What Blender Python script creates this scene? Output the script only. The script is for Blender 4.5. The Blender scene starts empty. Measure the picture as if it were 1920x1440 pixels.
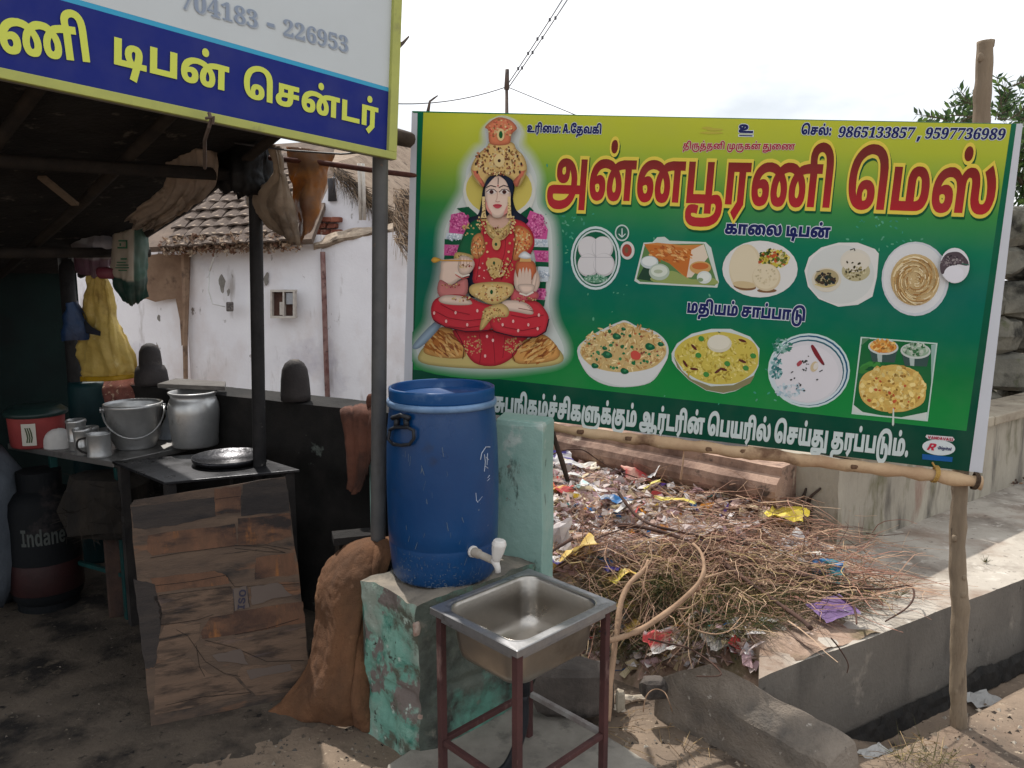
import bpy, math, random
import numpy as np
from mathutils import Vector, Matrix, noise
from mathutils.geometry import delaunay_2d_cdt

scene = bpy.context.scene
COL = scene.collection
random.seed(11)
RAD = math.radians

# ------------------------------------------------------------------ camera
FPX, CAM_Z = 1507.0, 1.70                      # focal length in photo pixels, eye height
PITCH = math.atan(220.0 / FPX)
cam_data = bpy.data.cameras.new("camera")
cam_data.sensor_width = 36.0
cam_data.lens = 36.0 * FPX / 1920.0
cam_data.clip_start, cam_data.clip_end = 0.05, 2000.0
cam = bpy.data.objects.new("camera", cam_data)
cam.location = (0, 0, CAM_Z)
cam.rotation_euler = (math.pi / 2 - PITCH, 0, 0)
COL.objects.link(cam)
scene.camera = cam

# ------------------------------------------------------------------ daylight
SUN_EL, SUN_AZ = RAD(53), RAD(-24)              # sun behind the hoarding, to the left
world = bpy.data.worlds.new("World")
scene.world = world
world.use_nodes = True
wn, wl = world.node_tree.nodes, world.node_tree.links
wn.clear()
w_out = wn.new("ShaderNodeOutputWorld")
w_bg = wn.new("ShaderNodeBackground")
w_sky = wn.new("ShaderNodeTexSky")
w_sky.sky_type = 'NISHITA'
w_sky.sun_disc = False
w_sky.sun_elevation = SUN_EL
w_sky.sun_rotation = SUN_AZ
w_sky.dust_density = 3.0
w_co = wn.new("ShaderNodeTexCoord")
w_map = wn.new("ShaderNodeMapping")
w_map.inputs['Scale'].default_value = (1.0, 1.0, 2.2)
w_noise = wn.new("ShaderNodeTexNoise")
w_noise.inputs['Scale'].default_value = 2.3
w_noise.inputs['Detail'].default_value = 5.0
w_ramp = wn.new("ShaderNodeValToRGB")
w_ramp.color_ramp.elements[0].position = 0.30
w_ramp.color_ramp.elements[0].color = (0.55, 0.55, 0.55, 1)
w_ramp.color_ramp.elements[1].position = 0.56
w_ramp.color_ramp.elements[1].color = (0.96, 0.96, 0.96, 1)
w_mix = wn.new("ShaderNodeMix")
w_mix.data_type = 'RGBA'
w_n2 = wn.new("ShaderNodeTexNoise")
w_n2.inputs['Scale'].default_value = 3.4
w_n2.inputs['Detail'].default_value = 6.0
wl.new(w_map.outputs['Vector'], w_n2.inputs['Vector'])
w_r2 = wn.new("ShaderNodeMapRange")
w_r2.inputs['From Min'].default_value, w_r2.inputs['From Max'].default_value = 0.36, 0.60
wl.new(w_n2.outputs['Fac'], w_r2.inputs['Value'])
w_cl = wn.new("ShaderNodeMix")                            # grey to bright parts of the thin cloud
w_cl.data_type = 'RGBA'
w_cl.inputs[6].default_value = (6.0, 6.4, 6.8, 1)
w_cl.inputs[7].default_value = (10.2, 10.3, 10.5, 1)
wl.new(w_r2.outputs['Result'], w_cl.inputs[0])
wl.new(w_cl.outputs[2], w_mix.inputs[7])
wl.new(w_co.outputs['Generated'], w_map.inputs['Vector'])
wl.new(w_map.outputs['Vector'], w_noise.inputs['Vector'])
wl.new(w_noise.outputs['Fac'], w_ramp.inputs['Fac'])
wl.new(w_ramp.outputs['Color'], w_mix.inputs[0])
wl.new(w_sky.outputs['Color'], w_mix.inputs[6])
wl.new(w_mix.outputs[2], w_bg.inputs['Color'])
w_bg.inputs['Strength'].default_value = 0.1
wl.new(w_bg.outputs['Background'], w_out.inputs['Surface'])

sun_data = bpy.data.lights.new("sun", 'SUN')
sun_data.energy = 3.2
sun_data.angle = RAD(1.0)
sun_data.color = (1.0, 0.95, 0.88)
sun = bpy.data.objects.new("sun", sun_data)
sun_dir = Vector((math.sin(SUN_AZ) * math.cos(SUN_EL), math.cos(SUN_AZ) * math.cos(SUN_EL), math.sin(SUN_EL)))
sun.rotation_euler = sun_dir.to_track_quat('Z', 'Y').to_euler()
sun.location = sun_dir * 20
COL.objects.link(sun)

scene.view_settings.view_transform = 'Standard'
scene.view_settings.look = 'None'
scene.view_settings.exposure = 0.5
scene.view_settings.gamma = 1.0
scene.view_settings.use_curve_mapping = False

# glyph outlines used for the painted and printed lettering
GL = {
0: (182, (89,-54,59,-26,98,10,98,110,64,110,64,0,17,0,17,142,178,142,178,110,145,110,145,0)),
1: (478, (71,-3,59,-2,48,0,38,4,29,10,22,17,16,26,12,36,10,48,9,61,11,78,15,92,23,106,33,118,46,127,62,135,80,141,99,144,132,145,160,141,177,136,201,124,220,110,230,99,239,88,245,77,249,64,251,49,250,38,248,28,244,20,240,13,234,7,226,2,217,-1,208,-2,196,-3,185,-2,174,0,165,3,157,8,151,14,146,22,143,30,140,40,140,50,142,68,147,83,150,90,160,103,178,122,190,129,202,135,214,140,227,143,241,145,256,145,276,144,293,141,301,139,316,132,332,122,351,103,357,96,362,89,369,74,371,66,373,49,372,38,370,28,367,20,362,13,356,7,348,2,340,-1,330,-2,319,-3,307,-2,297,0,288,3,280,8,273,14,268,22,265,30,263,40,262,50,264,68,271,85,276,93,288,106,308,123,315,127,329,134,346,138,379,142,474,142,474,110,440,110,440,0,393,0,393,110,371,109,350,106,336,99,320,87,316,82,309,72,306,61,305,49,306,37,308,33,314,29,318,28,323,30,328,36,330,45,330,56,329,62,324,74,318,85,308,94,297,102,290,106,275,111,256,113,246,112,228,109,214,102,202,93,194,84,188,74,184,62,183,56,183,43,186,34,192,29,195,28,201,30,205,33,207,38,208,49,207,58,204,67,200,76,194,84,186,91,169,103,162,106,144,111,122,113,110,112,98,110,88,107,78,102,71,97,64,90,59,83,55,76,52,65,52,54,55,41,59,33,62,31,67,29,72,28,79,30,83,35,85,40,85,48,83,52,81,55,78,57,70,58,58,56,48,50,39,40,31,65,55,82,64,86,73,88,84,89,97,88,108,84,118,78,125,69,129,58,130,44,130,35,127,27,124,19,119,13,113,7,105,3,95,0,84,-2)),
2: (82, (-20,213,-7,212,5,210,16,207,26,203,35,197,47,186,55,174,58,167,62,151,64,130,64,0,17,0,16,135,13,157,7,169,3,173,-6,179,-20,181,-31,179,-35,177,-42,172,-45,165,-46,152,-43,139,-38,129,-85,129,-87,133,-90,143,-91,153,-91,167,-89,176,-85,183,-81,190,-69,200,-54,207,-37,211)),
3: (225, (17,0,17,142,64,142,64,32,221,32,221,0), (140,122,160,120,168,118,180,110,184,106,191,95,195,79,194,56,191,39,159,-71,115,-59,136,12,138,22,146,50,148,63,149,74,147,85,145,87,142,89,135,89,132,87,127,81,126,72,127,61,130,51,136,41,149,23,118,5,105,20,95,34,87,49,83,65,84,82,86,90,89,97,94,104,100,110,108,115,117,119,128,121)),
4: (214, (17,0,17,142,64,142,64,32,149,32,149,142,197,142,197,0)),
5: (356, (71,-3,59,-2,48,0,38,4,29,10,22,17,16,26,12,36,10,48,9,61,11,78,15,92,23,106,33,118,46,127,62,135,80,141,99,144,121,145,142,144,169,139,185,133,201,124,220,110,230,99,239,88,245,77,249,64,251,49,250,38,248,28,244,20,240,13,234,7,226,2,217,-1,208,-2,196,-3,185,-2,174,0,165,3,157,8,151,14,146,22,143,30,140,40,140,50,142,68,149,85,154,93,166,106,186,123,193,127,207,134,224,138,257,142,351,142,351,110,318,110,318,0,271,0,271,110,249,109,228,106,213,99,197,87,193,82,187,72,184,61,182,49,184,37,186,33,192,29,195,28,201,30,205,33,207,38,208,49,207,58,204,67,200,76,194,84,186,91,169,103,162,106,144,111,122,113,110,112,98,110,88,107,78,102,71,97,64,90,59,83,55,76,53,68,52,52,54,42,58,35,63,30,71,28,79,30,82,33,85,40,85,48,83,52,81,55,78,57,70,58,58,56,48,50,39,40,31,65,55,82,64,86,73,88,84,89,97,88,108,84,118,78,125,69,129,58,130,44,130,35,127,27,124,19,119,13,113,7,105,3,95,0,84,-2), (178,164,171,165,165,167,160,171,156,175,154,181,153,188,154,195,156,200,160,205,165,209,171,211,178,212,185,211,191,209,196,205,199,200,202,195,202,188,202,181,199,175,196,171,191,167,185,165)),
6: (258, (106,-3,91,-2,77,0,65,4,53,9,43,16,35,24,28,33,22,43,17,55,14,67,12,81,11,95,12,112,15,129,20,144,27,158,36,170,47,181,59,190,72,198,87,204,103,209,120,212,138,213,164,211,188,204,198,199,208,193,221,181,231,165,237,145,239,134,240,106,240,0,193,0,192,112,190,132,187,148,180,161,171,170,166,174,153,178,136,180,126,179,106,174,97,170,88,165,80,159,73,151,68,142,63,132,59,121,57,108,57,84,60,59,67,42,76,32,82,28,94,29,108,28,117,29,122,31,125,34,128,38,129,43,129,52,127,60,124,63,121,65,116,66,107,64,102,57,100,53,100,41,103,31,110,20,72,23,68,36,66,46,67,60,69,68,72,75,76,81,82,87,89,91,97,94,107,96,118,97,131,96,141,94,150,90,158,85,164,79,169,72,172,64,174,56,174,48,174,38,171,28,166,20,160,13,152,8,143,3,132,0,120,-2)),
7: (216, (78,-3,51,-1,40,2,30,6,22,11,16,17,12,24,9,33,8,42,9,51,12,59,17,66,24,73,33,78,44,83,58,86,75,88,202,89,202,58,88,58,68,57,59,54,56,51,54,46,55,39,57,35,61,33,66,31,79,30,90,31,99,34,105,41,107,46,108,60,108,110,75,110,75,76,32,72,32,142,202,142,202,110,155,110,154,52,150,34,147,26,143,20,137,14,130,8,122,4,113,1,103,-1)),
8: (190, (17,0,17,142,64,142,64,32,186,32,186,0)),
9: (182, (89,-54,59,-26,98,10,98,110,64,110,64,0,17,0,17,142,178,142,178,110,145,110,145,0), (91,164,84,165,78,167,73,171,69,175,67,181,66,188,67,195,69,200,73,205,78,209,84,211,91,212,98,211,104,209,109,205,113,200,115,195,116,188,115,181,113,175,109,171,104,167,98,165)),
10: (275, (80,145,101,145,119,142,134,139,147,134,158,128,166,120,172,112,175,103,176,94,176,84,173,76,169,69,163,63,157,58,149,54,131,47,111,43,56,37,53,36,54,33,58,32,270,32,270,0,59,0,36,2,28,5,21,8,16,12,13,17,10,27,9,32,10,37,13,46,20,54,31,61,40,63,87,68,107,72,121,77,125,80,130,87,130,97,128,102,124,105,115,110,102,113,66,114,58,113,53,110,51,107,51,100,52,97,57,95,67,94,74,97,77,102,77,110,74,118,64,131,98,136,106,128,110,121,112,113,113,103,111,92,107,83,100,76,89,71,76,68,52,67,36,70,28,72,22,76,16,81,12,87,10,94,9,103,10,112,12,119,17,126,23,132,31,137,41,140,52,143)),
11: (337, (71,-3,59,-2,48,0,38,4,29,10,22,17,16,26,12,36,10,48,9,61,11,78,15,92,23,106,33,118,46,127,62,135,80,141,99,144,132,145,160,141,178,136,194,129,202,124,221,110,231,100,240,89,246,77,250,63,251,48,250,38,248,28,244,20,240,13,234,7,226,3,218,0,208,-2,197,-3,185,-2,175,0,166,3,158,8,152,15,146,22,143,31,140,41,140,60,141,67,145,82,152,96,157,102,174,122,184,130,194,136,206,140,217,143,244,145,262,144,278,141,292,135,303,128,312,119,319,108,324,96,327,84,328,71,326,51,319,24,313,9,306,-3,266,18,273,31,278,46,280,66,277,84,274,91,266,103,260,107,254,110,247,112,240,113,225,111,215,106,201,94,190,80,184,62,182,49,183,43,186,33,192,29,195,28,201,30,203,31,207,38,208,49,207,58,205,67,200,76,194,84,187,91,170,103,154,109,144,111,122,113,110,112,98,110,88,107,78,102,71,97,64,90,59,83,55,76,53,67,52,52,56,38,60,32,63,30,67,29,74,29,79,30,82,33,85,40,85,48,83,52,81,55,74,58,64,58,58,56,48,50,39,40,31,65,55,82,64,86,73,88,84,89,97,88,108,84,118,78,125,69,129,58,130,44,130,35,127,27,124,19,119,13,113,7,105,3,95,0,84,-2)),
12: (242, (160,145,176,144,190,141,202,135,211,127,219,118,225,107,229,95,232,82,232,69,232,56,230,45,227,35,222,27,217,20,210,14,201,8,189,4,175,1,147,0,17,0,17,142,64,142,64,32,102,32,103,98,104,107,110,121,119,132,130,139,145,144), (164,113,160,112,156,110,153,106,151,102,150,89,150,32,161,33,172,36,179,42,184,53,185,60,185,78,183,92,182,99,176,108,173,110)),
':': (67, (34,-3,27,-2,21,0,16,4,12,9,9,15,8,22,9,29,12,34,16,40,21,43,27,46,34,47,40,46,46,43,52,40,56,34,58,29,59,22,58,15,56,9,52,4,46,0,40,-2), (34,81,27,81,21,84,16,88,12,93,9,99,8,105,9,112,12,118,16,123,21,127,27,129,34,130,40,129,46,127,52,123,56,118,58,112,59,105,58,99,56,93,52,88,46,84,40,81)),
'A': (199, (6,0,65,182,132,182,193,0,137,0,112,86,92,167,103,167,85,86,61,0), (49,35,49,72,149,72,149,35)),
'.': (67, (34,-3,27,-2,21,0,16,4,12,9,9,15,8,22,9,29,12,34,16,40,21,43,27,46,34,47,40,46,46,43,52,40,56,34,58,29,59,22,58,15,56,9,52,4,46,0,40,-2)),
16: (206, (125,-3,109,-2,93,0,78,4,65,9,53,16,42,25,33,34,25,46,19,58,14,72,11,87,10,104,11,120,14,136,19,150,25,162,33,174,43,184,54,193,66,200,80,205,95,209,110,212,127,213,141,212,155,210,166,207,177,203,185,197,192,190,197,182,200,172,202,160,201,153,199,145,196,138,191,131,185,125,177,120,168,117,157,115,144,114,132,115,122,117,113,120,105,125,99,130,94,136,91,144,89,151,89,165,91,176,98,190,139,190,134,184,129,174,127,162,128,157,129,152,132,149,139,145,147,146,151,147,154,150,155,153,157,162,156,168,153,174,148,178,144,180,139,181,126,182,107,179,93,174,87,171,75,160,65,145,58,126,57,116,57,92,58,81,61,70,70,54,76,47,88,37,103,31,110,29,135,28,145,32,150,37,154,46,153,53,150,61,148,64,144,65,135,65,131,64,126,58,124,48,125,36,130,26,135,20,94,22,86,40,85,53,86,61,88,68,91,75,95,81,101,86,109,91,118,94,128,96,140,97,153,96,165,94,174,90,182,85,188,79,193,72,196,65,198,57,198,49,198,40,195,31,191,23,185,15,177,9,167,4,155,0,141,-2)),
17: (243, (78,-3,51,-1,40,2,31,6,23,11,16,17,12,24,9,33,8,42,9,51,12,59,17,66,24,73,33,78,44,83,58,86,75,88,95,89,143,89,161,88,177,86,192,83,204,78,215,71,223,62,230,52,233,39,234,24,234,12,231,1,226,-8,221,-16,214,-23,205,-29,191,-36,164,-42,132,-45,84,-45,70,-47,63,-50,58,-57,56,-63,56,-78,10,-80,8,-58,10,-43,17,-32,21,-27,30,-20,42,-15,53,-14,129,-12,146,-11,161,-8,173,-3,181,4,185,12,188,21,188,33,187,38,183,46,179,49,172,54,156,58,88,58,68,57,59,54,55,49,54,44,55,39,57,35,61,33,66,31,72,30,85,30,95,32,99,34,105,41,107,46,108,60,108,110,75,110,75,76,32,72,32,142,202,142,202,110,155,110,154,52,150,34,147,26,143,20,137,14,130,8,122,4,113,1,103,-1)),
18: (298, (71,-3,59,-2,48,0,38,4,29,10,22,17,16,26,12,36,10,48,9,61,11,79,15,94,22,108,32,119,43,129,57,136,72,141,89,144,107,145,123,145,136,143,148,139,159,135,169,130,177,123,183,116,189,108,193,100,195,90,198,71,197,58,195,45,190,32,234,32,234,142,282,142,282,0,142,0,141,25,146,36,150,57,150,74,148,83,144,91,140,97,135,103,128,107,121,110,113,112,104,113,93,112,84,110,76,106,69,101,63,95,58,88,55,79,53,69,52,59,53,47,56,38,60,32,63,30,71,28,79,30,82,33,85,40,85,48,83,52,81,55,78,57,70,58,58,56,48,50,39,40,31,65,55,82,64,86,73,88,84,89,97,87,108,84,118,77,125,69,129,58,130,44,130,35,127,27,124,19,119,13,113,7,105,3,95,0,84,-2)),
19: (242, (78,-3,51,-1,40,2,31,6,23,11,16,17,12,24,9,33,8,42,9,51,12,59,17,66,24,73,33,78,44,83,58,86,75,88,155,89,178,88,197,84,212,78,224,69,228,64,231,57,233,50,234,42,232,29,227,18,220,9,209,2,196,-2,175,-3,159,-2,149,0,156,32,165,30,176,30,184,33,187,36,188,39,188,47,186,52,181,55,175,57,156,58,82,58,68,57,59,54,55,49,54,44,55,39,57,35,61,33,72,30,79,30,90,31,99,34,105,41,107,46,108,60,108,110,75,110,75,76,32,72,32,142,202,142,202,110,155,110,154,52,150,34,147,26,143,20,137,14,130,8,122,4,113,1,103,-1)),
20: (309, (244,86,255,86,266,83,275,79,283,73,289,66,294,58,298,48,300,36,301,24,300,6,296,-10,290,-25,283,-37,273,-48,261,-57,248,-64,233,-70,217,-75,199,-78,181,-80,143,-80,114,-77,100,-74,74,-65,62,-59,52,-51,42,-43,33,-33,26,-21,20,-9,15,6,13,21,12,41,14,67,16,80,24,103,34,126,46,146,83,124,75,111,68,97,63,84,59,70,57,56,56,40,57,27,59,15,62,4,67,-7,73,-16,80,-24,89,-31,100,-36,112,-41,126,-44,141,-46,162,-46,181,-46,198,-43,212,-38,225,-32,235,-24,243,-14,249,-3,252,10,253,24,252,35,249,44,246,48,240,52,231,54,225,53,219,51,214,48,211,79,227,85), (94,0,94,142,253,142,253,110,220,110,220,0,172,0,172,110,142,110,142,0)),
21: (243, (78,-3,51,-1,40,2,31,6,23,11,16,17,12,24,9,33,8,42,9,51,12,59,17,66,24,73,33,78,44,83,58,86,75,88,95,89,143,89,161,88,177,86,192,83,204,78,215,71,223,62,230,52,233,39,234,24,234,12,231,1,226,-8,221,-16,214,-23,205,-29,191,-36,164,-42,132,-45,84,-45,70,-47,63,-50,58,-57,56,-63,56,-78,10,-80,8,-58,10,-43,17,-32,21,-27,30,-20,42,-15,53,-14,129,-12,146,-11,161,-8,173,-3,181,4,185,12,188,21,188,33,187,38,183,46,179,49,172,54,156,58,88,58,68,57,59,54,55,49,54,44,55,39,57,35,61,33,66,31,72,30,85,30,95,32,99,34,105,41,107,46,108,60,108,110,75,110,75,76,32,72,32,142,202,142,202,110,155,110,154,52,150,34,147,26,143,20,137,14,130,8,122,4,113,1,103,-1), (128,164,121,165,115,167,110,171,106,175,104,181,103,188,104,195,106,200,110,205,115,209,121,211,128,212,135,211,141,209,146,205,149,200,152,195,152,188,152,181,149,175,146,171,141,167,135,165)),
22: (356, (71,-3,59,-2,48,0,38,4,29,10,22,17,16,26,12,36,10,48,9,61,11,78,15,92,23,106,33,118,46,127,62,135,80,141,99,144,121,145,142,144,169,139,185,133,201,124,220,110,230,99,239,88,245,77,249,64,251,49,250,38,248,28,244,20,240,13,234,7,226,2,217,-1,208,-2,196,-3,185,-2,174,0,165,3,157,8,151,14,146,22,143,30,140,40,140,50,142,68,149,85,154,93,166,106,186,123,193,127,207,134,224,138,257,142,351,142,351,110,318,110,318,0,271,0,271,110,249,109,228,106,213,99,197,87,193,82,187,72,184,61,182,49,184,37,186,33,192,29,195,28,201,30,205,33,207,38,208,49,207,58,204,67,200,76,194,84,186,91,169,103,162,106,144,111,122,113,110,112,98,110,88,107,78,102,71,97,64,90,59,83,55,76,53,68,52,52,54,42,58,35,63,30,71,28,79,30,82,33,85,40,85,48,83,52,81,55,78,57,70,58,58,56,48,50,39,40,31,65,55,82,64,86,73,88,84,89,97,88,108,84,118,78,125,69,129,58,130,44,130,35,127,27,124,19,119,13,113,7,105,3,95,0,84,-2)),
23: (320, (122,-78,103,-77,86,-74,71,-69,58,-62,47,-54,37,-44,29,-33,23,-22,18,-9,14,5,12,19,12,38,14,65,17,78,25,103,35,125,47,145,84,124,76,111,69,96,63,82,59,66,57,51,56,35,57,12,62,-6,70,-22,75,-28,82,-34,90,-38,99,-42,110,-44,122,-44,134,-44,145,-41,154,-38,162,-32,168,-26,173,-18,177,-9,181,11,228,8,224,-11,218,-28,210,-41,200,-53,188,-62,174,-69,158,-74,141,-77), (238,145,254,144,268,141,280,135,289,127,297,118,303,107,307,95,310,82,310,69,310,56,308,45,305,35,300,27,295,20,288,14,279,8,267,4,253,1,225,0,95,0,95,142,142,142,142,32,180,32,181,98,182,107,188,121,197,132,208,139,223,144), (242,113,238,112,234,110,231,106,229,102,228,89,228,32,239,33,250,36,257,42,262,53,263,60,263,78,261,92,260,99,254,108,251,110)),
24: (323, (78,-3,51,-1,40,2,31,6,23,11,16,17,12,24,9,33,8,42,9,51,12,59,17,66,24,73,33,78,44,83,58,86,75,88,144,89,166,87,176,85,197,79,206,74,214,68,221,60,227,51,231,41,234,29,235,16,233,-2,228,-17,220,-30,221,-36,213,-45,203,-53,192,-60,179,-67,165,-72,149,-75,114,-80,88,-80,57,-78,44,-76,33,-72,23,-67,16,-62,11,-55,7,-47,6,-38,8,-28,12,-22,18,-17,28,-14,39,-13,273,-12,296,-45,190,-45,176,-40,52,-40,48,-41,48,-43,49,-45,57,-49,64,-50,108,-51,138,-48,154,-44,161,-41,173,-33,174,-25,184,-10,188,4,188,16,188,26,185,35,182,42,176,47,170,51,163,55,146,58,88,58,68,57,59,54,55,49,54,44,55,39,57,35,61,33,66,31,72,30,85,30,95,32,99,34,105,41,107,46,108,60,108,110,75,110,75,76,32,72,32,142,202,142,202,110,155,110,154,52,150,34,147,26,143,20,137,14,130,8,122,4,113,1,103,-1), (258,-45,258,142,306,142,306,-45)),
25: (295, (71,-3,59,-2,48,0,38,4,29,10,22,18,16,26,12,37,10,48,9,62,10,75,13,87,17,98,23,108,30,117,38,124,48,131,58,136,70,140,95,145,108,145,133,144,143,141,160,134,172,125,182,113,185,106,190,90,193,70,195,48,198,39,203,34,208,31,213,30,221,30,228,33,231,35,235,43,237,55,237,71,234,86,230,102,222,117,212,132,251,154,262,140,271,125,277,111,281,96,284,82,285,66,284,54,281,42,277,32,272,22,264,13,255,6,244,1,230,-2,215,-3,197,-2,189,0,176,4,171,8,164,13,159,19,154,27,151,36,148,46,143,83,140,93,135,100,128,107,118,111,105,113,95,112,86,110,78,106,71,101,64,95,59,88,55,79,53,70,52,59,53,47,55,38,57,35,63,30,66,29,74,29,81,32,84,38,85,44,85,48,83,52,81,55,78,57,69,58,58,56,48,50,39,40,31,65,55,82,64,86,73,88,84,89,97,88,108,84,118,78,125,69,129,58,130,44,130,35,127,27,124,19,119,13,113,7,105,3,95,0,84,-2), (148,164,141,165,135,167,130,171,126,175,124,181,123,188,124,195,126,200,130,205,135,209,141,211,148,212,154,211,160,209,165,205,169,200,171,195,172,188,171,181,169,175,165,171,160,167,154,165)),
'9': (140, (57,-2,39,-1,33,2,23,8,20,12,16,21,16,26,17,32,21,37,28,40,34,27,38,21,44,17,50,14,58,13,76,21,88,45,93,86,84,77,79,74,66,69,58,69,44,70,33,75,22,82,15,92,10,105,9,120,10,132,12,143,16,152,21,161,27,168,35,173,45,178,55,180,66,181,78,180,88,177,98,172,107,165,114,156,120,145,125,131,128,115,128,84,124,58,121,47,117,36,112,27,106,18,98,11,90,5,80,1,69,-2), (68,87,74,87,84,91,87,95,93,104,92,123,90,138,86,150,81,158,75,163,68,164,61,163,55,160,51,154,48,145,46,135,45,122,48,102,55,91)),
'8': (140, (68,-2,55,-2,44,0,34,4,26,9,19,15,14,21,10,29,8,37,8,46,9,56,12,64,18,72,34,85,44,90,35,96,27,103,21,110,17,118,14,126,13,136,14,143,19,158,23,164,29,170,37,174,46,178,58,180,71,181,87,180,101,176,111,169,119,160,123,149,124,137,123,128,120,120,115,114,109,108,91,97,104,89,115,82,123,74,128,66,131,57,132,47,130,33,125,21,115,11,103,3,87,-1), (76,105,86,113,91,124,93,138,92,147,88,156,83,162,75,166,70,166,63,166,58,163,54,158,51,153,49,146,48,138,49,130,52,124,56,118,68,109), (70,12,77,13,84,16,90,20,94,27,97,34,98,43,97,51,94,58,89,63,82,69,61,80,51,72,44,60,42,53,41,44,42,35,45,28,49,21,55,16,62,13)),
'6': (140, (73,-2,61,-1,51,2,41,7,32,14,25,23,19,35,15,48,12,64,12,96,16,121,19,133,23,143,29,152,35,161,43,168,51,173,61,178,71,180,93,181,108,177,114,174,122,167,125,163,127,154,126,149,124,144,120,140,114,137,107,135,97,134,95,149,94,154,90,161,88,164,84,166,80,166,71,164,63,159,57,149,52,136,48,120,46,100,60,107,73,109,81,110,95,108,107,103,117,96,125,86,129,73,131,58,129,41,124,27,116,14,105,5,91,-1), (74,14,80,15,85,18,89,24,92,32,94,42,95,55,94,68,92,77,89,85,84,90,78,93,72,94,67,94,57,90,46,82,48,60,50,43,55,30,60,21,67,16)),
'5': (140, (61,-2,40,-1,24,5,19,9,15,13,11,23,11,33,12,37,16,41,20,43,30,45,33,31,38,23,41,20,51,16,58,15,68,17,77,22,81,26,86,38,88,46,88,55,87,66,84,76,79,83,73,88,64,91,54,92,43,91,26,88,15,92,23,178,118,178,119,133,104,133,101,147,97,150,95,151,39,151,35,105,47,107,62,108,81,107,96,103,109,95,119,85,125,71,126,55,126,45,124,36,121,28,116,21,105,10,91,3,76,-1)),
'1': (140, (24,0,24,13,49,14,54,17,57,24,57,155,40,136,35,132,30,130,25,129,18,131,15,134,11,142,10,147,21,151,34,157,66,180,94,180,95,25,97,18,99,15,103,14,128,13,128,0)),
'3': (140, (61,-2,39,-1,30,2,17,9,13,13,8,22,7,28,8,33,10,38,13,42,18,45,28,47,29,37,32,29,37,23,43,19,50,16,59,15,69,16,74,18,82,25,86,30,89,43,90,52,89,61,85,69,80,75,72,80,63,83,36,84,36,100,52,100,62,101,70,104,76,110,80,118,83,126,84,137,83,145,81,152,78,158,74,162,69,165,63,166,57,165,53,163,49,160,45,151,42,140,42,127,32,128,24,129,18,132,13,137,10,142,9,149,11,158,15,165,23,172,34,177,48,180,64,181,81,180,95,176,106,170,115,162,120,152,122,140,121,130,117,120,111,112,103,105,94,100,84,95,104,89,116,80,121,75,125,68,127,61,128,52,128,42,126,33,123,26,113,14,107,9,93,2,78,-1)),
'7': (140, (41,0,108,151,42,151,35,150,30,146,28,138,26,126,11,126,12,178,132,178,132,166,62,0)),
',': (67, (2,-52,12,29,59,29,33,-52)),
34: (319, (94,-38,76,-37,60,-35,46,-31,33,-26,23,-20,16,-12,10,-3,7,6,6,16,6,23,7,28,12,37,19,43,27,46,40,49,56,50,260,50,259,18,58,18,54,17,52,13,53,6,56,2,62,-1,71,-4,97,-6,116,-5,131,-3,144,0,155,4,164,9,172,15,178,21,183,28,187,36,188,58,187,76,182,92,178,98,173,104,167,109,160,112,148,115,135,115,123,113,117,109,114,104,114,96,118,90,123,87,131,87,137,90,139,93,141,97,140,107,136,118,124,132,153,142,164,130,169,120,173,109,174,96,172,82,168,73,161,65,150,59,134,56,115,56,98,60,91,64,84,68,79,74,75,81,73,89,72,99,73,109,76,118,80,125,87,131,95,136,104,140,114,143,138,145,153,144,167,142,180,138,192,133,201,127,210,120,217,111,223,102,228,92,231,82,233,71,233,60,232,31,225,17,216,4,205,-7,192,-16,177,-24,160,-30,142,-34,121,-37), (255,-38,255,142,302,142,302,-38)),
35: (275, (149,-34,149,0,17,0,17,142,64,142,64,32,149,32,149,142,197,142,197,-34), (226,32,235,32,251,28,257,24,263,19,268,13,272,6,274,-2,275,-11,274,-22,271,-32,266,-41,259,-49,251,-57,240,-63,228,-68,213,-72,197,-76,179,-78,137,-80,83,-79,56,-75,38,-68,25,-59,22,-54,19,-48,17,-36,17,-29,19,-23,22,-18,27,-13,32,-9,39,-6,55,-3,81,-3,108,-7,101,-36,83,-33,64,-33,60,-35,60,-39,64,-43,70,-45,95,-48,153,-48,186,-45,199,-42,210,-38,219,-34,225,-28,228,-21,230,-14,228,-6,222,-1,212,1,199,-1,186,-8,184,22,201,30,209,31)),
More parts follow.
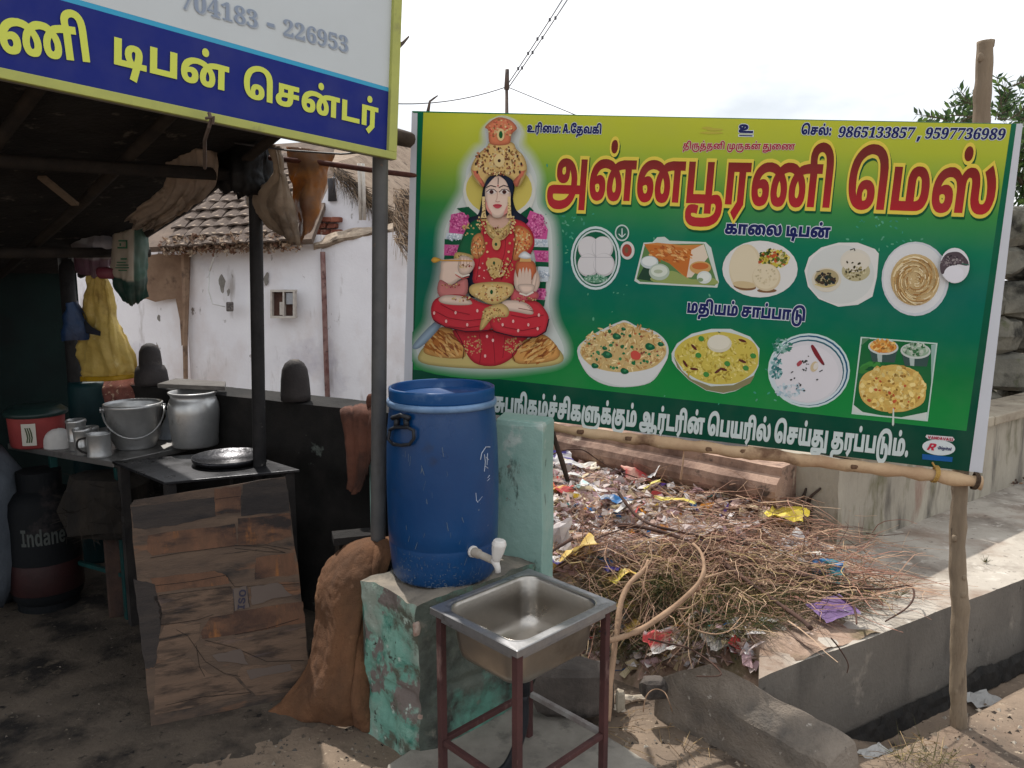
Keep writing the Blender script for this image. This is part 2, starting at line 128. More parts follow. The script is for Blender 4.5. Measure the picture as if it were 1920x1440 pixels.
36: (375, (71,-3,59,-2,48,0,38,4,29,10,22,17,16,26,12,36,10,48,9,61,10,75,13,87,17,98,23,108,30,117,38,124,47,131,57,136,68,140,92,145,116,145,127,143,136,140,145,137,159,127,178,108,158,106,168,121,174,128,180,133,193,141,210,145,219,145,234,144,246,140,256,133,262,127,267,119,270,111,274,91,275,55,276,44,281,35,287,31,293,30,304,31,310,35,315,43,316,49,317,63,314,86,309,102,302,117,292,132,331,154,342,140,350,125,357,111,361,96,364,82,364,66,364,54,361,42,357,32,351,22,344,13,334,6,323,1,310,-2,295,-3,277,-2,262,2,250,8,239,19,233,30,229,45,228,64,228,88,226,101,223,108,221,111,217,112,212,113,206,112,201,108,197,102,195,93,195,0,147,0,147,69,145,84,142,91,139,98,131,106,117,112,104,113,94,112,85,110,76,106,69,101,63,95,58,88,55,79,53,70,52,59,54,42,58,35,60,32,66,29,70,28,76,29,82,33,85,40,85,48,83,52,81,55,74,58,64,58,58,56,48,50,39,40,31,65,55,82,64,86,73,88,84,89,97,88,108,84,118,78,125,69,129,58,130,44,130,35,127,27,124,19,119,13,113,7,105,3,95,0,84,-2), (187,164,181,165,175,167,170,171,166,175,163,181,162,188,163,195,166,200,170,205,175,209,181,211,187,212,194,211,200,209,205,205,209,200,211,195,212,188,211,181,209,175,205,171,200,167,194,165)),
37: (182, (17,0,17,142,178,142,178,110,145,110,145,0,98,0,98,110,64,110,64,0)),
38: (295, (71,-3,59,-2,48,0,38,4,29,10,22,18,16,26,12,37,10,48,9,62,10,75,13,87,17,98,23,108,30,117,38,124,48,131,58,136,70,140,95,145,108,145,133,144,143,141,160,134,172,125,182,113,185,106,190,90,193,70,195,48,198,39,203,34,208,31,213,30,221,30,228,33,231,35,235,43,237,55,237,71,234,86,230,102,222,117,212,132,251,154,262,140,271,125,277,111,281,96,284,82,285,66,284,54,281,42,277,32,272,22,264,13,255,6,244,1,230,-2,215,-3,197,-2,189,0,176,4,171,8,164,13,159,19,154,27,151,36,148,46,143,83,140,93,135,100,128,107,118,111,105,113,95,112,86,110,78,106,71,101,64,95,59,88,55,79,53,70,52,59,53,47,55,38,57,35,63,30,66,29,74,29,81,32,84,38,85,44,85,48,83,52,81,55,78,57,69,58,58,56,48,50,39,40,31,65,55,82,64,86,73,88,84,89,97,88,108,84,118,78,125,69,129,58,130,44,130,35,127,27,124,19,119,13,113,7,105,3,95,0,84,-2)),
39: (268, (94,0,94,142,142,142,142,32,203,32,203,142,251,142,251,0), (64,-3,51,-2,46,0,35,5,28,12,21,25,18,35,16,49,16,142,64,142,64,57,65,38,69,33,72,31,77,29,85,30,92,34,100,44,102,12,92,4,86,1,80,-1)),
40: (242, (160,145,176,144,190,141,202,135,211,127,219,118,225,107,229,95,232,82,232,69,232,56,230,45,227,35,222,27,217,20,210,14,201,8,189,4,175,1,147,0,17,0,17,142,64,142,64,32,102,32,103,98,104,107,110,121,119,132,130,139,145,144), (164,113,160,112,156,110,153,106,151,102,150,89,150,32,161,33,172,36,179,42,184,53,185,60,185,78,183,92,182,99,176,108,173,110), (121,164,114,165,108,167,103,171,99,175,97,181,96,188,97,195,99,200,103,205,108,209,114,211,121,212,128,211,134,209,139,205,143,200,145,195,146,188,145,181,143,175,139,171,134,167,128,165)),
41: (214, (17,0,17,142,64,142,64,32,149,32,149,142,197,142,197,0), (107,164,100,165,94,167,89,171,85,175,83,181,82,188,83,195,85,200,89,205,94,209,100,211,107,212,114,211,120,209,125,205,128,200,131,195,132,188,131,181,128,175,125,171,120,167,114,165)),
42: (296, (124,-80,104,-78,87,-75,71,-69,58,-61,47,-52,38,-41,30,-28,24,-14,20,1,15,33,15,73,17,91,20,107,25,123,31,137,38,151,46,163,56,174,67,184,80,192,93,200,108,205,124,209,142,212,172,212,196,209,208,206,228,198,236,193,249,182,261,169,269,152,275,130,278,102,279,0,231,0,231,78,229,111,228,121,223,140,219,148,214,156,209,162,203,167,189,175,170,179,147,179,135,177,124,174,114,170,105,164,96,157,89,149,82,141,71,120,64,95,60,67,60,32,62,15,65,1,69,-11,74,-21,80,-29,86,-36,93,-40,100,-43,116,-47,133,-47,141,-45,154,-39,163,-30,169,-17,171,-10,173,6,173,31,169,43,164,50,156,54,146,53,140,51,134,48,132,79,147,85,162,86,174,86,184,83,194,78,202,72,208,64,214,54,218,42,220,28,221,13,221,-2,218,-15,215,-27,210,-38,203,-48,196,-56,187,-63,177,-69,165,-74,152,-77,139,-79), (93,0,93,142,140,142,140,0)),
43: (254, (78,-3,51,-1,40,2,30,6,22,11,16,17,12,24,9,33,8,42,9,51,12,59,17,66,24,73,33,78,44,83,58,86,75,88,247,89,247,58,72,58,65,56,59,54,56,51,54,46,55,39,57,35,61,33,66,31,79,30,90,31,99,34,105,41,107,46,108,60,108,110,75,110,75,76,32,72,32,142,202,142,202,110,155,110,154,52,150,34,147,26,143,20,137,14,130,8,122,4,113,1,103,-1), (176,0,176,69,222,67,222,0)),
44: (234, (171,92,183,92,193,89,202,85,209,79,215,72,220,64,223,54,225,44,226,32,225,18,222,6,218,-5,212,-14,205,-22,197,-29,184,-36,162,-42,134,-45,83,-45,69,-47,62,-50,57,-57,55,-63,56,-78,9,-80,8,-58,10,-43,12,-37,20,-27,33,-18,47,-14,59,-13,125,-12,141,-11,158,-7,169,0,175,8,178,18,179,37,176,47,172,54,166,59,162,60,150,59,143,56,137,52,133,83,150,90), (17,0,17,142,176,142,176,110,143,110,143,0,96,0,96,110,64,110,64,0)),
45: (242, (160,145,176,144,190,141,202,135,211,127,219,118,225,107,229,95,232,82,232,69,232,56,230,45,227,35,222,27,217,20,210,14,201,8,189,4,175,1,147,0,17,0,17,142,64,142,64,32,102,32,103,98,104,107,110,121,119,132,130,139,145,144), (164,113,160,112,156,110,153,106,151,102,150,89,150,32,161,33,172,36,179,42,184,53,185,60,185,78,183,92,182,99,176,108,173,110), (58,-7,70,-7,82,-9,79,-37,66,-36,57,-38,55,-40,55,-44,57,-46,61,-48,82,-48,94,-46,106,-40,116,-28,121,-26,130,-24,158,-22,181,-28,169,-31,162,-35,159,-38,152,-49,146,-57,139,-64,132,-69,123,-73,113,-76,91,-80,63,-80,44,-78,29,-73,22,-69,15,-62,11,-53,10,-47,9,-41,11,-32,15,-24,21,-17,31,-11,43,-8), (145,-49,142,-46,129,-41,123,-38,113,-29,109,-23,106,-17,103,0,149,1,149,-4,151,-8,154,-12,159,-15,169,-17,201,-17,201,-49), (121,164,114,165,108,167,103,171,99,175,97,181,96,188,97,195,99,200,103,205,108,209,114,211,121,212,128,211,134,209,139,205,143,200,145,195,146,188,145,181,143,175,139,171,134,167,128,165)),
46: (216, (78,-3,51,-1,40,2,30,6,22,11,16,17,12,24,9,33,8,42,9,51,12,59,17,66,24,73,33,78,44,83,58,86,75,88,202,89,202,58,88,58,68,57,59,54,56,51,54,46,55,39,57,35,61,33,66,31,79,30,90,31,99,34,105,41,107,46,108,60,108,110,75,110,75,76,32,72,32,142,202,142,202,110,155,110,154,52,150,34,147,26,143,20,137,14,130,8,122,4,113,1,103,-1), (128,164,121,165,115,167,110,171,106,175,104,181,103,188,104,195,106,200,110,205,115,209,121,211,128,212,135,211,141,209,146,205,149,200,152,195,152,188,152,181,149,175,146,171,141,167,135,165)),
47: (437, (372,86,383,86,394,83,403,79,411,73,417,66,422,58,426,48,428,37,429,25,428,10,425,-4,420,-16,414,-26,407,-36,398,-44,387,-51,376,-58,364,-63,336,-71,322,-74,291,-78,259,-80,227,-80,170,-79,130,-75,112,-72,95,-67,79,-62,64,-55,51,-46,40,-36,30,-25,22,-11,16,4,13,22,12,41,12,58,14,70,16,81,24,104,34,126,46,145,83,124,68,97,61,80,58,63,56,48,57,30,59,16,63,5,69,-6,75,-14,84,-22,93,-28,104,-33,130,-41,145,-43,179,-46,226,-46,269,-45,294,-43,317,-39,337,-33,346,-30,361,-20,372,-8,376,-1,379,7,381,26,381,33,379,40,376,46,371,50,366,53,356,54,350,52,342,48,339,79,355,85), (146,-3,133,-2,122,0,112,4,103,10,96,18,91,26,87,37,84,49,84,62,84,75,87,87,91,98,97,108,103,117,111,124,120,131,130,136,151,143,174,145,193,144,210,140,225,133,248,116,228,85,221,92,206,105,197,109,187,112,176,113,166,112,158,110,150,106,143,102,137,95,133,88,129,79,127,70,127,53,130,38,134,32,141,29,151,29,156,33,159,40,159,48,157,52,155,55,152,57,144,58,133,56,123,50,113,40,105,65,129,82,138,86,148,88,158,89,171,88,182,84,192,78,199,69,203,58,204,44,204,35,202,27,198,19,193,13,187,7,179,3,170,0,158,-2), (222,0,222,120,227,117,228,142,381,142,381,110,348,110,348,0,300,0,300,110,270,110,270,0)),
48: (242, (78,-3,51,-1,40,2,31,6,23,11,16,17,12,24,9,33,8,42,9,51,12,59,17,66,24,73,33,78,44,83,58,86,75,88,155,89,178,88,197,84,212,78,224,69,228,64,231,57,233,50,234,42,232,29,227,18,220,9,209,2,196,-2,175,-3,159,-2,149,0,156,32,165,30,176,30,184,33,187,36,188,39,188,47,186,52,181,55,175,57,156,58,82,58,68,57,59,54,55,49,54,44,55,39,57,35,61,33,72,30,79,30,90,31,99,34,105,41,107,46,108,60,108,110,75,110,75,76,32,72,32,142,202,142,202,110,155,110,154,52,150,34,147,26,143,20,137,14,130,8,122,4,113,1,103,-1), (128,164,121,165,115,167,110,171,106,175,104,181,103,188,104,195,106,200,110,205,115,209,121,211,128,212,135,211,141,209,146,205,149,200,152,195,152,188,152,181,149,175,146,171,141,167,135,165)),
49: (311, (148,-3,120,-1,109,2,100,6,92,11,86,17,81,24,78,33,78,42,78,51,81,59,86,66,93,73,102,78,114,83,128,86,144,88,164,89,205,89,222,88,237,86,251,83,262,78,272,73,281,66,288,59,294,51,298,42,303,23,304,13,303,0,300,-12,296,-23,290,-33,283,-42,275,-50,255,-62,244,-67,220,-75,206,-77,179,-80,137,-79,117,-77,99,-73,83,-68,69,-62,57,-55,46,-46,37,-37,30,-28,24,-17,19,-6,14,16,12,38,12,54,16,80,20,92,29,115,46,146,83,124,72,106,68,96,61,78,58,60,56,42,57,27,59,16,62,5,66,-5,72,-14,79,-22,88,-29,99,-35,111,-40,125,-44,141,-46,158,-47,176,-46,200,-43,221,-37,230,-32,238,-27,244,-21,249,-14,253,-6,255,3,256,13,255,24,253,33,248,40,243,47,236,51,228,54,211,58,158,58,137,57,131,55,127,52,124,46,124,39,126,35,130,33,141,30,148,30,159,31,168,34,174,41,176,46,178,60,178,110,144,110,144,76,102,72,102,142,271,142,271,110,224,110,224,52,220,34,216,26,212,20,206,14,200,8,192,4,183,1,172,-1)),
50: (383, (94,-38,76,-37,60,-35,46,-31,33,-26,23,-20,16,-12,10,-3,7,6,6,16,6,23,7,28,12,37,19,43,27,46,40,49,56,50,260,50,259,18,58,18,54,17,52,13,53,6,56,2,62,-1,71,-4,97,-6,116,-5,131,-3,144,0,155,4,164,9,172,15,178,21,183,28,187,36,188,58,187,76,182,92,178,98,173,104,167,109,160,112,148,115,135,115,123,113,117,109,114,104,114,96,118,90,123,87,131,87,137,90,139,93,141,97,140,107,136,118,124,132,153,142,164,130,169,120,173,109,174,96,172,82,168,73,161,65,150,59,134,56,115,56,98,60,91,64,84,68,79,74,75,81,73,89,72,99,73,109,76,118,80,125,87,131,95,136,104,140,114,143,138,145,153,144,167,142,180,138,192,133,201,127,210,120,217,111,223,102,228,92,231,82,233,71,233,60,232,32,224,18,215,6,204,-5,192,-15,177,-23,160,-30,142,-34,121,-37), (261,-80,237,-79,218,-75,203,-69,193,-60,187,-50,185,-37,186,-31,190,-21,198,-12,210,-7,218,-5,236,-5,252,-8,247,-36,235,-34,229,-35,225,-38,226,-41,227,-42,232,-45,237,-46,250,-48,271,-48,295,-47,314,-42,322,-38,329,-33,334,-28,337,-21,338,-14,336,-6,333,-3,325,1,320,1,310,0,302,-4,294,-9,292,22,302,27,314,31,330,32,339,32,356,28,364,24,370,19,376,13,380,6,382,-3,383,-12,381,-25,377,-36,370,-47,360,-57,348,-65,333,-71,315,-76,295,-79), (255,-31,255,142,302,142,302,-31)),
51: (268, (94,0,94,142,142,142,142,32,203,32,203,142,251,142,251,0), (64,-3,51,-2,46,0,35,5,28,12,21,25,18,35,16,49,16,142,64,142,64,57,65,38,69,33,72,31,77,29,85,30,92,34,100,44,102,12,92,4,86,1,80,-1), (134,164,127,165,121,167,116,171,112,175,110,181,109,188,110,195,112,200,116,205,121,209,127,211,134,212,141,211,147,209,152,205,155,200,158,195,158,188,158,181,155,175,152,171,147,167,141,165)),
'0': (140, (70,-2,56,-1,44,3,34,9,26,18,19,28,14,41,11,56,9,72,8,90,9,107,11,124,14,138,19,151,26,161,34,170,44,176,56,180,70,181,84,180,96,176,105,170,114,161,120,151,125,138,128,123,131,107,131,90,131,72,128,56,125,41,120,28,113,18,105,9,95,3,84,-1), (70,14,78,16,84,23,88,34,91,49,92,90,92,112,91,130,88,145,84,156,78,163,70,165,62,163,56,156,52,145,49,130,47,90,49,49,52,34,56,23,62,16)),
'4': (140, (45,0,45,13,62,15,66,16,70,19,72,24,72,46,3,46,3,62,74,178,109,178,109,63,135,63,135,46,109,46,110,24,112,19,115,16,124,14,133,13,133,0), (21,63,72,63,73,122,74,155,59,126)),
'-': (161, (123,91,123,54,38,54,38,91)),
'2': (140, (9,0,9,26,55,74,70,91,74,99,81,114,83,122,84,138,84,147,82,154,79,159,75,163,70,165,65,166,57,165,51,161,47,155,44,146,42,136,42,122,33,123,25,125,19,128,14,133,11,139,10,147,10,153,12,159,16,164,21,169,27,173,43,179,65,181,82,180,96,176,107,170,116,162,120,151,122,140,122,134,119,122,108,104,96,90,69,63,32,28,96,28,104,32,107,35,110,40,114,52,128,52,127,0)),
'V': (199, (67,0,6,182,62,182,87,96,106,16,95,16,114,96,138,182,193,182,134,0)),
'N': (192, (12,0,12,182,65,182,119,92,129,71,138,45,134,45,131,94,130,182,181,182,181,0,127,0,78,81,68,101,53,134,59,134,61,100,62,72,62,0)),
'D': (181, (82,0,32,0,32,42,88,42,103,46,109,50,114,55,118,61,120,69,123,91,122,103,120,112,117,121,113,127,109,132,102,136,95,138,78,140,31,140,31,182,81,182,99,181,115,177,130,171,142,163,153,152,161,140,167,125,171,109,172,91,171,73,167,57,161,42,153,30,142,19,130,11,115,5,99,1), (61,182,61,0,12,0,12,182)),
'S': (165, (84,-2,70,-2,57,1,45,4,35,10,26,16,19,25,14,35,10,46,9,59,49,59,52,48,57,40,66,35,77,32,89,32,99,35,107,39,112,45,113,49,113,56,112,59,108,64,95,70,50,83,37,89,27,96,20,105,15,116,14,128,15,139,18,149,23,158,30,166,38,172,48,177,59,181,71,184,84,184,97,184,110,181,120,177,130,172,138,165,144,158,149,149,152,139,153,128,113,128,112,135,109,140,105,144,99,147,92,149,84,150,73,149,69,147,62,143,60,141,57,135,57,128,58,124,63,119,70,115,116,102,130,96,135,92,145,83,152,72,154,66,155,52,155,42,152,32,147,23,140,15,132,9,122,4,111,0,98,-2)),
'I': (122, (8,0,8,34,40,34,40,148,8,148,8,182,113,182,113,148,82,148,82,34,113,34,113,0)),
'R': (167, (12,0,12,182,90,182,103,181,115,179,126,174,135,169,143,162,149,153,154,143,157,132,158,120,157,108,154,97,149,87,142,79,134,72,125,67,114,63,102,61,88,60,42,60,42,98,78,98,89,99,97,102,100,105,105,111,106,115,106,125,105,129,103,133,97,138,93,140,84,142,61,142,61,0), (110,0,66,83,118,83,164,0)),
'i': (70, (15,0,15,136,55,136,55,0), (35,153,29,154,24,156,20,159,16,163,14,168,13,173,14,178,16,183,20,187,24,190,29,192,35,193,41,192,46,190,50,187,54,183,56,178,56,173,56,168,54,163,50,159,46,156,41,154)),
'g': (162, (78,-54,55,-52,36,-46,29,-41,22,-36,17,-30,14,-23,12,-16,55,-9,59,-16,66,-20,77,-21,85,-20,91,-19,95,-16,98,-12,100,-6,101,23,98,23,93,15,86,9,78,4,67,2,52,2,43,5,35,8,27,14,20,21,15,30,11,41,8,53,8,68,8,84,11,97,15,108,21,118,28,125,35,131,44,135,52,137,61,138,68,138,79,135,84,132,92,125,100,113,101,113,101,136,149,136,149,5,148,-7,145,-18,140,-27,134,-35,125,-42,115,-47,104,-51,91,-53), (79,37,88,38,94,43,98,51,100,56,101,68,100,80,98,86,94,94,88,99,79,101,71,99,65,94,61,86,59,80,58,68,59,56,63,47,65,43,71,38)),
't': (100, (92,136,92,101,2,101,2,136), (20,169,69,169,69,41,71,37,75,36,90,37,96,2,75,-2,66,-2,52,-1,40,3,31,8,25,17,21,27,20,39)),
'a': (147, (53,-2,37,0,29,2,23,6,18,10,13,15,10,22,8,29,8,38,9,52,12,57,18,66,23,70,33,75,52,80,77,83,88,86,91,90,90,99,87,104,82,107,76,109,68,109,61,107,55,104,51,100,49,94,11,99,14,107,18,114,22,120,28,125,43,133,52,136,61,138,80,138,95,135,102,133,114,127,124,118,130,106,132,100,132,0,93,0,93,19,92,19,83,7,75,2,65,-1), (65,25,74,26,78,28,82,30,88,36,91,44,91,62,83,59,59,55,53,52,49,48,46,40,49,32,55,27)),
'l': (84, (62,-1,46,0,34,4,24,9,18,17,14,27,12,40,12,182,62,182,62,42,63,40,66,37,71,36,77,37,84,3,71,0)),
'O': (193, (97,-2,81,-1,66,2,53,8,41,17,30,27,22,40,15,55,12,72,10,91,12,110,15,127,22,142,30,154,41,165,53,173,66,179,81,183,97,184,112,183,127,179,140,173,152,165,163,154,171,142,178,127,181,110,183,91,181,72,178,55,171,40,163,27,152,17,140,8,127,2,112,-1), (97,34,105,35,113,37,120,41,126,46,131,52,135,60,138,69,140,79,140,91,140,103,138,113,135,122,131,130,126,136,120,141,113,145,105,147,97,148,88,147,80,145,73,141,67,136,62,130,58,122,55,113,53,102,53,91,53,79,55,69,58,60,62,52,67,46,73,41,80,37,88,35)),
'n': (158, (55,78,55,0,15,0,15,136,53,136,54,102,52,102,56,112,61,121,68,128,76,134,85,137,96,138,105,137,114,135,121,132,128,127,133,121,138,114,141,106,143,97,143,87,143,0,103,0,103,79,102,86,100,93,96,98,92,101,86,104,75,104,67,101,64,99,59,92,56,83)),
'd': (159, (64,-2,54,-1,45,1,36,6,28,12,22,20,16,29,12,41,10,54,9,68,10,83,12,96,17,107,22,117,29,125,37,131,45,135,54,137,64,138,77,137,87,132,95,125,102,113,103,113,103,182,144,182,144,0,104,0,104,22,102,22,95,11,87,4,77,0), (78,30,88,32,96,38,99,43,103,54,104,68,103,82,99,93,96,98,88,104,78,106,67,104,60,98,54,88,52,75,51,68,53,54,54,48,60,38,67,32)),
'e': (150, (78,-3,64,-2,52,1,41,6,31,12,24,20,17,30,13,41,10,54,9,68,10,81,13,93,17,105,24,114,31,123,41,129,51,134,63,137,76,138,85,138,102,134,110,130,123,121,128,114,136,99,139,90,141,69,141,58,24,58,24,82,122,82,102,76,101,88,97,98,91,104,82,108,71,108,66,106,58,101,53,94,50,83,50,53,53,42,59,34,63,31,73,28,86,28,92,30,97,34,103,42,139,36,136,28,128,16,115,6,98,0)),
}
TX = {
't_left': [0, 1, 2, ' ', 3, 4, 5, ' ', 6, 7, 5, 8, 9],
'owner': [10, 0, 2, 11, 12, ':', ' ', 'A', '.', 16, 17, 18, 19, 2],
'u': [10],
'god': [17, 2, 20, 21, 17, 22, 2, ' ', 23, 20, 19, 5, ' ', 24, 11, 1],
'cell': [6, 7, 25, ':', ' ', '9', '8', '6', '5', '1', '3', '3', '8', '5', '7', ' ', ',', ' ', '9', '5', '9', '7', '7', '3', '6', '9', '8', '9'],
'main1': [34, 5, 22, 35, 0, 1, 2],
'main2': [6, 12, 36],
'brk': [19, 37, 11, 38, ' ', 3, 4, 5],
'lunch': [12, 17, 2, 39, 40, ' ', 7, 37, 41, 4, 37, 42],
'foot': [24, ' ', 43, 4, 44, 2, 19, 45, 46, 7, 2, 19, 47, 48, 49, 40, ' ', 50, 9, 8, 0, 2, 5, ' ', 6, 4, 39, 0, 2, 25, ' ', 6, 7, 51, 24, ' ', 17, 0, 41, 4, 42, 40, '.'],
'tel': ['7', '0', '4', '1', '8', '3', ' ', '-', ' ', '2', '2', '6', '9', '5', '3'],
}

# ------------------------------------------------------------------ helpers: points
C_T, S_T = math.cos(PITCH), math.sin(PITCH)
EYE = Vector((0, 0, CAM_Z))

def ray(px, py):
    b = (720.0 - py) / FPX
    return Vector(((px - 960.0) / FPX, C_T + b * S_T, -S_T + b * C_T))

def at0(px, py, y):                # the point seen at a photo pixel, y metres ahead
    d = ray(px, py)
    return EYE + d * (y / d.y)

def at(px, py, y):                 # the same with the distance read off the ground slope
    d = ray(px, py)
    return at0(px, py, y * ((py - 500.0) / FPX) * d.y / -d.z if py > 560 else y)

def atz(px, py, z=0.0):            # the point seen at a photo pixel, at height z
    d = ray(px, py)
    return EYE + d * ((z - CAM_Z) / d.z)

def camvec(x, y, f):               # direction given in camera axes (right, up, forward)
    return Vector((x, f * C_T + y * S_T, -f * S_T + y * C_T)).normalized()

class Plane:
    def __init__(self, o, right, up):
        self.o = Vector(o)
        self.r = Vector(right).normalized()
        u = Vector(up)
        self.u = (u - self.r * u.dot(self.r)).normalized()
        self.n = self.r.cross(self.u)
        if self.n.dot(EYE - self.o) < 0:
            self.n = -self.n
    def on(self, px, py, off=0.0):
        d = ray(px, py)
        t = (self.o - EYE).dot(self.n) / d.dot(self.n)
        return EYE + d * t + self.n * off
    def st(self, px, py):
        p = self.on(px, py) - self.o
        return p.dot(self.r), p.dot(self.u)
    def w(self, s, t, off=0.0):
        return self.o + self.r * s + self.u * t + self.n * off

def lin(r, g, b):
    f = lambda c: c / 12.92 if c <= 0.04045 else ((c + 0.055) / 1.055) ** 2.4
    return (f(r / 255), f(g / 255), f(b / 255))

def nz(p, s, k=0.0):
    return noise.noise(Vector((p[0] * s + k, p[1] * s + k * 1.7, p[2] * s - k)))

# ------------------------------------------------------------------ helpers: materials
def mat(name, c1, c2=None, scale=6.0, detail=5.0, rough=0.85, metal=0.0, bump=0.25, bscale=45.0, stretch=(1, 1, 1),
        layers=(), spec=0.3, contrast=(0.35, 0.65), rvar=0.0, transl=0.0, wave=None, bdist=0.01):
    m = bpy.data.materials.new(name)
    m.use_nodes = True
    n, l = m.node_tree.nodes, m.node_tree.links
    bs = n['Principled BSDF']
    bs.inputs['Roughness'].default_value = rough
    bs.inputs['Metallic'].default_value = metal
    bs.inputs['Specular IOR Level'].default_value = spec
    co = n.new('ShaderNodeTexCoord')
    mp = n.new('ShaderNodeMapping')
    mp.inputs['Scale'].default_value = stretch
    l.new(co.outputs['Object'], mp.inputs['Vector'])

    def tex(sc, det=5.0, st=None, off=0.0):
        t = n.new('ShaderNodeTexNoise')
        t.inputs['Scale'].default_value = sc
        t.inputs['Detail'].default_value = det
        t.inputs['Roughness'].default_value = 0.62
        if st is None and off == 0:
            l.new(mp.outputs['Vector'], t.inputs['Vector'])
        else:
            q = n.new('ShaderNodeMapping')
            q.inputs['Scale'].default_value = st or stretch
            q.inputs['Location'].default_value = (off, off * 1.3, off * 0.7)
            l.new(co.outputs['Object'], q.inputs['Vector'])
            l.new(q.outputs['Vector'], t.inputs['Vector'])
        return t

    def step(src, lo, hi):
        r = n.new('ShaderNodeMapRange')
        r.inputs['From Min'].default_value = lo
        r.inputs['From Max'].default_value = hi
        l.new(src, r.inputs['Value'])
        return r.outputs['Result']

    def mixc(fac, a, b):
        x = n.new('ShaderNodeMix')
        x.data_type = 'RGBA'
        if fac is not None:
            l.new(fac, x.inputs[0])
        for sock, v in ((x.inputs[6], a), (x.inputs[7], b)):
            if isinstance(v, tuple):
                sock.default_value = (*v[:3], 1)
            else:
                l.new(v, sock)
        return x.outputs[2]

    t1 = tex(scale, detail)
    colr = c1
    if c2 is not None:
        colr = mixc(step(t1.outputs['Fac'], *contrast), c1, c2)
    for k, ly in enumerate(layers):           # (colour, scale, lo, hi, stretch)
        c, sc, lo, hi = ly[:4]
        st = ly[4] if len(ly) > 4 else None
        t = tex(sc, 6.0, st, 3.7 * (k + 1))
        colr = mixc(step(t.outputs['Fac'], lo, hi), colr, c)
    fine = tex(bscale, 4.0)
    if isinstance(colr, tuple):
        colr = mixc(step(fine.outputs['Fac'], 0.3, 0.7), tuple(x * 0.88 for x in colr), tuple(min(1, x * 1.1) for x in colr))
    l.new(colr, bs.inputs['Base Color'])
    if rvar > 0:
        rr = n.new('ShaderNodeMapRange')
        rr.inputs['From Min'].default_value, rr.inputs['From Max'].default_value = 0.3, 0.7
        rr.inputs['To Min'].default_value, rr.inputs['To Max'].default_value = max(0.03, rough - rvar), min(1, rough + rvar)
        l.new(t1.outputs['Fac'], rr.inputs['Value'])
        l.new(rr.outputs['Result'], bs.inputs['Roughness'])
    if bump > 0:
        b = n.new('ShaderNodeBump')
        b.inputs['Strength'].default_value = bump
        b.inputs['Distance'].default_value = bdist
        l.new(fine.outputs['Fac'], b.inputs['Height'])
        if wave:
            wv = n.new('ShaderNodeTexWave')
            wv.inputs['Scale'].default_value = wave[0]
            wv.bands_direction = wave[1]
            wv.inputs['Distortion'].default_value = wave[2]
            l.new(mp.outputs['Vector'], wv.inputs['Vector'])
            b2 = n.new('ShaderNodeBump')
            b2.inputs['Strength'].default_value = bump
            b2.inputs['Distance'].default_value = bdist
            l.new(wv.outputs['Fac'], b2.inputs['Height'])
            l.new(b.outputs['Normal'], b2.inputs['Normal'])
            b = b2
        l.new(b.outputs['Normal'], bs.inputs['Normal'])
    if transl > 0:
        out = n['Material Output']
        tr = n.new('ShaderNodeBsdfTranslucent')
        if isinstance(colr, tuple):
            tr.inputs['Color'].default_value = (*colr[:3], 1)
        else:
            l.new(colr, tr.inputs['Color'])
        ms = n.new('ShaderNodeMixShader')
        ms.inputs['Fac'].default_value = transl
        l.new(bs.outputs['BSDF'], ms.inputs[1])
        l.new(tr.outputs['BSDF'], ms.inputs[2])
        l.new(ms.outputs['Shader'], out.inputs['Surface'])
    return m

def ink(name, rough=0.45, dirt=0.12, transl=0.0, bump=0.0, spec=0.25):      # printed / per-piece colour held in a colour attribute
    m = bpy.data.materials.new(name)
    m.use_nodes = True
    n, l = m.node_tree.nodes, m.node_tree.links
    bs = n['Principled BSDF']
    bs.inputs['Roughness'].default_value = rough
    bs.inputs['Specular IOR Level'].default_value = spec
    a = n.new('ShaderNodeVertexColor')
    a.layer_name = 'Col'
    co = n.new('ShaderNodeTexCoord')
    t = n.new('ShaderNodeTexNoise')
    t.inputs['Scale'].default_value = 9.0
    t.inputs['Detail'].default_value = 8.0
    l.new(co.outputs['Object'], t.inputs['Vector'])
    r = n.new('ShaderNodeMapRange')
    r.inputs['From Min'].default_value, r.inputs['From Max'].default_value = 0.40, 0.75
    r.inputs['To Min'].default_value, r.inputs['To Max'].default_value = 0.0, dirt
    l.new(t.outputs['Fac'], r.inputs['Value'])
    x = n.new('ShaderNodeMix')
    x.data_type = 'RGBA'
    x.inputs[7].default_value = (0.30, 0.28, 0.25, 1)
    l.new(r.outputs['Result'], x.inputs[0])
    l.new(a.outputs['Color'], x.inputs[6])
    l.new(x.outputs[2], bs.inputs['Base Color'])
    if bump > 0:
        b = n.new('ShaderNodeBump')
        b.inputs['Strength'].default_value = bump
        b.inputs['Distance'].default_value = 0.02
        t2 = n.new('ShaderNodeTexNoise')
        t2.inputs['Scale'].default_value = 3.2
        t2.inputs['Detail'].default_value = 3.0
        l.new(co.outputs['Object'], t2.inputs['Vector'])
        l.new(t2.outputs['Fac'], b.inputs['Height'])
        l.new(b.outputs['Normal'], bs.inputs['Normal'])
    if transl > 0:
        tr = n.new('ShaderNodeBsdfTranslucent')
        l.new(x.outputs[2], tr.inputs['Color'])
        ms = n.new('ShaderNodeMixShader')
        ms.inputs['Fac'].default_value = transl
        l.new(bs.outputs['BSDF'], ms.inputs[1])
        l.new(tr.outputs['BSDF'], ms.inputs[2])
        l.new(ms.outputs['Shader'], n['Material Output'].inputs['Surface'])
    return m

# ------------------------------------------------------------------ helpers: meshes
def tag(o, label=None, cat=None, group=None, kind=None):
    for k, v in (('label', label), ('category', cat), ('group', group), ('kind', kind)):
        if v:
            o[k] = v
    return o

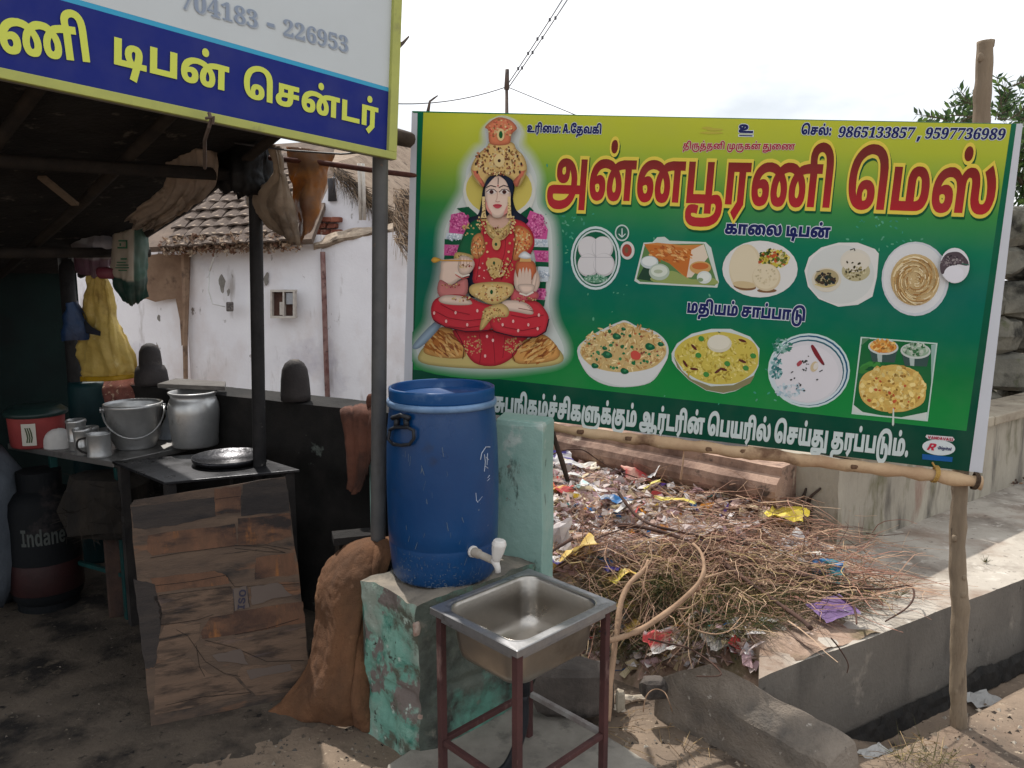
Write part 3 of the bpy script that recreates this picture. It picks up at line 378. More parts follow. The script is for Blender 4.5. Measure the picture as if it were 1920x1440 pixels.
def empty(name, loc, label, cat, group=None):
    o = bpy.data.objects.new(name, None)
    o.empty_display_size = 0.1
    o.location = loc
    COL.objects.link(o)
    return tag(o, label, cat, group)

def world_loc(o):
    p = Vector(o.location)
    while o.parent:
        o = o.parent
        p += Vector(o.location)
    return p

class MB:
    def __init__(self):
        self.v, self.f, self.c = [], [], []
    def add(self, vs, fs, col=None):
        k = len(self.v)
        self.v += [Vector(p) for p in vs]
        self.f += [tuple(i + k for i in f) for f in fs]
        if col is not None:
            if isinstance(col, list):
                self.c += col
            else:
                self.c += [col] * len(vs)
        return self
    def hexa(self, b, t, col=None):            # 4 bottom points and 4 top points, same winding
        return self.add(list(b) + list(t), [(3, 2, 1, 0), (4, 5, 6, 7), (0, 1, 5, 4), (1, 2, 6, 5), (2, 3, 7, 6), (3, 0, 4, 7)], col)
    def box(self, c, sx, sy, sz, rz=0.0, col=None):      # c = centre of the base
        c = Vector(c)
        ca, sa = math.cos(rz), math.sin(rz)
        q = []
        for x, y in ((-1, -1), (1, -1), (1, 1), (-1, 1)):
            a, b = x * sx / 2, y * sy / 2
            q.append(Vector((a * ca - b * sa, a * sa + b * ca, 0)) + c)
        return self.hexa(q, [p + Vector((0, 0, sz)) for p in q], col)
    def bar(self, p, q, w, h, col=None):       # straight square bar
        p, q = Vector(p), Vector(q)
        d = (q - p).normalized()
        ref = Vector((0, 0, 1)) if abs(d.z) < 0.9 else Vector((0.707, 0.707, 0))
        a = d.cross(ref).normalized()
        b = a.cross(d).normalized()
        o = [a * (-w / 2) - b * (h / 2), a * (w / 2) - b * (h / 2), a * (w / 2) + b * (h / 2), a * (-w / 2) + b * (h / 2)]
        return self.hexa([p + x for x in o], [q + x for x in o], col)
    def tube(self, pts, rad, n=8, cap=True, col=None, wob=0.0, k=0.0):
        pts = [Vector(p) for p in pts]
        m = len(pts)
        if not isinstance(rad, (list, tuple)):
            rad = [rad] * m
        vs, fs = [], []
        a = None
        for i in range(m):
            d = (pts[min(i + 1, m - 1)] - pts[max(i - 1, 0)]).normalized()
            if a is None:
                ref = Vector((0, 0, 1)) if abs(d.z) < 0.9 else Vector((1, 0, 0))
                a = d.cross(ref).normalized()
            else:
                a = (a - d * a.dot(d)).normalized()
            b = d.cross(a)
            for j in range(n):
                t = 2 * math.pi * j / n
                p = pts[i] + (a * math.cos(t) + b * math.sin(t)) * rad[i]
                if wob:
                    p += (p - pts[i]) * wob * nz(p, 18.0, k)
                vs.append(p)
        for i in range(m - 1):
            for j in range(n):
                j2 = (j + 1) % n
                fs.append((i * n + j, i * n + j2, (i + 1) * n + j2, (i + 1) * n + j))
        if cap:
            fs.append(tuple(range(n - 1, -1, -1)))
            fs.append(tuple((m - 1) * n + j for j in range(n)))
        return self.add(vs, fs, col)
    def lathe(self, prof, c, n=32, col=None, axis=None):
        c = Vector(c)
        q = Vector((0, 0, 1)).rotation_difference(Vector(axis)) if axis is not None else None
        vs, fs = [], []
        for r, z in prof:
            for j in range(n):
                t = 2 * math.pi * j / n
                p = Vector((r * math.cos(t), r * math.sin(t), z))
                if q:
                    p = q @ p
                vs.append(p + c)
        m = len(prof)
        for i in range(m - 1):
            for j in range(n):
                j2 = (j + 1) % n
                fs.append((i * n + j, i * n + j2, (i + 1) * n + j2, (i + 1) * n + j))
        fs.append(tuple(range(n - 1, -1, -1)))
        fs.append(tuple((m - 1) * n + j for j in range(n)))
        return self.add(vs, fs, col)
    def grid(self, nu, nv, fn, col=None, flip=False):
        vs = [fn(i / nu, j / nv) for j in range(nv + 1) for i in range(nu + 1)]
        fs = []
        for j in range(nv):
            for i in range(nu):
                a = j * (nu + 1) + i
                f = (a, a + 1, a + nu + 2, a + nu + 1)
                fs.append(f[::-1] if flip else f)
        cs = None
        if callable(col):
            cs = [col(i / nu, j / nv) for j in range(nv + 1) for i in range(nu + 1)]
        return self.add(vs, fs, cs if cs else col)
    def build(self, name, m, parent=None, smooth=False, origin=None, solid=0.0, bevel=0.0, sub=0):
        if origin is None:
            if parent is not None:
                origin = world_loc(parent)
            else:
                xs = [p.x for p in self.v]; ys = [p.y for p in self.v]; zs = [p.z for p in self.v]
                origin = Vector(((min(xs) + max(xs)) / 2, (min(ys) + max(ys)) / 2, min(zs)))
        origin = Vector(origin)
        me = bpy.data.meshes.new(name)
        me.from_pydata([tuple(p - origin) for p in self.v], [], self.f)
        if self.c and len(self.c) == len(self.v):
            at_ = me.color_attributes.new('Col', 'FLOAT_COLOR', 'POINT')
            flat = []
            for c in self.c:
                flat += [c[0], c[1], c[2], 1.0]
            at_.data.foreach_set('color', flat)
        if smooth:
            me.polygons.foreach_set('use_smooth', [True] * len(me.polygons))
        me.update()
        if m is not None:
            me.materials.append(m)
        o = bpy.data.objects.new(name, me)
        COL.objects.link(o)
        if parent is not None:
            o.parent = parent
            o.location = origin - world_loc(parent)
        else:
            o.location = origin
        if solid:
            s = o.modifiers.new('thickness', 'SOLIDIFY')
            s.thickness = solid
            s.offset = 0
        if bevel:
            s = o.modifiers.new('edge', 'BEVEL')
            s.width = bevel
            s.segments = 2
            s.limit_method = 'ANGLE'
        if sub:
            s = o.modifiers.new('smooth', 'SUBSURF')
            s.levels = s.render_levels = sub
        return o

def cr(pts, n):                               # Catmull-Rom through points, n samples
    pts = [Vector(p) for p in pts]
    m = len(pts) - 1
    out = []
    for i in range(n):
        t = i / (n - 1) * m
        k = min(int(t), m - 1)
        f = t - k
        p0, p1, p2, p3 = pts[max(k - 1, 0)], pts[k], pts[k + 1], pts[min(k + 2, m)]
        out.append(0.5 * ((2 * p1) + (p2 - p0) * f + (2 * p0 - 5 * p1 + 4 * p2 - p3) * f * f + (3 * p1 - p0 - 3 * p2 + p3) * f ** 3))
    return out

def drape(rows, nu, nv, amp=0.01, fs=14.0, k=0.0, fold=0.0, nfold=7, colf=None, mb=None):    # cloth through rows of points
    rr = [cr(r, nu + 1) for r in rows]
    cols = [cr([r[i] for r in rr], nv + 1) for i in range(nu + 1)]
    def fn(u, v):
        i, j = int(round(u * nu)), int(round(v * nv))
        p = cols[i][j]
        q = cols[min(i + 1, nu)][j] - cols[max(i - 1, 0)][j]
        w = cols[i][min(j + 1, nv)] - cols[i][max(j - 1, 0)]
        nn = q.cross(w)
        nn = nn.normalized() if nn.length > 1e-9 else Vector((0, -1, 0))
        d = amp * (0.9 * nz(p, fs * .6, k) + 0.8 - 1.7 * abs(nz(p, fs * .9, k + 2)) + 0.35 - .7 * abs(nz(p, fs * 2.3, k + 3)))
        if fold:
            w_ = u + 0.13 * nz(p, 4.0, k + 9)
            d += fold * (1 - 2 * abs(math.sin(nfold * math.pi * w_)) ** .7 + .45 * (1 - 2 * abs(math.sin(nfold * 2.7 * math.pi * w_ + 1)))) * (0.35 + 0.65 * v)
        return p + nn * d
    b = mb or MB()
    return b.grid(nu, nv, fn, colf)

# ------------------------------------------------------------------ helpers: flat print
def orient(c):
    a = 0
    for i in range(len(c)):
        x0, y0 = c[i]
        x1, y1 = c[(i + 1) % len(c)]
        a += x0 * y1 - x1 * y0
    return a / 2

def grow(c, d):                               # offset a contour to its left by d
    n = len(c)
    out = []
    for i in range(n):
        p, q, r = np.array(c[i - 1]), np.array(c[i]), np.array(c[(i + 1) % n])
        a, b = q - p, r - q
        la, lb = np.hypot(*a), np.hypot(*b)
        if la < 1e-9 or lb < 1e-9:
            out.append(tuple(q)); continue
        na, nb = np.array((-a[1], a[0])) / la, np.array((-b[1], b[0])) / lb
        m = na + nb
        l2 = m.dot(m)
        if l2 < 0.35:
            m = m / max(math.sqrt(l2), 1e-6) * 1.5
        else:
            m = m * (2.0 / l2)
            mm = np.hypot(*m)
            if mm > 1.7:
                m *= 1.7 / mm
        out.append((float(q[0] + m[0] * d), float(q[1] + m[1] * d)))
    return out

def fill(contours):                           # non-zero filled triangles of closed contours
    pts, edges = [], []
    for c in contours:
        k = len(pts)
        pts += [Vector((x, y)) for x, y in c]
        edges += [(k + i, k + (i + 1) % len(c)) for i in range(len(c))]
    vs, _, fs, *_ = delaunay_2d_cdt(pts, edges, [], 0, 1e-6)
    if not fs:
        return [], []
    v = np.array([(p.x, p.y) for p in vs])
    tri = np.array([f[:3] for f in fs])
    cen = v[tri].mean(axis=1)
    wind = np.zeros(len(cen), int)
    for c in contours:
        a = np.array(c)
        b = np.roll(a, -1, axis=0)
        for (x0, y0), (x1, y1) in zip(a, b):
            up = (y0 <= cen[:, 1]) & (y1 > cen[:, 1])
            dn = (y0 > cen[:, 1]) & (y1 <= cen[:, 1])
            side = (x1 - x0) * (cen[:, 1] - y0) - (cen[:, 0] - x0) * (y1 - y0)
            wind += (up & (side > 0)).astype(int)
            wind -= (dn & (side < 0)).astype(int)
    keep = tri[wind != 0]
    return v, keep

_gc = {}
def glyph(g):                                 # outlines are stored in 250-per-em units
    if g not in _gc:
        a, *cs = GL[g]
        _gc[g] = (a * 2, [[(c[i] * 2, c[i + 1] * 2) for i in range(0, len(c), 2)] for c in cs])
    return _gc[g]

def layout(seq):                              # [(glyph, x)], total width, in 500-per-em units
    x, out = 0, []
    for g in seq:
        if g == ' ':
            x += 120; continue
        a, cs = glyph(g)
        out.append((cs, x))
        x += a
    return out, x

def lettering(mb, seq, W, H, mapf, col, rim=None, shadow=None, slant=0.0, body=275.0, lo=0.0005, grad=None, bold=0):
    """letters W wide and H tall on the surface mapf(s, t, lift)"""
    gl, tot = layout(seq)
    su, sv = W / tot, H / body
    def put(cs, x0, d, dx, dy, lift, cfun):
        cc = [grow(c, d) if d else c for c in cs]
        v, f = fill(cc)
        if len(f) == 0:
            return
        pts, cl = [], []
        for x, y in v:
            X, Y = x + x0 + slant * y + dx, y + dy
            pts.append(mapf(X * su, Y * sv, lift))
            cl.append(cfun(Y))
        mb.add(pts, [tuple(int(i) for i in t) for t in f], cl)
    for i, (cs, x0) in enumerate(gl):
        e = (i % 3) * 0.00004
        if shadow:
            put(cs, x0, shadow[1], shadow[2], shadow[3], lo + e, lambda y: shadow[0])
        if rim:
            put(cs, x0, rim[1], 0, 0, lo + 0.0003 + e, lambda y: rim[0])
        cf = (lambda y: tuple(grad[0][k] + (grad[1][k] - grad[0][k]) * min(1, max(0, y / 330)) for k in range(3))) if grad else (lambda y: col)
        put(cs, x0, bold, 0, 0, lo + 0.0006 + e, cf)

def write_px(mb, plane, seq, p0, p1, hpx, col, **kw):      # baseline from pixel p0 to p1 on a plane
    P0, P1 = plane.on(*p0), plane.on(*p1)
    H = (plane.on(p0[0], p0[1] - hpx) - P0).length
    r = (P1 - P0)
    W = r.length
    r.normalize()
    u = (plane.u - r * plane.u.dot(r)).normalized()
    def mf(s, t, lift):
        return P0 + r * s + u * t + plane.n * lift
    lettering(mb, seq, W, H, mf, col, **kw)

class Print:                                  # flat printed shapes on a plane, drawn in photo pixels
    def __init__(self, plane, base=0.0006, xf=None):
        self.p, self.l, self.mb = plane, base, MB()
        self.k = 1.0 if xf is None else xf(1, 0)[0] - xf(0, 0)[0]
        self.xf = xf or (lambda x, y: (x, y))
    def poly(self, pts, col, cols=None):
        self.l += 0.00007
        q = [self.xf(*p) for p in pts]
        v, f = fill([q])
        if len(f) == 0:
            return
        cl = col
        if cols is not None:
            cl = [cols(x, y) for x, y in v]
        self.mb.add([self.p.on(x, y, self.l) for x, y in v], [tuple(int(i) for i in t) for t in f], cl)
    def smooth(self, pts, col, n=4):
        if getattr(self, 'soft', 0):
            xs_, ys_ = [p[0] for p in pts], [p[1] for p in pts]
            m = min(max(xs_) - min(xs_), max(ys_) - min(ys_))
            if m > 26:
                self._smooth(pts, tuple(c * .62 for c in col), n)
                sg = 1 if orient(pts) < 0 else -1
                for i in range(1, 7):
                    f = i / 6
                    q = grow(pts, -sg * min(self.soft, m * .30) * f)
                    self._smooth(q, tuple(min(1, c * (.62 + .52 * f ** .8)) for c in col), n)
                return
        self._smooth(pts, col, n)
    def _smooth(self, pts, col, n=4):
        q = [Vector((x, y, 0)) for x, y in pts]
        m = len(q)
        out = []
        for i in range(m):
            p0, p1, p2, p3 = q[i - 1], q[i], q[(i + 1) % m], q[(i + 2) % m]
            for k in range(n):
                f = k / n
                p = 0.5 * ((2 * p1) + (p2 - p0) * f + (2 * p0 - 5 * p1 + 4 * p2 - p3) * f * f + (3 * p1 - p0 - 3 * p2 + p3) * f ** 3)
                out.append((p.x, p.y))
        self.poly(out, col)
    def ell(self, cx, cy, rx, ry, col, rot=0.0, n=28):
        ca, sa = math.cos(rot), math.sin(rot)
        self.poly([(cx + rx * math.cos(t) * ca - ry * math.sin(t) * sa, cy + rx * math.cos(t) * sa + ry * math.sin(t) * ca)
                   for t in [2 * math.pi * i / n for i in range(n)]], col)
    def line(self, pts, w, col):
        self.l += 0.00007
        q = [self.xf(*p) for p in pts]
        for a, b in zip(q[:-1], q[1:]):
            dx, dy = b[0] - a[0], b[1] - a[1]
            L = math.hypot(dx, dy) or 1
            ox, oy = -dy / L * w / 2, dx / L * w / 2
            self.l += 0.00001
            self.mb.add([self.p.on(a[0] + ox, a[1] + oy, self.l), self.p.on(a[0] - ox, a[1] - oy, self.l),
                         self.p.on(b[0] - ox, b[1] - oy, self.l), self.p.on(b[0] + ox, b[1] + oy, self.l)], [(0, 1, 2, 3)], col)
    def specks(self, n, inside, cols, size, el=1.0, ang=None):
        rnd = random.Random(n * 7 + int(self.l * 1e6))
        for i in range(n):
            x, y = inside(rnd)
            x, y = self.xf(x, y)
            a = rnd.uniform(0, math.pi) if ang is None else ang + rnd.uniform(-.4, .4)
            s = size * self.k * rnd.uniform(0.6, 1.35)
            ca, sa = math.cos(a), math.sin(a)
            L = self.l + 0.00008 + (i % 9) * 0.000012
            c = rnd.choice(cols)
            j = rnd.uniform(0.82, 1.12)
            c = tuple(min(1, k * j) for k in c)
            q = []
            for t in range(6):
                th = t * math.pi / 3
                ex, ey = s * el * math.cos(th) * rnd.uniform(.8, 1.2), s * math.sin(th) * rnd.uniform(.8, 1.2)
                q.append(self.p.on(x + ex * ca - ey * sa, y + ex * sa + ey * ca, L))
            self.mb.add(q, [tuple(range(6))], c)
        self.l += 0.0002
    def build(self, name, m, parent):
        return self.mb.build(name, m, parent)

def in_ell(cx, cy, rx, ry):
    def f(r):
        t, d = r.uniform(0, 2 * math.pi), math.sqrt(r.random())
        return cx + rx * d * math.cos(t), cy + ry * d * math.sin(t)
    return f

# ================================================================== SETTING
# ---- ground sheet with the drain channel
SL_O, SL_D, SL_N = Vector((0.874, 2.626, 0)), Vector((0.856, 0.516, 0)), Vector((-0.516, 0.856, 0))   # front line of the drain slab
def slab_co(x, y):
    p = Vector((x, y, 0)) - SL_O
    return p.dot(SL_D), p.dot(SL_N)
def ground_z(x, y):
    z = 0.012 * nz((x, y, 0), 1.3) + 0.006 * nz((x, y, 0), 6.0)
    s, t = slab_co(x, y)
    if s > 0.25:
        k = min(1.0, (s - 0.25) / 0.4)
        if -0.24 < t < 0.05:
            e = min(1.0, (t + 0.24) / 0.07)
            z -= 0.15 * k * e
    return z
xs = [-60, -30, -14, -8, -5] + [-4 + 0.08 * i for i in range(113)] + [5.4, 6, 7, 9, 14, 30, 60]
ys = [-30, -12, -5, -2, 0, 1] + [1.6 + 0.045 * i for i in range(86)] + [5.6, 6, 6.6, 7.4, 8.5, 10, 14, 25, 60, 150]
g = MB()
gv = [(x, y, ground_z(x, y) if abs(x) < 6 and 0 < y < 6 else 0.0) for y in ys for x in xs]
nx = len(xs)
g.add(gv, [(j * nx + i, j * nx + i + 1, (j + 1) * nx + i + 1, (j + 1) * nx + i) for j in range(len(ys) - 1) for i in range(nx - 1)])
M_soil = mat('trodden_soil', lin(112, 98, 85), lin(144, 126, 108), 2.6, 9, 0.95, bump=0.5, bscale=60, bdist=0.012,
             layers=((lin(84, 73, 64), 2.3, 0.50, 0.66), (lin(168, 152, 132), 38, 0.62, 0.68), (lin(60, 53, 47), 16, 0.61, 0.69), (lin(112, 90, 76), 1.1, .56, .72)))
tag(g.build('ground', M_soil, smooth=True, origin=(0, 0, 0)), kind='structure')

# stall floor sheet, darker than the soil: the canopy's shade put into its colour
M_floor = mat('shade_tinted_floor', lin(76, 68, 60), lin(100, 89, 78), 3.4, 9, 0.93, bump=0.5, bscale=50, bdist=.012, layers=((lin(36, 33, 31), 3.0, .48, .62), (lin(96, 86, 74), 13, .60, .70), (lin(28, 26, 25), 19, .62, .69), (lin(112, 101, 88), 42, .64, .69)))
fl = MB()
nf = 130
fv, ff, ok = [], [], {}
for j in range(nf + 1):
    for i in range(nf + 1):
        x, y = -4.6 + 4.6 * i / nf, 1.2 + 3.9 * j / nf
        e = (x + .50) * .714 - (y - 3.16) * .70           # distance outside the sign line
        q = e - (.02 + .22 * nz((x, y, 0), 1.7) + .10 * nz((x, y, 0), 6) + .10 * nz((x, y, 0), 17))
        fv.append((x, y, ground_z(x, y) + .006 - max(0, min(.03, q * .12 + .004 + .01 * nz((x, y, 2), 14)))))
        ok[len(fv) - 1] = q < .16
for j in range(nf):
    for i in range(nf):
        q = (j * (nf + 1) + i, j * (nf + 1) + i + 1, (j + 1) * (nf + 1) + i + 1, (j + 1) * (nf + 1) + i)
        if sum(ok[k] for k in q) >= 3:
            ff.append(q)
tag(MB().add(fv, ff).build('stall_floor_shade', M_floor, smooth=True), kind='structure')

# grit and crumbs lying on the ground (uncountable)
rnd = random.Random(3)
gr = MB()
for i in range(5200):
    if i % 2 == 0:
        x, y = rnd.uniform(-2.0, 0.1), rnd.uniform(2.2, 3.5)
    else:
        x, y = rnd.uniform(-0.1, 1.9), rnd.uniform(2.35, 3.3)
    s, t = slab_co(x, y)
    if t > -0.25 and s > 0.2:
        if rnd.random() < .6 or t > 0:
            continue
    z = ground_z(x, y)
    r = rnd.choice((0.0025, 0.003, 0.003, 0.004, 0.004, 0.006, 0.008, 0.013))
    a = rnd.uniform(0, 6)
    c = rnd.choice((lin(110, 96, 82), lin(70, 62, 55), lin(140, 126, 110), lin(50, 45, 41), lin(172, 162, 148)) if i % 2 else (lin(70, 62, 55), lin(44, 40, 37), lin(90, 80, 70), lin(30, 28, 27), lin(130, 120, 108)))
    q = [Vector((x + r * math.cos(a + k * 2.1) * rnd.uniform(.7, 1.5), y + r * math.sin(a + k * 2.1), z - .002)) for k in range(3)]
    q.append(Vector((x, y, z + r * rnd.uniform(.4, .9))))
    gr.add(q, [(0, 1, 3), (1, 2, 3), (2, 0, 3)], c)
M_bits = ink('loose_bits', 0.9, 0.3)
tag(gr.build('grit', M_bits), kind='stuff')

# worn cement patch under the sink
M_cement = mat('worn_cement', lin(122, 116, 108), lin(150, 144, 134), 5, 8, 0.9, bump=0.35, layers=((lin(84, 80, 75), 6, 0.55, 0.7),))
c0 = MB()
pp = [(0.02, 3.06), (0.40, 2.60), (0.62, 2.32), (0.4, 2.0), (-0.3, 2.0), (-0.42, 2.5)]
m_ = len(pp)
c0.add([(x, y, 0.035 + 0.004 * nz((x, y, 0), 5)) for x, y in pp] + [(x * 1.02, y, -0.02) for x, y in pp],
       [tuple(range(m_))] + [(i, i + m_, (i + 1) % m_ + m_, (i + 1) % m_) for i in range(m_)])
tag(c0.build('cement_floor', M_cement, bevel=0.006), kind='structure')

# ---- covered drain: concrete slab
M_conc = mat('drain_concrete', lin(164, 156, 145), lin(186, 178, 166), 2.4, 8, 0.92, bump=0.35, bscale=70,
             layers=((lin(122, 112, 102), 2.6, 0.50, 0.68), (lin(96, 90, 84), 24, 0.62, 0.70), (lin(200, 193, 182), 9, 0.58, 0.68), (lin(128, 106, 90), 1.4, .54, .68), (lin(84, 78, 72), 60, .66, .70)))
sl = MB()
def slab_pt(s, t, z):
    return SL_O + SL_D * s + SL_N * t + Vector((0, 0, z))
ns, nt = 120, 14
def slab_top(u, v):
    t = v * 1.05
    s = -0.02 + 1.15 * t + u * (7.0 - 1.15 * t)
    return slab_pt(s, t + (0.008 * nz((s, 0, 0), 3.0) + .012 * max(0, nz((s, 0, 3), 11) - .1)) * (v < .01), 0.283 - .012 * max(0, nz((s, 0, 3), 11) - .1) * (v < .01) + 0.006 * nz((s, t, 0), 2.2) + 0.003 * nz((s, t, 0), 11))
sl.grid(ns, nt, slab_top)
def slab_front(u, v):
    s = -0.02 + u * 7.0
    o = 0.010 * nz((s, 0, 5), 1.2) + 0.009 * nz((s, v, 2), 9)
    base = 0.008 * nz((s, 0, 0), 3.0)
    p = slab_pt(s, base + o * (1 - v) - 0.0, 0.283 + 0.006 * nz((s, 0, 0), 2.2) + 0.003 * nz((s, 0, 0), 11))
    if v < 1:
        p.z = -0.2 + (p.z + 0.2) * v
    else:
        p = slab_top(u, 0.0)
    return p
sl.grid(4, 14, lambda u, v: slab_pt(-0.02 + 1.15 * 1.05 * (1 - u), (1 - u) * 1.05, -0.2 + 0.48 * v))
slab = tag(sl.build('drain_slab', M_conc, smooth=True), 'raised concrete drain cover running along the foot of the stained wall', 'drain cover')
M_shadec = mat('shade_tinted_concrete', lin(98, 93, 87), lin(116, 110, 102), 2.6, 8, 0.9, bump=0.4, bscale=60, layers=((lin(72, 68, 64), 2.5, .5, .66, (1, 1, .3)), (lin(134, 126, 116), 7, .62, .72), (lin(58, 54, 50), 22, .64, .72)))  # darker copy of the slab concrete: shade of the front put into the colour
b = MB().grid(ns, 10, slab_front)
b.build('front_face', M_shadec, slab, smooth=True)
b = MB()
def slime(u, v):
    s = .1 + u * 5.2
    p = slab_pt(s, 0, 0)
    h = .012 + .045 * (nz((s, 0, 0), 2.4) + .6 * nz((s, 0, 4), 9) + .5 * nz((s, 0, 7), 26))
    return slab_pt(s, -.014 - .010 * nz((s, v, 0), 20) - .03 * (1 - v), -.15 + v * (.06 + max(.02, h)))
b.grid(200, 3, slime)
b.build('slime_band', mat('black_slime', lin(44, 41, 38), lin(30, 29, 28), 16, 6, .75, bump=.5), slab)

# dark slime line and white litter along the drain channel
M_litter = ink('litter_film', 0.5, 0.18, 0.25)
def crumple(mb, c, sx, sy, rnd, colf, tilt=0.4, h=0.35, n=4, az=None):
    a = rnd.uniform(0, 6.28) if az is None else az
    ax = Vector((math.cos(a), math.sin(a), rnd.uniform(-tilt, tilt))).normalized()
    up = Vector((rnd.uniform(-tilt, tilt), rnd.uniform(-tilt, tilt), 1)).normalized()
    ay = up.cross(ax).normalized()
    ax = ay.cross(up)
    k = rnd.uniform(0, 99)
    def fn(u, v):
        x, y = (u - .5) * sx, (v - .5) * sy
        z = h * min(sx, sy) * (nz((x / sx * 1.7, y / sy * 1.7, k), 1.0) + 0.5 * nz((x / sx * 4, y / sy * 4, k), 1.0))
        w = 0.14 * nz((u * 2, v * 2, k + 5), 1.0)
        return Vector(c) + ax * (x + w * sx) + ay * (y - w * sy) + up * z
    mb.grid(n, n, fn, colf)
rnd = random.Random(8)
dp = [(at(1845, 1282, 3.4), .17), (at(1700, 1352, 3.0), .10), (at(1640, 1395, 2.85), .12), (at(1585, 1400, 2.75), .08), (at(1672, 1372, 2.95), .06)]
for p, s in dp:
    b = MB()
    crumple(b, (p.x, p.y, ground_z(p.x, p.y) + .02), s, s * .45, rnd, lambda u, v: lin(196, 194, 190), 0.2, .35, 6, 0.5)
    o = b.build('plastic_scrap', M_litter)
    lab = {.17: 'largest white plastic scrap in the drain channel, right of the timber post', .10: 'white plastic scrap in the drain channel just left of the timber post',
           .12: 'long white scrap in the drain channel near the tip of the stone block', .08: 'white scrap right beside the end of the stone block',
           .06: 'smallest white scrap in the drain channel left of the timber post'}[s]
    tag(o, lab, 'litter', 'white scraps in the drain channel')

# ---- stained compound wall beyond the drain
M_stain = mat('stained_plaster', lin(150, 143, 130), lin(176, 168, 152), 2.5, 8, 0.95, bump=0.5, bscale=40, stretch=(1, 1, .35),
              layers=((lin(62, 58, 54), 3.0, 0.52, 0.66, (1.3, 1.3, .25)), (lin(100, 96, 70), 4.5, 0.56, 0.7, (1, 1, .4)), (lin(128, 92, 78), 2.0, 0.6, 0.7)))
WA, WB = Vector((1.62, 3.86, 0)), Vector((5.5, 6.79, 0))
wd = (WB - WA).normalized()
wn_ = Vector((-wd.y, wd.x, 0))
wt = MB()
def wface(u, v):
    s = u * (WB - WA).length
    z = 0.22 + v * 0.52
    return WA + wd * s + wn_ * (0.012 * nz((s, z, 0), 2.0) + 0.006 * nz((s, z, 3), 9)) + Vector((0, 0, z))
wt.grid(70, 14, wface)
wt.grid(70, 2, lambda u, v: wface(u, 1) * (1 - v) + (WA + wd * (u * (WB - WA).length) + wn_ * .36 + Vector((0, 0, .74))) * v)
wt.grid(10, 14, lambda u, v: (lambda p: p + wd * (.014 * nz(p, 5) * (4 * u * (1 - u))))(wface(0, v) * u + (WA + wn_ * .36 + Vector((0, 0, .22 + .52 * v))) * (1 - u)))
wall = wt.build('compound_wall', M_stain, smooth=False)
tag(wall, 'low plastered wall streaked with black stains along the drain cover', 'wall')
M_coping = mat('coping_stone', lin(170, 160, 142), lin(140, 128, 112), 6, 6, 0.9, bump=0.5, layers=((lin(80, 74, 66), 5, 0.6, 0.7),))
cop = MB()
s = 0.1
rnd = random.Random(2)
while s < 4.7:
    L = rnd.uniform(.5, .8)
    a = WA + wd * s + Vector((0, 0, .745))
    b = WA + wd * (s + L - .012) + Vector((0, 0, .745))
    o1 = MB().hexa([a - wn_ * .05, b - wn_ * .05, b + wn_ * .24, a + wn_ * .24],
                   [p + Vector((0, 0, rnd.uniform(.055, .07))) for p in (a - wn_ * .05, b - wn_ * .05, b + wn_ * .24, a + wn_ * .24)])
    o1.build('coping_stone', M_coping, wall, bevel=.008)
    s += L
# thick cracks with roots
M_root = mat('dark_root', lin(52, 43, 38), lin(70, 58, 50), 20, 4, 0.9)
crk = MB()
def wallpx(px, py, off=-0.006):
    d = ray(px, py)
    t = (WA - EYE).dot(wd) / d.dot(wd)
    return EYE + d * t + wd * off
crk.tube([wallpx(*p) for p in ((1540, 915), (1522, 930), (1515, 945), (1500, 960), (1486, 966), (1478, 965))], [.006, .008, .012, .01, .007, .004], 6)
crk.tube([wallpx(*p) for p in ((1513, 915), (1508, 930), (1504, 945), (1517, 948))], [.005, .009, .012, .01], 6)
crk.tube([wallpx(*p) for p in ((1523, 946), (1522, 970), (1519, 1000), (1516, 1020))], [.008, .006, .005, .003], 6)
crk.build('root', M_root, wall, smooth=True)

# rubble wall of boulders behind the coping at the right edge
M_boulder = mat('mossy_boulder', lin(96, 94, 86), lin(128, 124, 112), 5, 7, 0.95, bump=0.7, bscale=24, layers=((lin(48, 47, 42), 4, 0.5, 0.64), (lin(78, 84, 52), 6, 0.6, 0.72)))
rw = empty('rubble_wall', at(1905, 770, 6.2), 'mossy grey rubble stone wall behind the right edge of the green hoarding', 'wall')
rnd = random.Random(21)
def boulder(c, sx, sy, sz, k):
    b = MB()
    nu, nv = 9, 6
    def fn(u, v):
        t, f = u * 2 * math.pi, (v - .5) * math.pi
        d = Vector((math.cos(t) * math.cos(f), math.sin(t) * math.cos(f), math.sin(f)))
        d = Vector([math.copysign(abs(x) ** .6, x) for x in d])
        r = 1 + .22 * nz(d, 1.6, k)
        return Vector(c) + Vector((d.x * sx, d.y * sy, d.z * sz)) * r
    return b.grid(nu, nv, fn)
for row in range(6):
    for i in range(-5, 7):
        p = Vector((3.55 + i * .42 + (row % 2) * .2 + rnd.uniform(-.05, .05), 6.1 + i * .1, .65 + row * .27))
        boulder(p, rnd.uniform(.19, .25), .2, rnd.uniform(.12, .155), row * 9 + i).build('boulder', M_boulder, rw, smooth=False)

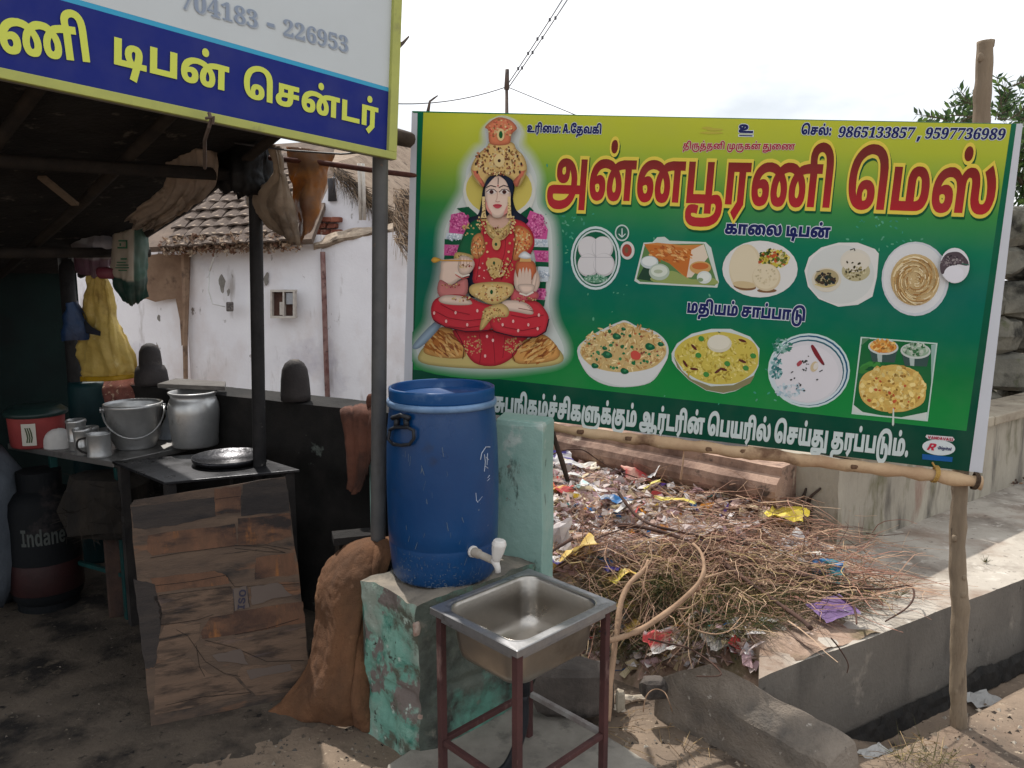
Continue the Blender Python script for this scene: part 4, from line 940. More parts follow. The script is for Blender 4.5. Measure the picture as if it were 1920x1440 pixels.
# pink rendered low wall with a roll moulding, behind the rubbish
M_pink = mat('pink_render', lin(150, 122, 106), lin(172, 144, 126), 3, 7, 0.9, bump=0.5, layers=((lin(104, 82, 72), 3.4, 0.48, 0.64, (1, 1, .5)), (lin(80, 68, 62), 9, 0.58, 0.68), (lin(186, 168, 150), 6, .6, .7)))
pw = empty('pink_parapet', (0.7, 4.6, 0), 'low pink rendered wall with a rounded moulding behind the rubbish heap', 'wall')
pa, pb = at(985, 800, 5.25), at(1468, 905, 4.02)
pa.z, pb.z = 0, 0
pd = (pb - pa).normalized()
pn = Vector((-pd.y, pd.x, 0))
if pn.y > 0:
    pn = -pn
pL = (pb - pa).length
prof = [(-.16, .40), (0, .40), (.0, .46), (.03, .465), (.03, .50), (.055, .52), (.075, .55), (.08, .585), (.07, .62), (.04, .645), (.02, .655), (.02, .70), (-.16, .705)]
b = MB()
b.grid(40, len(prof) - 1, lambda u, v: pa + pd * (u * pL) + pn * (prof[int(round(v * (len(prof) - 1)))][0] + .004 * nz((u * pL, v, 0), 5)) + Vector((0, 0, prof[int(round(v * (len(prof) - 1)))][1] + .005 * nz((u * 3, v, 9), 3))))
b.add([pb + pn * q[0] + Vector((0, 0, q[1])) for q in prof], [tuple(range(len(prof)))])
b.build('moulding', M_pink, pw)
b = MB()
b.grid(40, 6, lambda u, v: pa + pd * (u * pL) + pn * (-.02 + .01 * nz((u * pL, v, 0), 4)) + Vector((0, 0, .41 * v)))
b.grid(2, 4, lambda u, v: pb + pn * (-.02 - .2 * u) + Vector((0, 0, .45 * v)))
b.build('wall_face', M_pink, pw)

# ---- whitewashed house seen under the stall roof
M_white = mat('whitewash', lin(228, 226, 230), lin(240, 239, 242), 1.6, 8, 0.9, bump=0.2,
              layers=((lin(206, 194, 190), 1.3, 0.52, 0.74, (1, 1, .6)), (lin(150, 140, 132), 2.6, 0.59, 0.74, (1.6, 1.6, .35)), (lin(112, 100, 90), 6, 0.65, 0.70, (1.3, 1.3, .6)), (lin(190, 186, 196), 1.0, .58, .72)))
house = empty('white_house', at(520, 700, 7.0), 'whitewashed house with tiled eaves seen beneath the stall roof', 'house')
HZ = {}
def hp(px, py, d=7.0):
    return at0(px, py, d)
def panel(pts, name, m, parent, thick=.12, nudge=0.0, noisy=0.012, cell=.12):
    """a wall panel through 4 corner points (bl, br, tr, tl), given thickness away from the eye"""
    bl, br, tr, tl = [Vector(p) for p in pts]
    n = (br - bl).cross(tl - bl).normalized()
    if n.dot(EYE - bl) < 0:
        n = -n
    nu = max(2, int((br - bl).length / cell)); nv = max(2, int((tl - bl).length / cell))
    b = MB()
    def fn(u, v):
        p = (bl * (1 - u) + br * u) * (1 - v) + (tl * (1 - u) + tr * u) * v
        return p + n * (nudge + noisy * nz(p, 2.2))
    b.grid(nu, nv, fn)
    bk = [p - n * thick for p in (bl, br, tr, tl)]
    b.add(bk, [(3, 2, 1, 0)])
    for i in range(4):
        q = (bl, br, tr, tl)
        b.add([q[i], q[(i + 1) % 4], bk[(i + 1) % 4], bk[i]], [(0, 1, 2, 3)])
    return b.build(name, m, parent)
def down(p, z=0.0):
    return Vector((p.x, p.y, z))
h1, h2 = hp(342, 446, 7.1), hp(602, 440, 6.9)
panel((down(h1), down(h2), h2, h1), 'wall', M_white, house)
h3, h4 = hp(603, 455, 6.93), hp(800, 425, 6.75)
panel((down(h3), down(h4), h4, h3), 'wall', M_white, house)
h7, h8 = hp(801, 440, 6.75), hp(1420, 440, 6.3)
panel((down(h7), down(h8), h8, h7), 'wall', M_white, house, cell=.3)
h5, h6 = hp(140, 470, 7.6), hp(343, 470, 7.3)
panel((down(h5), down(h6), h6, h5), 'wall', M_white, house)
# patch of bare brick-brown plaster
M_bare = mat('bare_mud_plaster', lin(126, 102, 84), lin(146, 122, 102), 7, 7, 0.95, bump=0.5, layers=((lin(96, 78, 66), 8, 0.55, 0.66),))
b = MB()
pat = [(262, 480), (300, 476), (348, 478), (352, 540), (344, 575), (346, 640), (341, 648), (338, 600), (330, 560), (312, 562), (292, 566), (275, 560), (262, 562)]
v, f = fill([pat])
b.add([hp(x, y, 7.27) for x, y in v], [tuple(int(i) for i in t) for t in f])
b.build('bare_patch', M_bare, house, solid=.02)
b = MB()
b.tube([hp(348, 475, 7.06), hp(350, 560, 7.06), hp(347, 640, 7.06), hp(349, 740, 7.06)], [.03, .028, .022, .016], 6, wob=.6)
b.build('bare_edge', M_bare, house)
# small grey cement daubs
M_daub = mat('grey_cement', lin(140, 136, 130), lin(120, 116, 110), 20, 4, 0.95)
for px, py, r in ((418, 532, 9), (600, 516, 6), (501, 523, 7), (300, 596, 4), (430, 548, 4)):
    b = MB()
    pts = [(px + r * .6 * math.cos(t) * (1 + .3 * math.sin(3 * t + px)), py + r * 1.7 * math.sin(t) * (1 + .25 * math.cos(2 * t + py))) for t in [i * math.pi / 7 for i in range(14)]]
    v, f = fill([pts])
    b.add([hp(x, y, 6.985 - .0 * r) + Vector((0, -.02, 0)) for x, y in v], [tuple(int(i) for i in t) for t in f])
    b.build('cement_daub', M_daub, house, solid=.012)
# recessed meter niche
M_frame = mat('pale_frame', lin(196, 190, 180), lin(176, 168, 160), 20, 4, 0.8)
M_niche = mat('brown_niche', lin(92, 66, 56), lin(70, 50, 44), 10, 4, 0.9)
mt = empty('meter_box', hp(534, 594, 6.9), 'small open electric meter box set in the white house wall', 'meter box')
mP = Plane(hp(513, 595, 6.90), hp(556, 592, 6.87) - hp(513, 595, 6.90), (0, 0, 1))
def mrect(x0, y0, x1, y1, o0, o1):
    q = [(x0, y1), (x1, y1), (x1, y0), (x0, y0)]
    return MB().hexa([mP.on(*p, o0) for p in q], [mP.on(*p, o1) for p in q])
mrect(514, 546, 556, 594, .005, .012).build('back_board', M_niche, mt)
for q in ((512, 543, 558, 547), (512, 592, 558, 596), (512, 547, 515, 592), (554, 547, 557, 592), (535, 547, 537.5, 592)):
    mrect(*q, .004, .055).build('frame', M_frame, mt)
mrect(528, 566, 536, 590, .014, .04).build('fuse', M_frame, mt)
mrect(541, 549, 553, 570, .014, .045).build('meter', mat('meter_grey', lin(150, 152, 156), None, rough=.5), mt)
# bent conduit and switch on the wall
cd = MB()
cd.tube([hp(414, 447, 6.95), hp(403, 478, 6.95), hp(393, 508, 6.95)], .009, 6)
cd.tube([hp(393, 508, 6.95), hp(391, 545, 6.95), hp(399, 570, 6.95), hp(422, 575, 6.95)], .005, 5)
tag(cd.build('conduit', mat('white_conduit', lin(214, 214, 212), None, rough=.6), smooth=True), 'bent white electric conduit running down the white house wall', 'conduit')
sw = MB().hexa([hp(424, 566, 6.96), hp(438, 566, 6.96), hp(438, 584, 6.96), hp(424, 584, 6.96)], [hp(424, 566, 6.9), hp(438, 566, 6.9), hp(438, 584, 6.9), hp(424, 584, 6.9)])
tag(sw.build('wall_switch', mat('dirty_black', lin(60, 56, 56), lin(120, 112, 108), 60, 3, .8), bevel=.01), 'dirty black electric switch at the end of the bent conduit', 'switch')
# rusty down pipe
dp_ = MB()
dp_.tube([hp(605, 472, 6.86), hp(608, 560, 6.86), hp(611, 660, 6.86), down(hp(613, 700, 6.86), 0)], .022, 8)
tag(dp_.build('down_pipe', mat('rusty_pipe', lin(110, 72, 68), lin(148, 122, 116), 8, 6, .85, layers=((lin(66, 44, 42), 20, .55, .65),)), smooth=True),
    'rusty vertical pipe at the joint of the white house wall', 'pipe')

# tiled roof: pan tiles laid one by one
M_tile = mat('weathered_tile', lin(84, 73, 66), lin(108, 94, 84), 9, 6, 0.95, bump=0.5, layers=((lin(76, 64, 57), 6, 0.48, 0.64), (lin(166, 148, 130), 22, .6, .7)))
r0, r1 = hp(305, 462, 6.85), hp(562, 449, 6.76)
rdir = (r1 - r0).normalized()
rup = Vector((0.0, 1.0, 0.62)).normalized()
rn = rdir.cross(rup).normalized()
if rn.z < 0:
    rn = -rn
base_tile = None
tl_w, tl_h = .125, .155
rnd = random.Random(14)
ncol = int((r1 - r0).length / tl_w)
tmeshes = []
for k in range(4):
    b = MB()
    w2 = tl_w * .47
    sk = [rnd.uniform(-.008, .008) for _ in range(4)]
    q = [(-w2 + sk[0], 0, .018), (0, -.004, .03), (w2 + sk[1], 0, .018), (w2, tl_h * 1.2, -.004), (0, tl_h * 1.2, .012), (-w2, tl_h * 1.2, -.004)]
    top = [rdir * x + rup * y + rn * z for x, y, z in q]
    bot = [p - rn * .016 for p in top]
    b.add(top + bot, [(0, 1, 4, 5), (1, 2, 3, 4), (7, 6, 11, 10), (8, 7, 10, 9), (0, 6, 7, 1), (1, 7, 8, 2), (2, 8, 9, 3), (5, 11, 6, 0)])
    me = bpy.data.meshes.new('tile')
    me.from_pydata([tuple(p) for p in b.v], [], b.f)
    me.materials.append(M_tile)
    tmeshes.append(me)
under = MB().hexa([r0 - rdir * .3 - rn * .05, r1 + rdir * .1 - rn * .05, r1 + rdir * .1 + rup * 2.0 - rn * .05, r0 - rdir * .3 + rup * 2.0 - rn * .05],
                  [r0 - rdir * .3, r1 + rdir * .1, r1 + rdir * .1 + rup * 2.0, r0 - rdir * .3 + rup * 2.0])
roof = under.build('roof', mat('roof_boarding', lin(120, 104, 92), lin(90, 78, 70), 8, 5, .95), house)
for j in range(11):
    for i in range(ncol):
        p = r0 + rdir * ((i + .5 + .3 * (j % 2)) * tl_w) + rup * (j * tl_h - .06) + rn * (.012 + .01 * rnd.random())
        o = bpy.data.objects.new('tile', tmeshes[(i * 7 + j * 3) % 4])
        o.parent = roof
        o.location = p - world_loc(roof)
        o.rotation_euler = (rnd.uniform(-.05, .05), rnd.uniform(-.05, .05), rnd.uniform(-.04, .04))
        COL.objects.link(o)
# crumbling mortar strip at the eaves
b = MB()
rnd = random.Random(4)
for i in range(1300):
    u = rnd.random()
    p = r0 * (1 - u) + r1 * u + rup * rnd.uniform(-.06, .10) - rn * rnd.uniform(-.05, .08)
    s = rnd.uniform(.010, .03)
    q = [p + Vector((rnd.uniform(-1, 1), rnd.uniform(-1, 1), rnd.uniform(-1, 1))) * s for _ in range(4)]
    b.add(q, [(0, 1, 2), (0, 2, 3), (0, 3, 1), (1, 3, 2)], rnd.choice((lin(136, 108, 88), lin(152, 128, 106), lin(108, 76, 60), lin(166, 146, 124))))
tag(b.build('crumbled_eaves', M_bits, house), kind='stuff')

# gable with thatch to the right
shed = empty('thatched_shed', hp(690, 460, 7.3), 'white gabled shed with a ragged palm thatch behind the grey post', 'shed')
gp = [(598, 470), (598, 400), (630, 328), (660, 352), (690, 384), (735, 425), (735, 470)]
gP = Plane(hp(598, 470, 7.35), hp(735, 470, 7.2) - hp(598, 470, 7.35), (0, 0, 1))
b = MB()
v, f = fill([gp])
b.add([gP.on(x, y) for x, y in v], [tuple(int(i) for i in t) for t in f])
b.build('gable_wall', M_white, shed, solid=.08)
b = MB()
def ledge(u, v):
    px = 588 + u * 150
    yb = 474 - u * 36
    yt = yb - (24 + 6 * math.sin(u * 5))
    ang = v * math.pi
    d = 7.0 - .16 * math.sin(ang)
    p = hp(px, yb * (1 - v) + yt * v, d)
    return p + Vector((0, 0, 1)) * .02 * nz(p, 8) + Vector((0, -1, 0)) * .03 * nz(p, 14)
b.grid(26, 6, ledge)
b.build('cornice', mat('broken_cornice', lin(168, 152, 134), lin(138, 122, 106), 12, 6, .95, bump=.6, layers=((lin(90, 78, 68), 9, .55, .66),)), shed)
rnd = random.Random(6)
M_brick = mat('old_brick', lin(140, 84, 66), lin(112, 66, 54), 8, 5, .95, bump=.5, layers=((lin(170, 150, 136), 16, .6, .7),))
for j in range(4):
    for i in range(3):
        x0 = 595 + i * 18 + (j % 2) * 8 + rnd.uniform(-2, 2)
        y0 = 408 + j * 11.5
        if x0 > 640:
            continue
        q = [(x0, y0 + 10), (x0 + 16, y0 + 10 - 1), (x0 + 16, y0), (x0, y0)]
        MB().hexa([gP.on(*p, .02) for p in q], [gP.on(*p, rnd.uniform(.08, .14)) for p in q]).build('brick', M_brick, shed, bevel=.008)
b = MB()
b.tube([gP.on(626, 336, .06), gP.on(627, 352, .06), gP.on(629, 378, .06)], [.035, .03, .04], 8)
b.build('vent_pipe', mat('dark_vent', lin(62, 60, 62), None, rough=.7), shed, smooth=True)
for x in (690, 697):
    MB().tube([gP.on(x, 312, .2), gP.on(x + 2, 360, .2), gP.on(x + 3, 415, .2)], .016, 6).build('white_pipe', M_frame, shed, smooth=True)
b = MB()
b.hexa([hp(618, 318, 7.3), hp(790, 470, 7.2), hp(800, 260, 9.0), hp(640, 250, 9.0)], [hp(618, 308, 7.3), hp(790, 456, 7.2), hp(800, 252, 9.0), hp(640, 242, 9.0)])
b.build('thatch_roof', mat('old_thatch', lin(160, 142, 124), lin(134, 116, 100), 5, 8, .98, bump=.6, stretch=(1, 3, 1), layers=((lin(104, 90, 78), 9, .55, .66),)), shed)
b = MB()
rnd = random.Random(9)
for i in range(900):
    u = rnd.random() ** .8
    px, py = 622 + u * 150, 318 + u * 128 + rnd.uniform(-16, 10)
    p = hp(px, py, 7.15 + rnd.uniform(-.06, .1))
    d = Vector((rnd.uniform(-.2, 1), rnd.uniform(-.5, .1), rnd.uniform(-1.0, -.1))).normalized() * rnd.uniform(.08, .2)
    w = Vector((.004, 0, .006))
    b.add([p, p + w, p + d + w * .5, p + d], [(0, 1, 2, 3)], rnd.choice((lin(110, 92, 74), lin(74, 62, 52), lin(146, 124, 100), lin(52, 45, 40))))
for i in range(520):
    px, py = rnd.uniform(736, 782), rnd.uniform(352, 455)
    p = hp(px, py, 6.6 + rnd.uniform(-.1, .1))
    d = Vector((rnd.uniform(-.1, .8), rnd.uniform(-.4, .1), rnd.uniform(-1.0, .0))).normalized() * rnd.uniform(.08, .22)
    w = Vector((.004, 0, .007))
    b.add([p, p + w, p + d + w * .5, p + d], [(0, 1, 2, 3)], rnd.choice((lin(150, 126, 102), lin(106, 86, 70), lin(176, 152, 126), lin(66, 56, 48))))
tag(b.build('thatch_straw', M_bits, shed), kind='stuff')

# ---- tree behind the right end of the hoarding
M_bark = mat('grey_bark', lin(92, 84, 74), lin(66, 58, 50), 12, 6, .95, bump=.7, stretch=(1, 1, .3))
M_leaf = ink('leaf', 0.6, 0.0, 0.35)
tree = empty('neem_tree', (4.6, 7.0, 0), 'leafy green tree rising behind the right end of the hoarding', 'tree')
b = MB()
b.tube([(4.7, 7.1, 0), (4.62, 7.0, .8), (4.7, 6.95, 1.5), (4.5, 6.9, 2.2)], [.16, .13, .11, .08], 10, wob=.3)
b.build('trunk', M_bark, tree, smooth=True)
lv, tw = MB(), MB()
rnd = random.Random(31)
def leaf_spray(a, d, L, n, size):
    d = d.normalized()
    side = d.cross(Vector((rnd.uniform(-.4, .4), -1, rnd.uniform(-.3, .3)))).normalized()
    tw.tube([a, a + d * L * .5 + Vector((0, 0, .01)), a + d * L], [.004, .003, .0015], 4, col=lin(84, 74, 58))
    for i in range(n):
        t = (i + .6) / n
        for sgn in (-1, 1):
            p = a + d * L * t
            ld = (d * .7 + side * sgn * rnd.uniform(.7, 1.1) + Vector((0, 0, rnd.uniform(-.4, .2)))).normalized()
            l = size * rnd.uniform(.7, 1.2)
            w = ld.cross(Vector((rnd.uniform(-1, 1), rnd.uniform(-1, 1), rnd.uniform(-1, 1)))).normalized() * l * .2
            c = rnd.choice((lin(58, 82, 44), lin(74, 100, 52), lin(46, 68, 40), lin(92, 116, 60), lin(64, 78, 58)))
            lv.add([p, p + ld * l * .45 + w, p + ld * l, p + ld * l * .45 - w], [(0, 1, 2, 3)], c)
limbs = [((4.55, 6.9, 1.9), (3.55, 5.9, 2.42)), ((4.55, 6.9, 2.0), (3.78, 5.9, 2.5)), ((4.55, 6.9, 2.2), (4.25, 6.3, 2.9)), ((4.6, 7.0, 1.6), (4.3, 6.2, 1.6)), ((4.6, 7.0, 1.8), (5.0, 6.2, 2.5)),
         ((4.6, 7, 1.3), (4.1, 6.1, 1.95)), ((4.6, 7, 2), (5.2, 7.2, 2.7)), ((4.6, 7, 1.9), (4.7, 7.6, 2.9))]
for a, c in limbs:
    a, c = Vector(a), Vector(c)
    tw.tube([a, (a + c) / 2 + Vector((0, 0, .06)), c], [.035, .02, .008], 5, col=lin(84, 74, 62))
    for i in range(44):
        t = .35 + .65 * rnd.random()
        p = a.lerp(c, t) + Vector((0, 0, .05))
        d = (c - a).normalized() + Vector((rnd.uniform(-1.3, 1.3), rnd.uniform(-1, .6), rnd.uniform(-.7, 1.1)))
        leaf_spray(p, d, rnd.uniform(.18, .42), 6, .075)
# sprays that top the hoarding
for px, py, dx, dz in ((1838, 205, -.6, .22), (1836, 222, -.7, .05), (1838, 190, -.5, -.1), (1866, 225, .2, .9), (1872, 225, .35, 1), (1880, 215, -.2, .9), (1890, 225, .5, .35), (1905, 222, .4, .5), (1782, 228, -.3, .05), (1915, 150, .4, .3), (1900, 160, .6, .2), (1835, 225, -.2, .3), (1912, 225, .5, .2), (1795, 232, .4, .2)):
    for k in range(4):
        leaf_spray(at(px + 5 * k, py, 5.4 + .12 * k), Vector((dx + rnd.uniform(-.15, .15), 0, dz)), rnd.uniform(.16, .27), 6, .06)
lv.build('crown', M_leaf, tree)
tw.build('twigs', M_bits, tree)

# ---- iron pole and wires beyond the hoarding
M_iron = mat('rusty_iron', lin(74, 66, 62), lin(100, 84, 74), 10, 5, .8)
pole = empty('wire_pole', at(950, 250, 9.5), 'thin iron pole carrying wires above the hoarding', 'pole')
pt_ = at(951, 130, 9.5)
MB().tube([down(pt_), down(pt_, 2), at(950, 165, 9.5)], [.04, .035, .018], 8).build('shaft', M_iron, pole, smooth=True)
MB().tube([at(950, 168, 9.5), pt_], [.03, .022], 8).build('top_sleeve', M_iron, pole, smooth=True)
M_wire = mat('wire', lin(92, 92, 96), None, rough=.6)
def wire(p, q, sag, r, lab, spacers=()):
    b = MB()
    p, q = Vector(p), Vector(q)
    pts = [p.lerp(q, i / 12) - Vector((0, 0, sag * 4 * (i / 12) * (1 - i / 12))) for i in range(13)]
    b.tube(pts, r, 5)
    for s in spacers:
        k = s * 12
        c = pts[int(k)].lerp(pts[min(12, int(k) + 1)], k - int(k))
        b.lathe([(r * .5, -.02), (r * 2.2, -.015), (r * 2.2, .015), (r * .5, .02)], c, 8)
    tag(b.build('wire', M_wire), lab, 'wire', 'wires tied to the iron pole')
wire(at(952, 158, 9.5), at(1120, -108, 8.6), .02, .006, 'left one of the twin wires climbing from the iron pole', (.13, .25, .36, .5))
wire(at(955, 162, 9.5), at(1132, -108, 8.6), .02, .006, 'right one of the twin wires climbing from the iron pole', (.15, .27, .38, .52))
wire(at(949, 163, 9.5), at(735, 194, 9.0), .06, .006, 'wire running left from the iron pole towards the shop sign')
wire(at(954, 164, 9.5), at(1085, 218, 9.0), .0, .005, 'stay wire slanting down to the right from the iron pole')
b = MB()
b.tube([at(802, 212, 8.5), at(806, 190, 8.5), at(814, 184, 8.5), at(821, 179, 8.5)], [.02, .012, .01, .006], 6)
tag(b.build('bent_rod', M_iron, smooth=True), 'short bent rod sticking up over the left end of the hoarding', 'rod')

# ================================================================== THE FOOD STALL
SG = at(742, 300, 3.05)
sgP = Plane(SG, camvec(0.987, 0.045, 1.0), (0, 0, 1))         # plane of the shop sign
A_ = Vector((-.50, 3.16, 0)); E_ = Vector((.70, .714, 0)); N_ = Vector((-.714, .70, 0))
def rf(a, b_, z0=2.40, z1=1.74):                              # roof coordinates: a along the sign (towards the eye), b to the back
    return A_ - E_ * a + N_ * b_ + Vector((0, 0, z0 + (z1 - z0) * b_ / 2.6))
M_soot = mat('sooty_thatch', lin(40, 38, 37), lin(26, 25, 25), 7, 7, .95, bump=.7, stretch=(1, 1, 1), layers=((lin(92, 86, 80), 11, .6, .7),))
M_pole = mat('sooty_bamboo', lin(50, 43, 37), lin(34, 30, 28), 9, 5, .85, bump=.4)
M_black = mat('blackened_pole', lin(26, 25, 26), lin(40, 38, 38), 12, 6, .7, bump=.4, layers=((lin(96, 92, 88), 22, .66, .7),))
M_grey = mat('grey_steel_tube', lin(74, 74, 75), lin(92, 91, 89), 6, 6, .55, bump=.12, layers=((lin(70, 66, 62), 9, .58, .7, (1, 1, .3)), (lin(120, 98, 82), 30, .68, .72)))
can = empty('stall_canopy', A_, 'dark sagging canopy of the tiffin stall behind the blue sign', 'canopy')
b = MB()
b.grid(24, 20, lambda u, v: rf(.16 + u * 3.4, -.03 + v * 2.75) + Vector((0, 0, .03 * nz((u * 6, v * 6, 0), 1.0) - .03)))
b.build('roof_sheet', M_soot, can, solid=.03)
for i in range(8):
    a = .24 + i * .42
    MB().tube([rf(a, -.1) - Vector((0, 0, .09)), rf(a + .04 * (i % 3 - 1), 1.3) - Vector((0, 0, .10)), rf(a + .03, 2.6) - Vector((0, 0, .09))], .022, 7, wob=.2, k=i).build('rafter', M_pole, can, smooth=True)
for bb in (.7, 1.9):
    MB().tube([rf(.14, bb) - Vector((0, 0, .14)), rf(1.5, bb + .05) - Vector((0, 0, .15)), rf(3.1, bb) - Vector((0, 0, .14))], .027, 7, wob=.2, k=bb).build('purlin', M_pole, can, smooth=True)
# loose lath hanging from the roof
MB().bar(at(78, 332, 3.3), at(141, 383, 3.5), .035, .012).build('lath', mat('pale_lath', lin(120, 104, 88), lin(96, 84, 72), 10, 5, .9), can)
p0, p1 = at0(478, 300, 3.56), at0(487, 900, 3.56)
dn = (p1 - p0) / (p0.z - p1.z)
MB().tube([p0 + Vector((0, 0, .3)), p0, p1, p1 + dn * p1.z], .029, 14).build('post', M_black, can, smooth=True)
p0, p1 = at0(713, 300, 3.11), at0(709, 1000, 3.11)
dn = (p1 - p0) / (p0.z - p1.z)
gpst = MB().tube([p0 - dn * .25, p0, p1, p1 + dn * p1.z], .0295, 18).build('post', M_grey, can, smooth=True)
gpst['label'] = 'plain grey steel post'
# round beam end past the sign and the thin rusty rod
b = MB().tube([at(690, 245, 3.25), at(745, 258, 3.35), at(773, 263, 3.42), at(830, 270, 3.6)], [.033, .032, .03, .03], 10, wob=.2)
b.build('beam', mat('weathered_beam', lin(58, 48, 42), lin(84, 72, 62), 9, 5, .9, bump=.4), can, smooth=True)
b = MB().tube([at(505, 296, 3.5), at(600, 305, 3.45), at(690, 318, 3.4), at(790, 331, 3.4)], .011, 8)
tag(b.build('rusty_rod', mat('rusty_rod', lin(92, 54, 44), lin(66, 42, 38), 20, 5, .85), smooth=True), 'thin rusty rod running under the sign to the grey post', 'rod')
b = MB()
b.tube([at(440, 268, 3.4), at(540, 282, 3.3), at(640, 289, 3.2), at(712, 283, 3.1)], .004, 5)
tag(b.build('cord', M_wire, smooth=True), 'dark cord stretched under the lower edge of the blue sign', 'cord')
b = MB()
b.tube([at(738, 88, 3.1), at(746, 86, 3.12), at(756, 80, 3.14), at(767, 68, 3.14)], [.012, .012, .006, .003], 6)
tag(b.build('sign_hook', M_iron, smooth=True), 'dark bent hook poking out past the right edge of the shop sign', 'hook')

# ---- sign board
M_ink = ink('sign_ink', .45, .06, spec=.12)
M_signframe = mat('sign_frame', lin(176, 180, 96), lin(160, 164, 92), 5, 6, .6, bump=.08, layers=((lin(120, 116, 84), 6, .6, .74),))
board = empty('shop_sign', SG, 'blue and white shop sign board with yellow Tamil lettering above the stall', 'sign board')
bs0, bt0 = sgP.st(742, 300)
SL, SH = 2.35, .95
def srect(s0, t0, s1, t1, o0, o1):
    q = [(s0, t0), (s1, t0), (s1, t1), (s0, t1)]
    return MB().hexa([sgP.w(*p, o0) for p in q], [sgP.w(*p, o1) for p in q])
fw = sgP.st(727.6, 283)
fw = (abs(fw[0]), abs(fw[1]))
srect(-SL, 0, 0, SH, -.03, -.012).build('backing', mat('sign_backing', lin(120, 116, 108), None), board)
fr = MB()
for q in ((-SL, 0, 0, fw[1]), (-SL, SH - .05, 0, SH), (-fw[0], fw[1], 0, SH - .05), (-SL, fw[1], -SL + .05, SH - .05)):
    m_ = srect(*q, -.012, .006)
    fr.add(m_.v, m_.f)
fr.build('frame', M_signframe, board, bevel=.002)
P1 = MB()
C_white, C_blue, C_cyan = lin(196, 202, 204), lin(28, 40, 118), lin(62, 160, 198)
# stripe line in sign coordinates
l0, l1 = sgP.st(158, 0), sgP.st(727.6, 162.3)
k_ = (l1[1] - l0[1]) / (l1[0] - l0[0])
def stripe(s): return l1[1] + (s - l1[0]) * k_
th = abs(sgP.st(727.6, 162.3)[1] - sgP.st(727.6, 170)[1])
s0, s1 = -SL + .05, -fw[0]
def q4(a0, a1, b0, b1, off, col):
    P1.grid(30, 4, lambda u, v: sgP.w(s0 + (s1 - s0) * u, (a0 + (a1 - a0) * u) * (1 - v) + (b0 + (b1 - b0) * u) * v, off), col)
q4(fw[1], fw[1], stripe(s0) - th, stripe(s1) - th, -.010, C_blue)
q4(stripe(s0) - th, stripe(s1) - th, stripe(s0), stripe(s1), -.0098, C_cyan)
q4(stripe(s0), stripe(s1), SH - .05, SH - .05, -.0096, C_white)
P1.build('face', M_ink, board)
b = MB()
C_yel = lin(206, 214, 92)
write_px(b, sgP, TX['t_left'][:3], (-62, 90), (176, 117), 66, C_yel, lo=-.007)
write_px(b, sgP, TX['t_left'][4:7], (210, 118), (432, 172), 50, C_yel, lo=-.007)
write_px(b, sgP, TX['t_left'][8:], (456, 180), (711, 240), 42, C_yel, lo=-.007)
b.build('lettering', M_ink, board)
b = MB()
tel = TX['tel']
write_px(b, sgP, tel, (338, 13), (656, 98), 33, lin(140, 152, 170), shadow=(lin(168, 176, 184), 0, 26, -22), lo=-.007, body=340)
b.build('lettering', M_ink, board)
# wire tie at the lower edge
b = MB()
b.tube([at(392, 212, 2.5), at(396, 225, 2.49), at(392, 238, 2.5), at(384, 262, 2.55), at(384, 315, 2.7)], .006, 6)
b.tube([at(386, 222, 2.49), at(401, 220, 2.48), at(399, 232, 2.49)], .005, 5)
tag(b.build('wire_tie', M_iron), 'rusty wire tie knotted at the lower edge of the shop sign', 'tie')

# ---- back wall and floor of the stall
M_green = mat('shade_tinted_green_wall', lin(14, 34, 32), lin(10, 22, 22), 2.6, 7, .9, bump=.3, layers=((lin(18, 18, 18), 1.8, .48, .66),))  # near-black green: the darkness of the unlit stall is put into the colour
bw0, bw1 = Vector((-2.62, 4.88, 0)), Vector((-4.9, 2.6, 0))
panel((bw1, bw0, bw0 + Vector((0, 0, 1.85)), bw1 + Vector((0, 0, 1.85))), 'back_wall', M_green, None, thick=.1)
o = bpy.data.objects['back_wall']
tag(o, 'dark green back wall of the tiffin stall', 'wall')
sp = MB()
q = at(140, 700, 4.55)
sp.tube([down(q), down(q, 2.0)], .04, 10)
tag(sp.build('timber_post', M_black, smooth=True), 'dark timber post beside the yellow sack', 'post')

# ---- low wall, end pillar
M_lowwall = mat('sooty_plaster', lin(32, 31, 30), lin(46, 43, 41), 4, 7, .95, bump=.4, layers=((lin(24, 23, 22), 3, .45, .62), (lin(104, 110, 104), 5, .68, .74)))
LW0, LWd = Vector((.0, 3.24, 0)), Vector((-.876, .482, 0)).normalized()
LWn = Vector((LWd.y, -LWd.x, 0)) * -1
if LWn.y < 0:
    LWn = -LWn
b = MB()
L_ = 2.45
def lw(u, v): 
    p = LW0 + LWd * (u * L_) + Vector((0, 0, 1.05 * v))
    return p - LWn * .01 * nz(p, 3)
b.grid(30, 12, lw)
b.grid(30, 2, lambda u, v: lw(u, 1) + LWn * (.17 * v) + Vector((0, 0, .012 * v + .006 * nz((u * 5, v, 0), 3))))
b.grid(2, 2, lambda u, v: LW0 + LWd * L_ + LWn * .17 * u + Vector((0, 0, 1.05 * v)))
b.grid(30, 4, lambda u, v: LW0 + LWd * (u * L_) + LWn * .17 + Vector((0, 0, 1.06 * v)))
low = b.build('low_wall', M_lowwall, None)
tag(low, 'soot blackened low wall behind the barrel and the griddle table', 'wall')
M_turq = mat('turquoise_paint', lin(128, 162, 152), lin(146, 176, 166), 3, 7, .8, bump=.35, bscale=30,
             layers=((lin(96, 140, 130), 4, .58, .7, (1, 1, .4)), (lin(74, 92, 86), 9, .63, .69, (1.5, 1.5, .6)), (lin(176, 190, 182), 7, .6, .68), (lin(120, 116, 108), 14, .66, .70), (lin(158, 176, 166), 1.6, .5, .64)))
